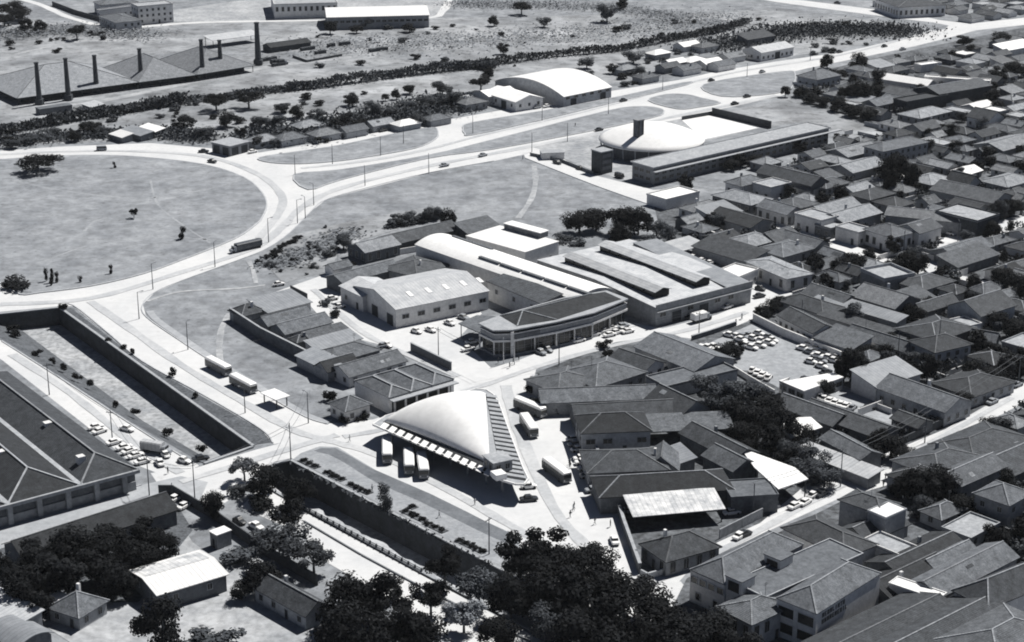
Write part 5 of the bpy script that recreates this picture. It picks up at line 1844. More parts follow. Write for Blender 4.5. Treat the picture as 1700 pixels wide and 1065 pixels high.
def free(cx, cy, yaw, l, w, pad=0.6):
    c, s = cos(yaw), sin(yaw)
    for (ox, oy, oa, ol, ow) in OCC:
        if hypot(ox - cx, oy - cy) > ol + ow + l + w + 2:
            continue
        oc, os_ = cos(oa), sin(oa)
        for fx in (-1, -.5, 0, .5, 1):
            for fy in (-1, 0, 1):
                x = cx + fx * l * c - fy * w * s - ox
                y = cy + fx * l * s + fy * w * c - oy
                if abs(x * oc + y * os_) < ol + pad and abs(-x * os_ + y * oc) < ow + pad:
                    return False
        for fx in (-1, 0, 1):
            for fy in (-1, 0, 1):
                x = ox + fx * ol * oc - fy * ow * os_ - cx
                y = oy + fx * ol * os_ + fy * ow * oc - cy
                if abs(x * c + y * s) < l + pad and abs(-x * s + y * c) < w + pad:
                    return False
    return True


rf = random.Random(11)
LOOKS = {'sheet_white': 'white sheeted', 'tile_dark': 'dark', 'tile_mid': 'grey', 'tile_pale': 'pale', 'sheet_grey': 'sheet covered', 'roof_felt_pale': 'pale'}
WL = {'plaster_white': 'white walled', 'plaster_grey': 'grey walled', 'plaster_dark': 'dark walled'}
g0 = G(1450, 400)
a0 = radians(40)
cnt = 0
for size in (.86, .6):
    for iu in range(-22, 60):
        for iv in range(-30, 34):
            step = 12.5 * size
            x = g0.x + cos(a0) * iu * step * 1.25 - sin(a0) * iv * step + rf.uniform(-1.5, 1.5)
            y = g0.y + sin(a0) * iu * step * 1.25 + cos(a0) * iv * step + rf.uniform(-1.5, 1.5)
            if y < 250:
                continue
            px = PX((x, y, 2))
            if not (1080 < px[0] < 1760 and -30 < px[1] < 1080):
                continue
            if not any(inside(px, f) for f in FILL):
                continue
            L, W = rf.uniform(10, 15.5) * size, rf.uniform(7.5, 11) * size
            yaw = a0 + rf.choice((0, -pi / 2)) + rf.uniform(-.06, .06)
            bad = False
            for fx in (-1, 0, 1):
                for fy in (-1, 0, 1):
                    q = PX((x + fx * L / 2 * cos(yaw) - fy * W / 2 * sin(yaw), y + fx * L / 2 * sin(yaw) + fy * W / 2 * cos(yaw), 0))
                    if any(inside(q, p) for p in PAVED):
                        bad = True
            if bad or not free(x, y, yaw, L / 2, W / 2, .5):
                continue
            if cnt > 190:
                continue
            cnt += 1
            kind = rf.choices(('gable', 'hip', 'flat', 'shed'), (45, 38, 7, 10))[0]
            dark = px[0] > 1500 and px[1] > 430
            roof = rf.choices(('tile_dark', 'tile_mid', 'tile_pale'), (50, 45, 5) if dark else (22, 48, 30))[0]
            if kind == 'flat':
                roof = 'roof_felt_pale'
            elif kind == 'shed' and rf.random() < .4:
                roof = 'sheet_grey'
            wall = rf.choices(('plaster_white', 'plaster_grey', 'plaster_dark'), (45, 40, 15))[0]
            if not dark and rf.random() < .07:
                roof = 'sheet_white' if kind != 'hip' else roof
            kn = {'gable': 'gabled', 'hip': 'hip roofed', 'flat': 'flat roofed', 'shed': 'lean-to'}[kind]
            small = size < 1
            building((x, y, yaw, L, W), rf.uniform(2.6, 3.1) if small else rf.uniform(3.2, 4.4), kind, rf.uniform(1.2, 1.7) if small else rf.uniform(1.7, 2.5), roof, wall, look='%s %s %s %s' % (WL[wall], LOOKS[roof], kn, 'cottage' if small else 'house'),
                     group='houses of the town grid', wins='small' if y < 760 else None, step=3.6, skip=.3, parapet=.4)

# low yard walls between the houses
k = 0
for tries in range(4000):
    if k >= 70:
        break
    q = (rf.uniform(1090, 1740), rf.uniform(100, 900))
    if not any(inside(q, f) for f in FILL):
        continue
    p = G(*q)
    yaw = a0 + rf.choice((0, pi / 2))
    L = rf.uniform(5, 13)
    if not free(p.x, p.y, yaw, L / 2, .2, .1):
        continue
    k += 1
    mt = rf.choice(('plaster_white', 'plaster_white', 'plaster_grey'))
    t = thing('yard_wall', 'wall', (p.x, p.y, 0), yaw, look='low %s yard wall' % ('white' if mt == 'plaster_white' else 'grey'), group='yard walls of the town')
    m = MB()
    m.box(-L / 2, L / 2, -.12, .12, 0, rf.uniform(1.4, 2.2))
    m.build('wall', mt, t)

# ------------------------------------------------------------------ trees and bushes
def crown_data(kind, seed, n, leaf, mat):
    """leaf clumps spread over uneven lobes inside a unit crown (width 1, z 0..1)"""
    r = random.Random(seed)
    mb = MB()
    lobes = []
    nl = {'round': 11, 'spread': 13, 'bush': 7, 'tall': 12}[kind]
    for i in range(nl):
        a = 2 * pi * i / nl * 2.4 + r.uniform(-.5, .5)
        if kind == 'round':
            rr, z, s = r.uniform(.08, .34), r.uniform(.30, .82), r.uniform(.13, .24)
        elif kind == 'spread':
            rr, z, s = r.uniform(.12, .40), r.uniform(.50, .84), r.uniform(.10, .19)
        elif kind == 'tall':
            rr, z, s = r.uniform(.02, .26), r.uniform(.18, .88), r.uniform(.14, .24)
        else:
            rr, z, s = r.uniform(.05, .34), r.uniform(.2, .62), r.uniform(.16, .28)
        lobes.append((rr * cos(a), rr * sin(a), z, s, s * r.uniform(.7, 1.1)))
    for i in range(n):
        cx, cy, cz, s, sz = r.choice(lobes)
        u = r.uniform(-1, 1)
        t = r.uniform(0, 2 * pi)
        q = sqrt(1 - u * u)
        rad = r.uniform(.55, 1.12)
        nrm = Vector((q * cos(t), q * sin(t), u))
        p = Vector((cx + nrm.x * s * rad, cy + nrm.y * s * rad, max(0.02, cz + nrm.z * sz * rad)))
        d = (nrm + Vector((r.uniform(-.8, .8), r.uniform(-.8, .8), r.uniform(-.3, .9)))).normalized()
        a = d.orthogonal().normalized()
        b = d.cross(a)
        w = r.uniform(0, pi)
        a, b = a * cos(w) + b * sin(w), b * cos(w) - a * sin(w)
        k = leaf * r.uniform(.6, 1.35)
        mb.poly([p - a * k - b * k * .6, p + a * k * .7 - b * k * .7, p + a * k + b * k * .5, p - a * k * .5 + b * k * .8])
    return mb.data('crown', mat)


def trunk_data(seed, top=.6):
    r = random.Random(seed)
    mb = MB()
    mb.tube((0, 0, -.02), (0, 0, .3), .035, .026, 7, cap=False)
    mb.tube((0, 0, .3), (.02, -.01, top), .026, .014, 7, cap=False)
    for i in range(5):
        a = 2 * pi * i / 5 + r.uniform(-.4, .4)
        z = r.uniform(.22, .42)
        e = (.26 * cos(a), .26 * sin(a), z + r.uniform(.18, .34))
        mb.tube((0, 0, z), e, .016, .006, 5, cap=False)
    return mb.data('trunk', 'bark')


CR, TR = {}, [trunk_data(s) for s in range(3)]
for mat in ('leaf_dark', 'leaf_mid', 'leaf_pale'):
    for kd, n, lf in (('round', 4200, .021), ('spread', 3400, .021), ('bush', 700, .048), ('tall', 3200, .022)):
        CR[kd, mat] = [crown_data(kd, s * 7 + len(kd) + len(mat), n, lf, mat) for s in range(3)]
rt = random.Random(5)
TONE = {'d': ('leaf_dark', 'dark'), 'm': ('leaf_mid', 'grey'), 'p': ('leaf_pale', 'pale feathery')}
TREE_N = {'round': 'round crowned tree', 'spread': 'spreading tree', 'tall': 'tall upright tree', 'bush': 'bush'}


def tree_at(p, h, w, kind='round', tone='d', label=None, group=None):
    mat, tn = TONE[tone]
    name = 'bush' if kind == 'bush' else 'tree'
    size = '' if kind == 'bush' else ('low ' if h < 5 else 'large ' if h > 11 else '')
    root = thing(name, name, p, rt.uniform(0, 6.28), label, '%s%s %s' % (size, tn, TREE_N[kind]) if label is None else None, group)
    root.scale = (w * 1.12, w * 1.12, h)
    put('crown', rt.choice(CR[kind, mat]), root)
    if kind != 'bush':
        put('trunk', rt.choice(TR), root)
    return root


def tree(t, x, y, h, w, kind='round', tone='d', label=None):
    """x, y: the middle of the crown in the photograph"""
    p = TG(t, x, y, h * (.4 if kind == 'bush' else .6))
    return tree_at(Vector((p.x, p.y, 0)), h, w, kind, tone, label)


# great dark avenue by the canal
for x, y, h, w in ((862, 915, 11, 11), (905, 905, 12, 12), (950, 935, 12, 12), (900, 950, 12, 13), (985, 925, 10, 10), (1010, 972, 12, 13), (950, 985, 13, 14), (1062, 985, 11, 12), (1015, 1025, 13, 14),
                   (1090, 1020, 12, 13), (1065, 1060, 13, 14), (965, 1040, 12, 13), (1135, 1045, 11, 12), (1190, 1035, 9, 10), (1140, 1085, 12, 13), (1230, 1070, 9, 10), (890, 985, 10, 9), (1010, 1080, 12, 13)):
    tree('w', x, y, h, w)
for x, y, h, w in ((568, 990, 12, 12), (622, 985, 12, 13), (672, 1030, 12, 13), (572, 1040, 12, 12), (620, 1050, 12, 13), (712, 1058, 10, 11)):
    tree('w', x, y, h, w)
tree('w', 738, 938, 9, 9.5, 'spread', 'd')
tree('w', 715, 988, 8, 8, 'spread', 'd')
tree('w', 795, 972, 9, 9.5, 'spread', 'm')
tree('w', 848, 985, 10, 10, 'round', 'd')
tree('w', 905, 1030, 8, 8, 'round', 'm')
tree('w', 825, 1045, 8, 8.5, 'round', 'd')
tree('w', 770, 1020, 7, 8, 'spread', 'p')
tree('w', 655, 970, 6, 4.5, 'tall', 'd')
tree('w', 405, 775, 6, 7, 'spread', 'p')
tree('w', 438, 790, 9, 10, 'round', 'd')
tree('w', 490, 812, 8, 9, 'round', 'd')
tree('w', 478, 855, 8, 8, 'spread', 'd')
tree('w', 432, 836, 3.5, 7, 'bush', 'd')
tree('w', 355, 832, 8, 6.5, 'round', 'd')
tree('w', 398, 812, 3, 6, 'bush', 'm')
tree('w', 478, 900, 10, 13, 'spread', 'm')
tree('w', 520, 922, 8, 9, 'spread', 'm')
tree('w', 432, 900, 4, 7, 'bush', 'm')
tree('w', 432, 950, 8, 9, 'round', 'd')
tree('w', 400, 975, 5, 5, 'round', 'd')
tree('w', 398, 920, 4, 8, 'bush', 'm')
for x, y, h, w in ((55, 925, 10, 13), (115, 905, 10, 12), (175, 893, 9, 11), (238, 885, 9, 11), (35, 965, 10, 12), (95, 950, 11, 13), (160, 930, 10, 13), (220, 925, 9, 12), (270, 905, 7, 8), (60, 1000, 8, 8), (190, 960, 8, 9), (-15, 940, 10, 12)):
    tree('w', x, y, h, w)
tree('w', 268, 1030, 12, 11, 'round', 'd')
tree('w', 330, 1060, 4, 9, 'bush', 'm')
tree('w', 370, 1062, 4, 8, 'bush', 'm')
tree('w', 640, 822, 6.5, 4.6, 'tall', 'm')
tree('w', 25, 470, 3.4, 12, 'bush', 'd')
tree('w', 62, 268, 7.5, 17, 'spread', 'd', 'broad umbrella shaped tree standing alone on the grass oval')
tree('w', 222, 352, 4, 3.4, 'spread', 'd')
tree('w', 302, 384, 5, 3, 'tall', 'd')
for x, y, h in ((76, 453, 5), (86, 455, 5), (94, 458, 4), (84, 466, 3), (184, 445, 3.5), (133, 462, 2.5), (190, 272, 3)):
    tree('w', x, y, h, 1.7, 'tall', 'd')
# canal banks
for x, y, w in ((60, 587, 3.4), (24, 555, 4), (20, 545, 4), (105, 611, 2.4), (127, 626, 3), (150, 637, 2.8), (192, 672, 2), (225, 684, 2.6), (277, 718, 3.4), (335, 746, 3), (88, 600, 2)):
    p = G(x, y, -1.5)
    tree_at(Vector((p.x, p.y, -2.2)), 2.6, w, 'bush', 'd')
for x, y, w, h in ((286, 617, 2.2, 3.6), (205, 575, 2.6, 1.6), (180, 563, 2.4, 1.4), (220, 583, 1.6, 2.4), (325, 655, 2, 2), (105, 508, 3, 3)):
    tree('w', x, y, h, w, 'bush', 'd')
# field edge and dirt lots
rb = random.Random(21)
for i in range(44):
    q = (rb.uniform(425, 600), rb.uniform(372, 470))
    if inside(q, [(425, 425), (480, 392), (560, 368), (620, 365), (610, 395), (565, 425), (545, 450), (470, 468)]):
        s = rb.uniform(1.2, 3.4)
        tree('w', q[0], q[1], s * .8, s, 'bush', rb.choice('dmm'))
for i in range(12):
    t_ = i / 11
    tree('w', 432 + 66 * t_ + rb.uniform(-3, 3), 432 - 40 * t_ + rb.uniform(-2, 2), 1.6, 2.8, 'bush', 'd')
for x, y, h, w, t_ in ((570, 398, 6, 7, 'm'), (560, 670, 4, 4, 'd'), (548, 655, 4, 4, 'd'), (600, 690, 2.4, 4, 'd'), (572, 696, 2.4, 4, 'd'), (745, 358, 7, 7, 'd'), (658, 362, 4, 6, 'm'), (680, 358, 4.5, 6, 'm'), (705, 354, 5, 6, 'm'), (722, 350, 5, 6, 'm'),
                       (545, 420, 3, 5, 'm'), (580, 440, 4, 4, 'd'), (556, 520, 3, 4, 'd'), (540, 500, 3, 4, 'm'), (462, 488, 2, 4, 'd')):
    tree('w', x, y, h, w, 'round' if h > 4 else 'bush', t_)
for x, y, h, w in ((962, 362, 9, 12), (990, 358, 9, 11), (1035, 358, 11, 12), (1060, 362, 10, 10), (1030, 385, 8, 9)):
    tree('w', x, y, h, w)
for x, y, h, w, t_ in ((935, 395, 3, 7, 'm'), (960, 400, 3, 7, 'm'), (1090, 375, 6, 7, 'm'), (1110, 385, 6, 7, 'm'), (1140, 300, 7, 8, 'd'), (1075, 395, 3, 6, 'm'), (1180, 360, 5, 6, 'd'), (1195, 365, 5, 5, 'd')):
    tree('w', x, y, h, w, 'round' if h > 4 else 'bush', t_)
for i in range(12):
    tree('w', 648 + i * 7.4, 372 - i * 1.6 + rb.uniform(-2, 2), 3.4, 5, 'bush', rb.choice('md'))
# plaza corner bushes and the car lot
for x, y, w in ((890, 628, 4), (886, 645, 4.5), (896, 662, 5), (905, 672, 4), (1002, 570, 4.6), (1008, 586, 3.6), (920, 680, 3.4)):
    tree('w', x, y, 3, w, 'bush', 'd')
for x, y, h, w in ((1208, 578, 6, 8), (1190, 590, 4, 5), (1222, 575, 5, 6)):
    tree('w', x, y, h, w)
for x, y, h, w, t_ in ((1178, 640, 8, 9, 'm'), (1205, 650, 9, 10, 'm'), (1240, 652, 9, 10, 'm'), (1275, 668, 9, 10, 'd'), (1215, 680, 8, 9, 'd'), (1255, 690, 9, 10, 'd'), (1300, 700, 9, 10, 'd'), (1232, 715, 8, 9, 'd'), (1285, 725, 8, 9, 'd'), (1190, 670, 8, 8, 'm'),
                       (1320, 745, 7, 8, 'm'), (1350, 760, 7, 8, 'm'), (1340, 775, 6, 8, 'm'), (1370, 785, 6, 8, 'm'), (1300, 760, 6, 7, 'd'), (1415, 595, 11, 8, 'd'), (1402, 605, 9, 7, 'd'), (1425, 608, 9, 7, 'd'), (1440, 580, 5, 6, 'd'), (1370, 640, 5, 6, 'd'),
                       (1280, 505, 5, 6, 'd'), (1295, 498, 5, 5, 'd'), (1268, 515, 5, 6, 'd'), (1480, 735, 7, 8, 'd'), (1460, 725, 6, 7, 'd'), (1500, 750, 5, 7, 'd'), (1240, 735, 5, 6, 'd'), (1450, 750, 5, 6, 'd'), (1465, 612, 5, 6, 'd')):
    tree('w', x, y, h, w, 'round', t_)
for x, y, h, w in ((1472, 278, 13, 9), (1490, 270, 14, 10), (1512, 288, 12, 9), (1478, 295, 11, 8), (1424, 98, 9, 11), (1458, 128, 12, 8), (1424, 145, 11, 12), (1404, 152, 8, 9), (1440, 152, 9, 9), (1542, 238, 7, 7), (1374, 96, 8, 6), (1368, 102, 7, 5),
                   (1357, 433, 7, 8), (1417, 430, 7, 9), (1445, 422, 6, 7), (1505, 432, 8, 9), (1525, 435, 8, 9), (1485, 440, 6, 8), (1400, 438, 6, 8), (1458, 146, 6, 8), (1330, 150, 5, 8), (1345, 160, 5, 9), (1368, 165, 5, 9), (1390, 172, 6, 9), (1415, 180, 6, 10), (1440, 185, 6, 10),
                   (1395, 120, 5, 8), (1304, 148, 6, 5), (1395, 228, 5, 8), (1330, 240, 5, 7), (1230, 262, 6, 8), (1215, 270, 5, 7), (1255, 262, 5, 7), (1330, 150, 4, 8), (1640, 250, 7, 7), (1645, 265, 6, 6), (1660, 120, 8, 12), (1685, 110, 8, 12), (1660, 60, 7, 12), (1600, 65, 6, 12),
                   (1240, 420, 4, 5), (1690, 470, 8, 10), (1665, 455, 7, 9), (1685, 340, 7, 8), (1660, 345, 6, 8), (1520, 798, 8, 9), (1558, 790, 9, 9), (1540, 810, 7, 9), (1500, 805, 6, 8), (1575, 805, 7, 8), (1600, 835, 6, 8), (1650, 580, 6, 8), (1680, 600, 7, 9), (1620, 610, 6, 8),
                   (1560, 590, 5, 7), (1650, 620, 6, 8), (1690, 540, 6, 9), (1530, 650, 5, 6), (1500, 640, 5, 6), (1600, 660, 5, 7), (1545, 500, 5, 7), (1520, 520, 5, 7), (1500, 510, 5, 7), (1475, 560, 5, 7)):
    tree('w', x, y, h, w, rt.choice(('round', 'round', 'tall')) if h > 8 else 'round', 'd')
# upper left groves
for t_, x, y, h, w, tn in (('a', 1060, 490, 8, 12, 'd'), ('a', 1220, 480, 8, 13, 'd'), ('a', 1110, 575, 7, 10, 'd'), ('a', 900, 590, 6, 11, 'd'), ('a', 1620, 122, 8, 9, 'd'), ('a', 430, 615, 6, 9, 'd'), ('a', 375, 150, 8, 11, 'd'), ('a', 190, 120, 7, 9, 'd'),
                           ('a', 120, 110, 8, 9, 'd'), ('a', 60, 40, 10, 18, 'd'), ('a', 90, 65, 8, 14, 'd'), ('a', 20, 90, 7, 12, 'd'), ('a', 360, 660, 5, 8, 'd'), ('a', 250, 640, 4, 8, 'm'), ('a', 130, 680, 4, 9, 'm'), ('a', 60, 700, 4, 8, 'm'), ('a', 510, 640, 4, 8, 'm'),
                           ('a', 1460, 540, 6, 8, 'd'), ('a', 1350, 590, 6, 9, 'm'), ('a', 1280, 590, 5, 9, 'm'), ('a', 1180, 645, 5, 7, 'd'), ('a', 1000, 640, 5, 8, 'm'), ('a', 1380, 520, 5, 8, 'm'), ('a', 1560, 560, 5, 9, 'm'), ('a', 1640, 600, 5, 8, 'd'), ('a', 1270, 690, 5, 7, 'd'), ('a', 1350, 690, 4, 6, 'm'),
                           ('b', 755, 95, 6, 7, 'd'), ('b', 1000, 100, 6, 8, 'm'), ('b', 690, 400, 8, 12, 'd'), ('b', 540, 480, 8, 12, 'm'), ('b', 500, 420, 7, 10, 'm'), ('b', 1310, 50, 11, 12, 'm'), ('b', 890, 30, 8, 11, 'd'), ('b', 1440, 270, 7, 11, 'm'), ('b', 380, 580, 6, 9, 'm'), ('b', 170, 530, 7, 8, 'm'),
                           ('b', 275, 455, 5, 5, 'd'), ('b', 220, 470, 4, 4, 'd'), ('b', 340, 430, 5, 7, 'd'), ('b', 1390, 10, 7, 10, 'd'), ('b', 130, 105, 6, 9, 'm'), ('b', 340, 130, 5, 9, 'd'), ('b', 80, 135, 5, 8, 'd'), ('b', 1210, 300, 6, 9, 'm'), ('b', 1340, 330, 5, 8, 'd'), ('b', 1470, 340, 5, 8, 'm'),
                           ('b', 800, 230, 6, 8, 'd'), ('b', 730, 350, 6, 8, 'd'), ('b', 60, 480, 6, 10, 'd'), ('b', 30, 580, 6, 10, 'd'), ('b', 100, 600, 5, 8, 'd'), ('b', 420, 500, 6, 10, 'm'), ('b', 330, 510, 5, 9, 'm'), ('b', 250, 540, 5, 9, 'm')):
    tree(t_, x, y, h, w, 'spread' if (h > 6 and tn == 'd' and w > 10) else 'round', tn)
# scrub bushes on the open land
SCRUB = [([(560, 150), (740, 150), (770, 190), (600, 228), (430, 235), (300, 215), (280, 190), (420, 170)], 34, 'm'), ([(1230, 28), (1500, 38), (1520, 56), (1390, 84), (1250, 96), (1190, 75)], 26, 'm'),
         ([(0, 185), (280, 165), (420, 150), (420, 170), (280, 210), (250, 232), (0, 240)], 24, 'm'), ([(500, 45), (1180, 25), (1180, 95), (900, 140), (760, 110), (520, 120)], 34, 'm'), ([(0, 25), (60, 25), (200, 60), (120, 78), (10, 100)], 18, 'd'),
         ([(1020, 95), (1130, 80), (1230, 80), (1240, 105), (1130, 125), (1030, 140)], 12, 'm')]
for poly, n, tn in SCRUB:
    xs, ys = [p[0] for p in poly], [p[1] for p in poly]
    k = 0
    while k < n:
        q = (rb.uniform(min(xs), max(xs)), rb.uniform(min(ys), max(ys)))
        if inside(q, poly):
            k += 1
            s = rb.uniform(2.2, 6.5)
            tree('w', q[0], q[1], s * .6, s, 'bush', rb.choice((tn, tn, 'd')))
# garden trees in the gaps of the town grid
k = 0
tries = 0
while k < 125 and tries < 9000:
    tries += 1
    q = (rb.uniform(1090, 1740), rb.uniform(90, 1060))
    if not any(inside(q, f) for f in FILL):
        continue
    p = G(*q)
    s = rb.uniform(3.4, 7.6)
    if any(inside(q, f) for f in PAVED) or not free(p.x, p.y, 0, s * .16, s * .16, .0):
        continue
    k += 1
    tree_at(Vector((p.x, p.y, 0)), s * rb.uniform(.8, 1.2), s, rb.choice(('round', 'round', 'round', 'tall', 'bush')), rb.choice('ddm'), group='garden trees of the town' if False else None)


def hedge(name, pts, w, h, n, mat, seed, look=None):
    r = random.Random(seed)
    P = [G(*p) for p in smooth_line(pts, 6, False)]
    mb = MB()
    for i in range(n):
        k = r.randrange(len(P) - 1)
        c = P[k].lerp(P[k + 1], r.random())
        hh = h * (.65 + .5 * abs(sin(c.x * .35 + seed) * cos(c.x * .083)))
        p = Vector((c.x + r.gauss(0, w * .3), c.y + r.gauss(0, w * .3), hh * sqrt(r.random())))
        d = Vector((r.uniform(-1, 1), r.uniform(-1, 1), r.uniform(.0, 1.2) + (1.2 if mat == 'leaf_scrub' else 0))).normalized()
        a = d.orthogonal().normalized() * r.uniform(.3, .8)
        b = d.cross(a.normalized()) * r.uniform(.25, .6)
        mb.poly([p - a - b, p + a - b * .8, p + a * .8 + b, p - a * .6 + b])
    return struct(mb.build(name, mat), 'stuff')


hedge('hedgerow', [(-20, 226), (60, 212), (130, 199), (200, 188), (260, 178), (300, 172)], 6, 4.5, 5000, 'leaf_mid', 1)
hedge('hedgerow', [(480, 150), (545, 143), (640, 130), (720, 120), (790, 113), (815, 116)], 6, 4.5, 5000, 'leaf_mid', 2)
hedge('hedgerow', [(760, 112), (830, 106), (920, 94), (1010, 86), (1080, 74), (1140, 62), (1200, 52), (1240, 38)], 5, 3.8, 4500, 'leaf_mid', 3)
hedge('hedgerow', [(300, 172), (400, 158), (480, 150)], 6, 2.5, 1400, 'leaf_mid', 4)
hedge('undergrowth', [(0, 238), (120, 228), (250, 222), (340, 232)], 14, 2.2, 3600, 'leaf_mid', 5)
hedge('undergrowth', [(430, 232), (560, 210), (680, 190), (760, 170)], 26, 3.0, 8000, 'leaf_mid', 6)
hedge('undergrowth', [(1180, 80), (1300, 55), (1400, 50), (1500, 52)], 34, 1.8, 8000, 'leaf_mid', 7)
hedge('undergrowth', [(500, 80), (700, 70), (900, 60), (1100, 45), (1200, 30)], 50, .4, 5000, 'leaf_scrub', 8)
hedge('undergrowth', [(450, 440), (510, 420), (580, 385)], 12, .5, 1600, 'leaf_scrub', 9)
hedge('undergrowth', [(482, 770), (600, 830), (700, 880), (822, 942)], 0.6, .4, 160, 'leaf_mid', 10)
hedge('undergrowth', [(0, 60), (100, 50), (250, 60)], 30, 2.0, 3000, 'leaf_scrub', 11)
hedge('undergrowth', [(1130, 30), (1000, 12), (860, 8), (760, 6)], 26, 1.2, 3000, 'leaf_scrub', 12)

# low shrubbery filling the yards of the town
r_ = random.Random(31)
mb = MB()
k = 0
for tries in range(9000):
    q = (r_.uniform(1085, 1750), r_.uniform(90, 1000))
    if k > 420 or not any(inside(q, f) for f in FILL):
        continue
    c = G(*q)
    if any(inside(q, f) for f in PAVED) or not free(c.x, c.y, 0, .4, .4, .1):
        continue
    k += 1
    R_, H_ = r_.uniform(.8, 2.4), r_.uniform(1.0, 3.4)
    for i in range(int(26 * R_)):
        p = Vector((c.x + r_.gauss(0, R_ * .5), c.y + r_.gauss(0, R_ * .5), H_ * r_.random() ** .6))
        d = Vector((r_.uniform(-1, 1), r_.uniform(-1, 1), r_.uniform(0, 1.2))).normalized()
        a = d.orthogonal().normalized() * r_.uniform(.2, .5)
        b = d.cross(a.normalized()) * r_.uniform(.2, .45)
        mb.poly([p - a - b, p + a - b * .8, p + a * .8 + b, p - a * .6 + b])
struct(mb.build('garden_shrubbery', 'leaf_mid'), 'stuff')

# clipped beds on the lawn strip
for x, y, L in ((100, 90, 7), (205, 140, 4), (245, 162, 4), (348, 214, 8), (595, 335, 5), (640, 358, 5), (722, 405, 7), (900, 498, 9), (612, 305, 2)):
    p = TG('m', x, y)
    t = thing('flower_bed', 'flower bed', p, radians(-46), look='long low dark flower bed', group='beds along the lawn strip')
    nb = max(1, int(L / 1.8))
    m = MB()
    m.box(-L / 2, L / 2, -1.0, 1.0, 0.0, .22)
    m.build('bed', 'yard_soil', t)
    for i in range(nb):
        c = put('planting', rt.choice(CR['bush', 'leaf_dark']), t, (-L / 2 + L * (i + .5) / nb, 0, .1), rt.uniform(0, 6))
        c.scale = (2.3, 2.2, 1.0)


# ------------------------------------------------------------------ vehicles
def loft(secs, mi=0):
    """secs: list of (x, [(y, z) ...]) rings joined into a skin, ends capped"""
    vs, fs = [], []
    n = len(secs[0][1])
    for x, ring in secs:
        vs += [(x, y, z) for y, z in ring]
    for i in range(len(secs) - 1):
        for j in range(n):
            a, b = i * n + j, i * n + (j + 1) % n
            fs.append((a, b, b + n, a + n))
    fs.append(tuple(reversed(range(n))))
    fs.append(tuple((len(secs) - 1) * n + j for j in range(n)))
    return vs, fs


def ring(w, z0, z1, r=.12):
    return [(-w, z0), (w, z0), (w, z1 - r), (w - r, z1), (-w + r, z1), (-w, z1 - r)]


_car = {}


def car_meshes(kind, paint):
    if (kind, paint) in _car:
        return _car[kind, paint]
    b, g, r = MB(), MB(), MB()
    if kind == 'saloon':
        prof = [(-2.15, .62, .45, .68), (-2.0, .80, .32, .84), (-1.2, .86, .28, .92), (.75, .86, .28, .95), (1.7, .82, .3, .86), (2.1, .72, .36, .74), (2.2, .6, .45, .62)]
        cab = [(-1.25, .74, .9, .95), (-.75, .66, .9, 1.40), (.35, .66, .9, 1.44), (.95, .74, .9, .97)]
        top = (-.8, .4, .64, 1.42)
    elif kind == 'beetle':
        prof = [(-2.0, .5, .42, .55), (-1.7, .72, .3, .82), (-1.0, .78, .26, .95), (.6, .78, .26, .95), (1.3, .70, .3, .88), (1.8, .58, .34, .7), (2.0, .45, .42, .55)]
        cab = [(-1.5, .5, .85, .98), (-.7, .62, .9, 1.42), (.15, .62, .9, 1.47), (.75, .64, .9, 1.0)]
        top = (-.75, .2, .6, 1.44)
    else:
        prof = [(-2.1, .80, .4, 1.0), (-1.95, .85, .3, 1.05), (1.9, .85, .3, 1.05), (2.1, .78, .4, 1.0)]
        cab = [(-2.05, .80, 1.0, 1.1), (-1.9, .76, 1.0, 1.85), (1.6, .76, 1.0, 1.85), (2.0, .78, 1.0, 1.1)]
        top = (-1.95, 1.65, .76, 1.86)
    v, f = loft([(x, ring(w, z0, z1)) for x, w, z0, z1 in prof])
    b.mesh(v, f)
    v, f = loft([(x, ring(w, z0, z1, .06)) for x, w, z0, z1 in cab])
    g.mesh(v, f)
    x0, x1, w, z = top
    v, f = loft([(x0 - .12, ring(w - .05, z - .08, z + .0, .03)), (x0, ring(w + .02, z - .1, z + .05, .05)), (x1, ring(w + .02, z - .1, z + .06, .05)), (x1 + .12, ring(w - .05, z - .08, z + .0, .03))])
    r.mesh(v, f)
    w = MB()
    w.tube((0, -.1, 0), (0, .1, 0), .32, .32, 10)
    w2 = w.data('wheel', 'tyre')
    _car[kind, paint] = (b.data('body', paint, True) if False else b.data('body', paint), g.data('window_band', 'glass'), r.data('roof', paint), w2)
    return _car[kind, paint]


CN = {'car_white': 'white', 'car_grey': 'grey', 'car_dark': 'dark'}
KN = {'saloon': 'saloon car', 'beetle': 'rounded small car', 'van': 'van'}


def car_at(p, yaw, kind='saloon', paint='car_white', group='cars parked about the town', label=None):
    b, g, r, w = car_meshes(kind, paint)
    t = thing('van' if kind == 'van' else 'car', 'van' if kind == 'van' else 'car', p, yaw, label, None if label else '%s %s' % (CN[paint], KN[kind]), group)
    put('body', b, t)
    put('window_band', g, t)
    put('roof', r, t)
    for x in (-1.3, 1.3):
        for y in (-.75, .75):
            put('wheel', w, t, (x, y, .32))
    return t


rc = random.Random(9)


def cars(t, pts, yaw, paints='wwwgd', kinds=('saloon', 'saloon', 'beetle'), jit=6, z=0.1, group='cars parked about the town'):
    for x, y in pts:
        p = TG(t, x, y)
        car_at(Vector((p.x, p.y, z)), radians(yaw + rc.uniform(-jit, jit)), rc.choice(kinds), {'w': 'car_white', 'g': 'car_grey', 'd': 'car_dark'}[rc.choice(paints)], group)


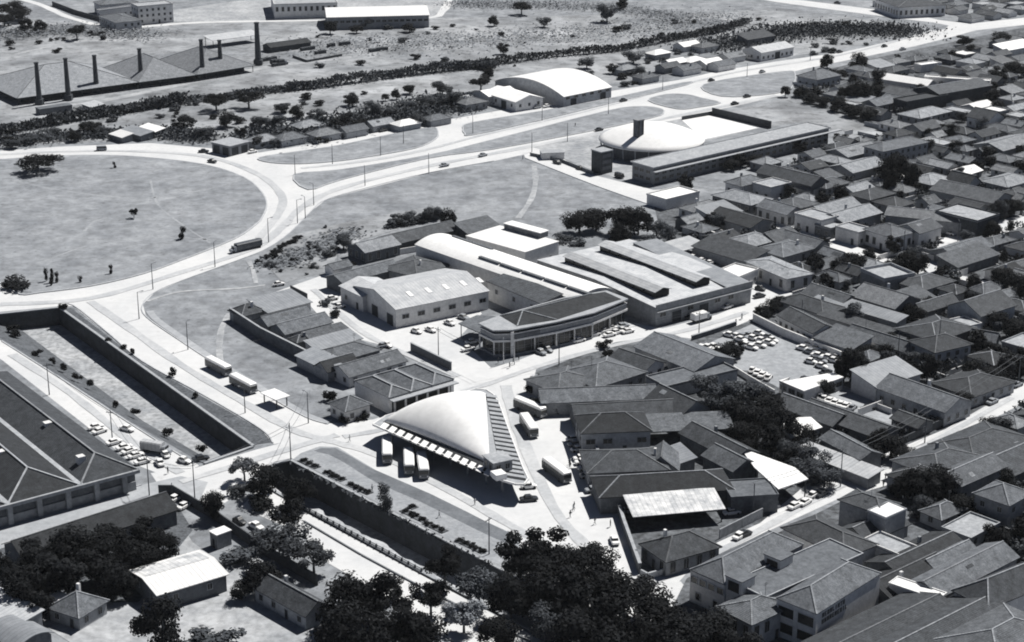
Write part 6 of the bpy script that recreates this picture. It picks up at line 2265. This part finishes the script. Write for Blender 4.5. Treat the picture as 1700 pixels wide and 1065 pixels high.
LOTG = 'cars standing in the car lots'
cars('s', [(590, 632), (652, 645), (708, 645), (762, 636), (850, 618), (795, 660), (870, 680), (935, 650), (970, 678), (735, 722), (785, 742), (855, 722), (935, 700), (690, 672)], -40, 'wwwwg', group=LOTG)
cars('s', [(395, 742), (450, 735), (345, 745)], -40, 'ww', group=LOTG)
cars('s', [(1295, 718), (1240, 750), (1362, 748), (1305, 780), (1442, 780), (1372, 815), (1512, 800), (1462, 832), (1310, 868), (1402, 858), (1512, 858), (1402, 908), (1545, 830)], -40, 'wwwwg', group=LOTG)
cars('s', [(1440, 962), (1255, 1028)], 30, 'd', group=LOTG)
cars('k', [(352, 790), (378, 802), (402, 814), (430, 826)], 60, 'ww', group=LOTG)
cars('k', [(705, 930), (732, 940), (758, 950), (785, 958), (812, 966), (842, 975), (690, 922)], 60, 'wwwg', group=LOTG)
cars('k', [(920, 978)], 20, 'd', group=LOTG)
cars('k', [(1000, 935), (1030, 945), (1062, 930)], 30, 'wgw', kinds=('van',), group=LOTG)
SH = 'cars drawn up before the showroom'
cars('g', [(1232, 805), (1272, 788), (1312, 770), (1345, 775), (1262, 830), (1305, 815), (1348, 800), (1378, 808)], 35, 'wwwg', group=SH)
cars('g', [(828, 940), (872, 925)], -55, 'wg', group=SH)
cars('g', [(1068, 865), (1168, 828), (395, 875), (370, 920)], 30, 'w', group=SH)
WK = 'cars outside the workshop halls'
cars('f', [(1395, 755), (1275, 798), (1185, 808), (1000, 895), (1480, 720)], -45, 'wwg', group=WK)
cars('f', [(700, 650), (1035, 465), (315, 510), (975, 900), (650, 600)], 30, 'wg', group=WK)
cars('k', [(390, 388)], -45, 'd')
cars('k', [(385, 425)], 30, 'd')
cars('k', [(228, 478)], 40, 'w')
cars('h', [(940, 640)], 36, 'd')
cars('h', [(1010, 285), (950, 265), (1060, 300)], 40, 'w')
MK = 'cars along the market hall'
cars('e', [(625, 28), (905, 185)], -30, 'wd', group=MK)
cars('e', [(785, 195), (810, 155)], 120, 'w', group=MK)
cars('e', [(985, 175)], 30, 'd', group=MK)
cars('e', [(700, 190), (668, 160), (635, 138), (610, 120), (560, 95), (490, 40), (470, 20)], 40, 'wwgd', group=MK)
cars('e', [(582, 330), (478, 358), (372, 390)], 34, 'w', jit=2, group=MK)
cars('e', [(905, 408), (862, 372)], 60, 'wd', group=MK)
cars('e', [(1175, 482)], -50, 'd', group=MK)
cars('e', [(1258, 508)], -40, 'w', group=MK)
AV = 'cars driving on the avenue'
cars('a', [(500, 738)], 5, 'g', kinds=('van',), group=AV)
cars('a', [(1000, 748)], 0, 'd', group=AV)
cars('a', [(1042, 797)], -30, 'd', group=AV)
cars('a', [(1240, 750)], 40, 'w', group=AV)
cars('b', [(700, 767), (510, 817), (1225, 486), (1390, 497), (1270, 642)], 42, 'gdd', group=AV)
cars('b', [(115, 655), (210, 645), (965, 532), (1015, 526), (60, 668), (325, 600)], 42, 'dgw', group=AV)
cars('b', [(1065, 803), (1178, 832)], -45, 'd', group=AV)
cars('b', [(1370, 872)], -45, 'd', kinds=('van',), group=AV)
cars('c', [(150, 398), (400, 356), (1000, 230), (780, 258), (325, 477), (265, 513), (1090, 245)], 42, 'ddg', group=AV)
cars('c', [(770, 17), (990, 32)], -40, 'd', group=AV)
DG = 'cars along the diagonal street'
cars('l', [(560, 408), (610, 390), (650, 355), (690, 348), (310, 548), (290, 556)], 44, 'wwd', group=DG)
cars('l', [(95, 660), (28, 700), (22, 690)], 44, 'w', group=DG)
cars('k', [(1530, 945), (1600, 895), (1652, 862)], 44, 'gdw', group=DG)
cars('n', [(1030, 632), (1048, 608), (1130, 572), (1105, 590)], 44, 'w', group=DG)
cars('n', [(628, 490)], 100, 'w', group=DG)
PW = 'cars nosed in to the plaza wall'
cars('j', [(350, 655), (380, 718), (402, 775), (428, 835), (440, 885), (478, 975), (412, 800), (365, 685)], 15, 'wwg', jit=4, group=PW)
cars('n', [(700, 320), (665, 275), (690, 295)], 15, 'w', jit=4, group=PW)
cars('i', [(1285, 800), (1285, 880)], 10, 'wd', jit=2, group=PW)
cars('p', [(1640, 600), (1700, 620)], -45, 'w')
cars('q', [(80, 640), (900, 690), (1000, 620), (1540, 450), (960, 545)], -45, 'wwgd')
cars('l', [(1380, 575), (250, 440)], 20, 'w')

# buses
_bus = {}


def bus_parts(roofm, sidem):
    if (roofm, sidem) in _bus:
        return _bus[roofm, sidem]
    L, w = 10.6, 1.25
    b, r = MB(), MB()
    v, f = loft([(-L / 2, ring(w - .08, .5, 2.4)), (-L / 2 + .15, ring(w, .38, 2.5)), (L / 2 - .3, ring(w, .38, 2.5)), (L / 2, ring(w - .1, .5, 2.3))])
    b.mesh(v, f)
    v, f = loft([(-L / 2 + .02, ring(w - .1, 2.46, 2.85, .25)), (-L / 2 + .3, ring(w + .03, 2.46, 3.02, .3)), (L / 2 - .5, ring(w + .03, 2.46, 3.02, .3)), (L / 2 - .1, ring(w - .08, 2.44, 2.8, .25))])
    r.mesh(v, f)
    pane, fr, bm, hl, wh_ = MB(), MB(), MB(), MB(), MB()
    pane.box(-.42, .42, -.02, .03, -.38, .38)
    fr.box(-.03, .04, -1.05, 1.05, -.42, .42)
    bm.box(-.08, .08, -1.2, 1.2, -.14, .14)
    hl.box(-.03, .05, -.15, .15, -.15, .15)
    wh_.tube((0, -.14, 0), (0, .14, 0), .48, .48, 12)
    _bus[roofm, sidem] = (b.data('body', sidem), r.data('roof', roofm), pane.data('window', 'glass'), fr.data('windscreen', 'glass'), bm.data('bumper', 'plaster_grey'), hl.data('headlight', 'paint_white'), wh_.data('wheel', 'tyre'))
    return _bus[roofm, sidem]


def bus(t, x, y, yaw, label, roofm='paint_white', sidem='bus_side'):
    p = TG(t, x, y)
    b, r, pn, ws, bp, hl, wl = bus_parts(roofm, sidem)
    o = thing('bus', 'bus', (p.x, p.y, .1), radians(yaw), label, group='buses around the terminal')
    put('body', b, o)
    put('roof', r, o)
    for i in range(8):
        for s in (-1, 1):
            put('window', pn, o, (-4.3 + i * 1.1, s * 1.25, 1.95), 0 if s > 0 else pi)
    put('windscreen', ws, o, (5.27, 0, 1.85))
    put('windscreen', ws, o, (-5.27, 0, 1.9), pi)
    put('bumper', bp, o, (5.32, 0, .6))
    for s in (-.85, .85):
        put('headlight', hl, o, (5.3, s, .95))
    for X in (-3.2, 3.4):
        for s in (-1.15, 1.15):
            put('wheel', wl, o, (X, s, .48))


bus('w', 643, 757, -86, 'bus nosed out from under the stepped canopy, standing apart from a close pair')
bus('w', 679, 775, -86, 'bus beside the canopy, on the market side of the close pair')
bus('w', 702, 782, -84, 'bus beside the canopy, on the plaza side of the close pair')
bus('w', 880, 685, -48, 'white roofed bus turning past the bushes at the plaza corner')
bus('w', 878, 715, -76, 'white roofed bus waiting close behind the turning one')
bus('w', 924, 790, -62, 'white roofed bus standing alone in the open plaza', sidem='canvas_dark')
bus('w', 363, 616, -50, 'front bus of two at the kerb of the canal road, further from the shelter')
bus('w', 404, 645, -50, 'second of two buses at the kerb, close to the white shelter')
# lorries
def lorry(t, x, y, yaw, label, bed='canvas_dark', L=8.5):
    p = TG(t, x, y)
    o = thing('lorry', 'lorry', (p.x, p.y, .1), radians(yaw), label)
    m = MB()
    v, f = loft([(L / 2 - .1, ring(1.0, .5, 2.1)), (L / 2 + .9, ring(1.05, .45, 2.3)), (L / 2 + 1.0, ring(1.0, .45, 1.5)), (L / 2 + 2.0, ring(.85, .45, 1.35)), (L / 2 + 2.1, ring(.7, .5, 1.2))])
    m.mesh(v, f)
    m.build('cab', 'car_grey', o)
    m = MB()
    m.box(L / 2 + .88, L / 2 + 1.0, -.85, .85, 1.45, 2.1)
    m.build('windscreen', 'glass', o)
    m = MB()
    v, f = loft([(-L / 2, ring(1.15, .9, 2.9, .3)), (L / 2 - .2, ring(1.15, .9, 2.9, .3))])
    m.mesh(v, f)
    m.build('load_cover', bed, o)
    m = MB()
    m.box(-L / 2, L / 2, -1.05, 1.05, .6, .88)
    m.build('chassis', 'timber_dark', o)
    for X in (-L / 2 + 1, -L / 2 + 2.2, L / 2 + 1.2):
        for s in (-1.0, 1.0):
            m = MB()
            m.tube((X, s - .13, .48), (X, s + .13, .48), .48, .48, 10)
            m.build('wheel', 'tyre', o)


lorry('w', 412, 414, 221, 'long covered lorry rounding the grass oval', 'bus_side', 10)
lorry('e', 752, 135, -20, 'flat covered lorry parked across the market forecourt', 'sheet_pale', 6)
for i, x in enumerate((325, 352, 378)):
    lorry('u', x + 10, 482, 38, ('first', 'second', 'third')[i] + ' small lorry waiting under the tallest chimney', 'brick_dark', 3.5)
lorry('h', 990, 660, 37, 'white delivery lorry on the street below the monitor factory', 'paint_white', 5)

# ------------------------------------------------------------------ poles, lamps, people, rails
rp = random.Random(4)


def pole(px, py, h, arm=0, label=None, mat='pole_metal', rot=None, z=0.0):
    p = G(px, py)
    o = thing('street_pole', 'pole', (p.x, p.y, 0), rp.uniform(0, 3) if rot is None else radians(rot), label, None if label else ('dark street pole with a crossarm' if arm else 'slim bare street pole'), 'street poles')
    m = MB()
    m.tube((0, 0, 0), (0, 0, h), .16, .09, 7)
    m.build('post', mat, o)
    if arm == 1:
        m = MB()
        m.box(-1.1, 1.1, .09, .2, h - .8, h - .65)
        m.build('crossarm', mat, o)
        for x in (-.9, -.3, .3, .9):
            m = MB()
            m.tube((x, .14, h - .65), (x, .14, h - .4), .06, .05, 5)
            m.build('insulator', 'plaster_grey', o)
    elif arm == 2:
        m = MB()
        m.tube((0, 0, h - .1), (1.3, 0, h + .25), .06, .05, 5)
        m.build('bracket', mat, o)
        m = MB()
        m.box(1.1, 1.8, -.15, .15, h + .12, h + .3)
        m.build('lamp_head', 'plaster_grey', o)


for x, y, h, a in ((254, 480, 8.5, 2), (231, 529, 8.5, 2), (357, 443, 8.5, 2), (446, 402, 8.5, 2), (494, 370, 8.5, 2), (312, 580, 8.5, 2), (407, 685, 7, 2), (512, 702, 8.5, 2), (248, 822, 10, 1), (324, 835, 11, 1), (483, 764, 10, 1), (670, 239, 8, 0), (712, 287, 8, 0), (606, 308, 8, 0),
                   (883, 252, 8, 0), (942, 235, 8, 0), (521, 340, 8, 2), (507, 362, 8, 2), (728, 592, 9, 1), (928, 606, 9, 0), (812, 920, 9, 1), (1395, 808, 10, 1), (900, 200, 8, 0), (785, 222, 8, 0), (1010, 190, 8, 0), (490, 290, 8, 0), (552, 272, 8, 0), (632, 258, 8, 0), (930, 560, 8, 0),
                   (860, 880, 0, 0), (1535, 735, 9, 1), (1250, 862, 9, 1), (82, 655, 9, 1), (187, 735, 9, 1), (1160, 560, 8, 1), (1330, 540, 8, 0), (1345, 100, 7, 0), (1240, 128, 7, 0), (1100, 150, 7, 0), (1690, 640, 9, 1), (1235, 340, 7, 0), (1590, 400, 8, 1), (1500, 420, 8, 1), (1490, 600, 9, 0), (1557, 590, 12, 0)):
    if h:
        pole(x, y, h, a)
pole(836, 604, 8, 0, 'pale flag pole, first of two before the corner showroom', 'pole_pale')
pole(854, 605, 7.5, 0, 'pale flag pole, second of two before the corner showroom', 'pole_pale')


def person_mesh(seed, cloth, stride):
    """one skinned figure, walking or standing"""
    me = bpy.data.meshes.new('figure')
    s = stride
    V = [(0, 0, .92), (0, 0, 1.2), (0, 0, 1.42), (0, 0, 1.52), (0, 0, 1.68), (.1, 0, .88), (.11, .1 * s, .48), (.11, .28 * s, .07), (.11, .28 * s + .14, .03), (-.1, 0, .88), (-.11, -.06 * s, .48), (-.11, -.3 * s, .09), (-.11, -.3 * s + .14, .05),
         (.2, 0, 1.38), (.25, -.1 * s, 1.1), (.24, .02 * s, .84), (-.2, 0, 1.38), (-.25, .1 * s, 1.1), (-.24, .18 * s, .86)]
    E = [(0, 1), (1, 2), (2, 3), (3, 4), (0, 5), (5, 6), (6, 7), (7, 8), (0, 9), (9, 10), (10, 11), (11, 12), (2, 13), (13, 14), (14, 15), (2, 16), (16, 17), (17, 18)]
    R = [.16, .15, .15, .06, .11, .1, .07, .05, .045, .1, .07, .05, .045, .075, .05, .04, .075, .05, .04]
    me.from_pydata(V, E, [])
    o = bpy.data.objects.new('figure_source', me)
    COL.objects.link(o)
    o.modifiers.new('skin', 'SKIN')
    for i, r in enumerate(R):
        me.skin_vertices[0].data[i].radius = (r, r)
    me.skin_vertices[0].data[0].use_root = True
    o.modifiers.new('sub', 'SUBSURF').levels = 1
    dg = bpy.context.evaluated_depsgraph_get()
    out = bpy.data.meshes.new_from_object(o.evaluated_get(dg))
    bpy.data.objects.remove(o)
    out.materials.clear()
    for m in (cloth, 'skin_dark', 'cloth_dark'):
        out.materials.append(MATS[m])
    for f in out.polygons:
        c = f.center
        f.material_index = 1 if c.z > 1.5 or (abs(c.x) > .19 and c.z < 1.12) else 2 if c.z < .92 else 0
        f.use_smooth = True
    return out


PM = [person_mesh(0, 'cloth_dark', 0.3), person_mesh(1, 'cloth_pale', 1.0), person_mesh(2, 'cloth_dark', 1.0)]
hair = MB()
hair.tube((0, -.01, 1.66), (0, -.01, 1.80), .125, .07, 8)
HAIR = hair.data('hair', 'cloth_dark')
for t_, x, y in (('j', 325, 815), ('j', 330, 800), ('j', 395, 895), ('n', 372, 60), ('n', 430, 118), ('n', 395, 295), ('n', 390, 310), ('n', 372, 345), ('i', 155, 505), ('i', 720, 985), ('m', 412, 225), ('g', 560, 1000), ('g', 632, 1030), ('g', 655, 1000), ('g', 690, 985), ('g', 380, 920),
                 ('l', 1005, 270), ('l', 995, 305), ('l', 1040, 285), ('l', 1050, 260), ('k', 300, 530), ('k', 272, 560), ('s', 645, 530), ('s', 700, 480), ('n', 515, 385), ('n', 605, 400), ('e', 825, 240), ('e', 845, 320), ('i', 945, 905), ('w', 868, 265), ('w', 955, 210)):
    p = TG(t_, x, y)
    i = rp.randrange(3)
    o = thing('person', 'person', (p.x, p.y, .1), rp.uniform(0, 6.28), look=('person in dark clothes standing', 'person in a pale shirt walking', 'person in dark clothes walking')[i], group='people on foot')
    put('figure', PM[i], o)
    put('hair', HAIR, o)

def power_line(pts, h):
    P = [G(*p) + Vector((0, 0, h)) for p in pts]
    root = thing('power_line', 'cable', (P[0].x, P[0].y, 0), 0, look='thin sagging power line strung between street poles', group='power lines')
    for off in (-.8, .8):
        m = MB()
        for p, q in zip(P, P[1:]):
            d = (q - p).normalized()
            sv_ = Vector((-d.y, d.x, 0)) * off
            prev = p + sv_
            for k in range(1, 9):
                t = k / 8
                c = p.lerp(q, t) + sv_ - Vector((0, 0, 3.2 * t * (1 - t)))
                m.tube(prev, c, .045, .045, 4, cap=False)
                prev = c
        m.build('wire', 'pole_metal', root, org=(P[0].x, P[0].y, 0))


power_line([(248, 822), (324, 835), (483, 764), (512, 702)], 9.2)
power_line([(248, 822), (187, 735), (82, 655)], 9.0)
power_line([(728, 592), (812, 628), (928, 606), (1160, 560)], 8.4)
power_line([(1250, 862), (1395, 808), (1535, 735), (1690, 640)], 9.0)

# promenade railing along the lower canal
a, b = G(505, 846), G(700, 951)
root = thing('canal_railing', 'railing', a, 0, 'low dark post and rail fence along the lower canal promenade')
for k in range(20):
    p = a.lerp(b, k / 19)
    m = MB()
    m.box(p.x - .22, p.x + .22, p.y - .22, p.y + .22, 0, 1.15)
    m.build('post', 'brick_dark', root, org=a)
for z in (.55, .95):
    m = MB()
    m.bar(Vector((a.x, a.y, z)), Vector((b.x, b.y, z)), .12, .12)
    m.build('rail', 'brick_dark', root, org=a)
wall_run('kerb_wall', [(505, 866), (600, 922), (700, 976), (880, 1066)], .35, 'plaster_dark', 'low dark kerb wall crossing the pale promenade', w=.35)
# fence of the gymnasium court along the side street
wall_run('court_fence', [(880, 258), (930, 268), (985, 290)], 1.3, 'plaster_dark', 'dark fence along the gymnasium court and side street', w=.15)
# small white sheds in the allotments by the oval
for x, y, L, W, lab in ((595, 655, 9, 5, 'small white sheet roof in the allotments, lower of two'), (745, 625, 12, 4.5, 'longer white sheet roof in the allotments, upper of two'), (670, 640, 15, 6, 'grey shed roof between two white allotment roofs')):
    H('a', x, y, L, W, -45, 'shed', 'sheet_white' if 'white' in lab[:14] else 'sheet_grey', 'plaster_dark', label=lab, h=2.6, r=.8, wins=None, cat='shed', name='allotment_shed')
for x, y, lab in ((1510, 600, 'pale hip among the roadside trees, nearer the filling station'), (1590, 640, 'low pale hip further along the roadside trees'), (1420, 660, 'grey roofed cottage behind the filling station trees'), (1290, 670, 'little pale cottage just behind the filling station')):
    H('a', x, y, 12, 8, 38, 'hip', 'tile_pale' if 'pale' in lab else 'tile_mid', 'plaster_grey', label=lab, h=3, wins=None)
for x, y, lab in ((60, 630, 'tile_mid'), (190, 600, 'tile_pale'), (320, 600, 'sheet_white'), (470, 575, 'tile_mid'), (1400, 330, 'tile_pale'), (1500, 370, 'tile_mid'), (1560, 255, 'sheet_white'), (1640, 300, 'sheet_white'), (1610, 320, 'tile_mid')):
    building(at('b', x, y, 11, 7, 40, 3), 3, rc.choice(('gable', 'hip')), 1.5, lab, 'plaster_grey', look={'tile_mid': 'grey roofed roadside cottage', 'tile_pale': 'pale roofed roadside cottage', 'sheet_white': 'white roofed roadside hut'}[lab], wins=None, group='cottages along the avenue')
for x, y, lab in ((30, 215, 'sheet_white'), (120, 220, 'tile_pale'), (60, 290, 'sheet_white'), (140, 300, 'sheet_white'), (250, 270, 'tile_pale'), (30, 330, 'tile_mid'), (200, 310, 'tile_mid')):
    building(at('c', x, y, 12, 8, 40, 3), 3, rc.choice(('gable', 'hip')), 1.5, lab, 'plaster_white', look={'tile_mid': 'grey roofed roadside cottage', 'tile_pale': 'pale roofed roadside cottage', 'sheet_white': 'white roofed roadside hut'}[lab], wins=None, group='cottages along the avenue')

# ------------------------------------------------------------------ summer haze over the whole scene
m = bpy.data.materials.new('haze')
m.use_nodes = True
nt = m.node_tree
nt.nodes.clear()
vo = nt.nodes.new('ShaderNodeVolumePrincipled')
vo.inputs['Color'].default_value = (0.92, 0.96, 1.0, 1)
vo.inputs['Density'].default_value = 0.000028
mo = nt.nodes.new('ShaderNodeOutputMaterial')
nt.links.new(vo.outputs[0], mo.inputs['Volume'])
MATS['haze'] = m
mb = MB()
mb.box(-3200, 3200, -700, 6200, -7, 190)
struct(mb.build('haze', 'haze'), 'stuff')

# ------------------------------------------------------------------ labels that single each thing out by what it stands beside
LAND = [((735, 705), 'the shell roofed bus terminal'), ((900, 545), 'the corner showroom'), ((830, 440), 'the white vaulted hall'), ((1080, 460), 'the monitor factory'), ((690, 500), 'the skylit workshop hall'), ((1082, 228), 'the white dome'),
        ((1220, 245), 'the long annex'), ((200, 370), 'the grass oval'), ((945, 135), 'the barrel roofed warehouse'), ((100, 150), 'the outermost chimneys'), ((290, 125), 'the middle kiln house'), ((425, 95), 'the tallest chimney'), ((1225, 590), 'the car lot hedge tree'), ((1370, 592), 'the long white lot wall'),
        ((1345, 635), 'the bent lot office'), ((1340, 975), 'the lettered block'), ((1200, 950), 'the big white walled hall'), ((250, 620), 'the upper canal'), ((640, 870), 'the lower canal'), ((100, 740), 'the market hall'), ((300, 930), 'the barn with the stained roof'), ((375, 885), 'the white capped hut'),
        ((1130, 825), 'the mottled white awning'), ((1285, 775), 'the bright triangular roof'), ((1488, 405), 'the arched corner house'), ((1618, 525), 'the white water tank'), ((1490, 285), 'the tall tree pair'), ((1490, 235), 'the long two storey house'), ((1115, 905), 'the hip roofed corner house'),
        ((1000, 195), 'the avenue island'), ((620, 15), 'the far factory'), ((380, 238), 'the filling station'), ((650, 190), 'the roadside allotments'), ((1540, 10), 'the dark roofed arcaded block'), ((1350, 60), 'the far scrub triangle'), ((1275, 85), 'the pale avenue hall'), ((1240, 145), 'the rounded avenue island'),
        ((640, 55), 'the drying yard'), ((870, 70), 'the open far field'), ((500, 420), 'the overgrown dirt lot'), ((670, 635), 'the ridged workshop'), ((480, 540), 'the walled works'), ((575, 670), 'the little pyramid roofed house'), ((1460, 835), 'the tall plain walled house'), ((1600, 850), 'the shaded villa'),
        ((1560, 140), 'the long grey works'), ((1610, 740), 'the dark hips on the diagonal street'), ((1620, 965), 'the big dark hall'), ((1425, 690), 'the lower lot'), ((1230, 410), 'the bent lane wall'), ((1225, 335), 'the wide pale hipped house'), ((1400, 345), 'the plain walled house on the bend'), ((1370, 120), 'the big garden house at the avenue bend'),
        ((1300, 455), 'the bright white house'), ((1480, 490), 'the two toned gable'), ((1545, 570), 'the tall dark hipped house'), ((1640, 420), 'the far corner gable'), ((1600, 345), 'the pale flat warehouse'), ((1680, 240), 'the wide pale gable at the town edge'), ((1610, 640), 'the dark hip by the diagonal street'),
        ((870, 930), 'the plaza end of the dark avenue'), ((1080, 1030), 'the street end of the dark avenue'), ((600, 1010), 'the dark grove by the dirt yard'), ((120, 930), 'the shaded garden'), ((950, 770), 'the plaza wall'), ((760, 860), 'the lawn strip'), ((1010, 370), 'the dark trees behind the factory'), ((60, 60), 'the lane at the far edge'),
        ((460, 870), 'the promenade trees'), ((1080, 700), 'the long dark plaza roofs'), ((1200, 660), 'the inner yard trees'), ((150, 210), 'the hedgerow below the brickworks'), ((720, 125), 'the hedgerow behind the fields'), ((820, 275), 'the side of the dry field')]
LP = [(G(*p), n) for p, n in LAND]
ORD = ['first', 'second', 'third', 'fourth', 'fifth', 'sixth', 'seventh', 'eighth', 'ninth', 'tenth', 'eleventh', 'twelfth', 'thirteenth', 'fourteenth', 'fifteenth', 'sixteenth', 'seventeenth', 'eighteenth', 'nineteenth', 'twentieth']
bk = {}
for o, look, loc in REG:
    if look is None:
        look = o.name
    d, n, q = min(((loc.xy - p.xy).length, n, p) for p, n in LP)
    rel = loc - q
    if d < 14:
        w = 'beside'
    elif abs(rel.y) > abs(rel.x):
        w = 'behind' if rel.y > 0 else 'in front of'
    else:
        w = 'right of' if rel.x > 0 else 'left of'
    bk.setdefault((look, w, n), []).append((d, o))
for (look, w, n), lst in bk.items():
    lst.sort(key=lambda e: e[0])
    for i, (d, o) in enumerate(lst):
        lab = '%s %s %s' % (look, w, n)
        if len(lst) > 1:
            lab += ', first out' if i == 0 else ', %s out' % (ORD[i] if i < 20 else 'twenty ' + ORD[i - 19].replace('', '') if i > 20 else 'twenty first')
        if len(lab.split()) > 16:
            lab = lab.replace('low ', '', 1).replace('standing ', '', 1)
        if len(lab.split()) > 16:
            lab = lab.replace(' crowned', '', 1).replace(' feathery', '', 1).replace(' roofed', '', 1).replace(' walled', '', 1)
        if len(lab.split()) > 16:
            lab = lab.replace('grey ', '', 1) if lab.count('grey') > 1 else lab.replace(' house', '', 1)
        o['label'] = lab
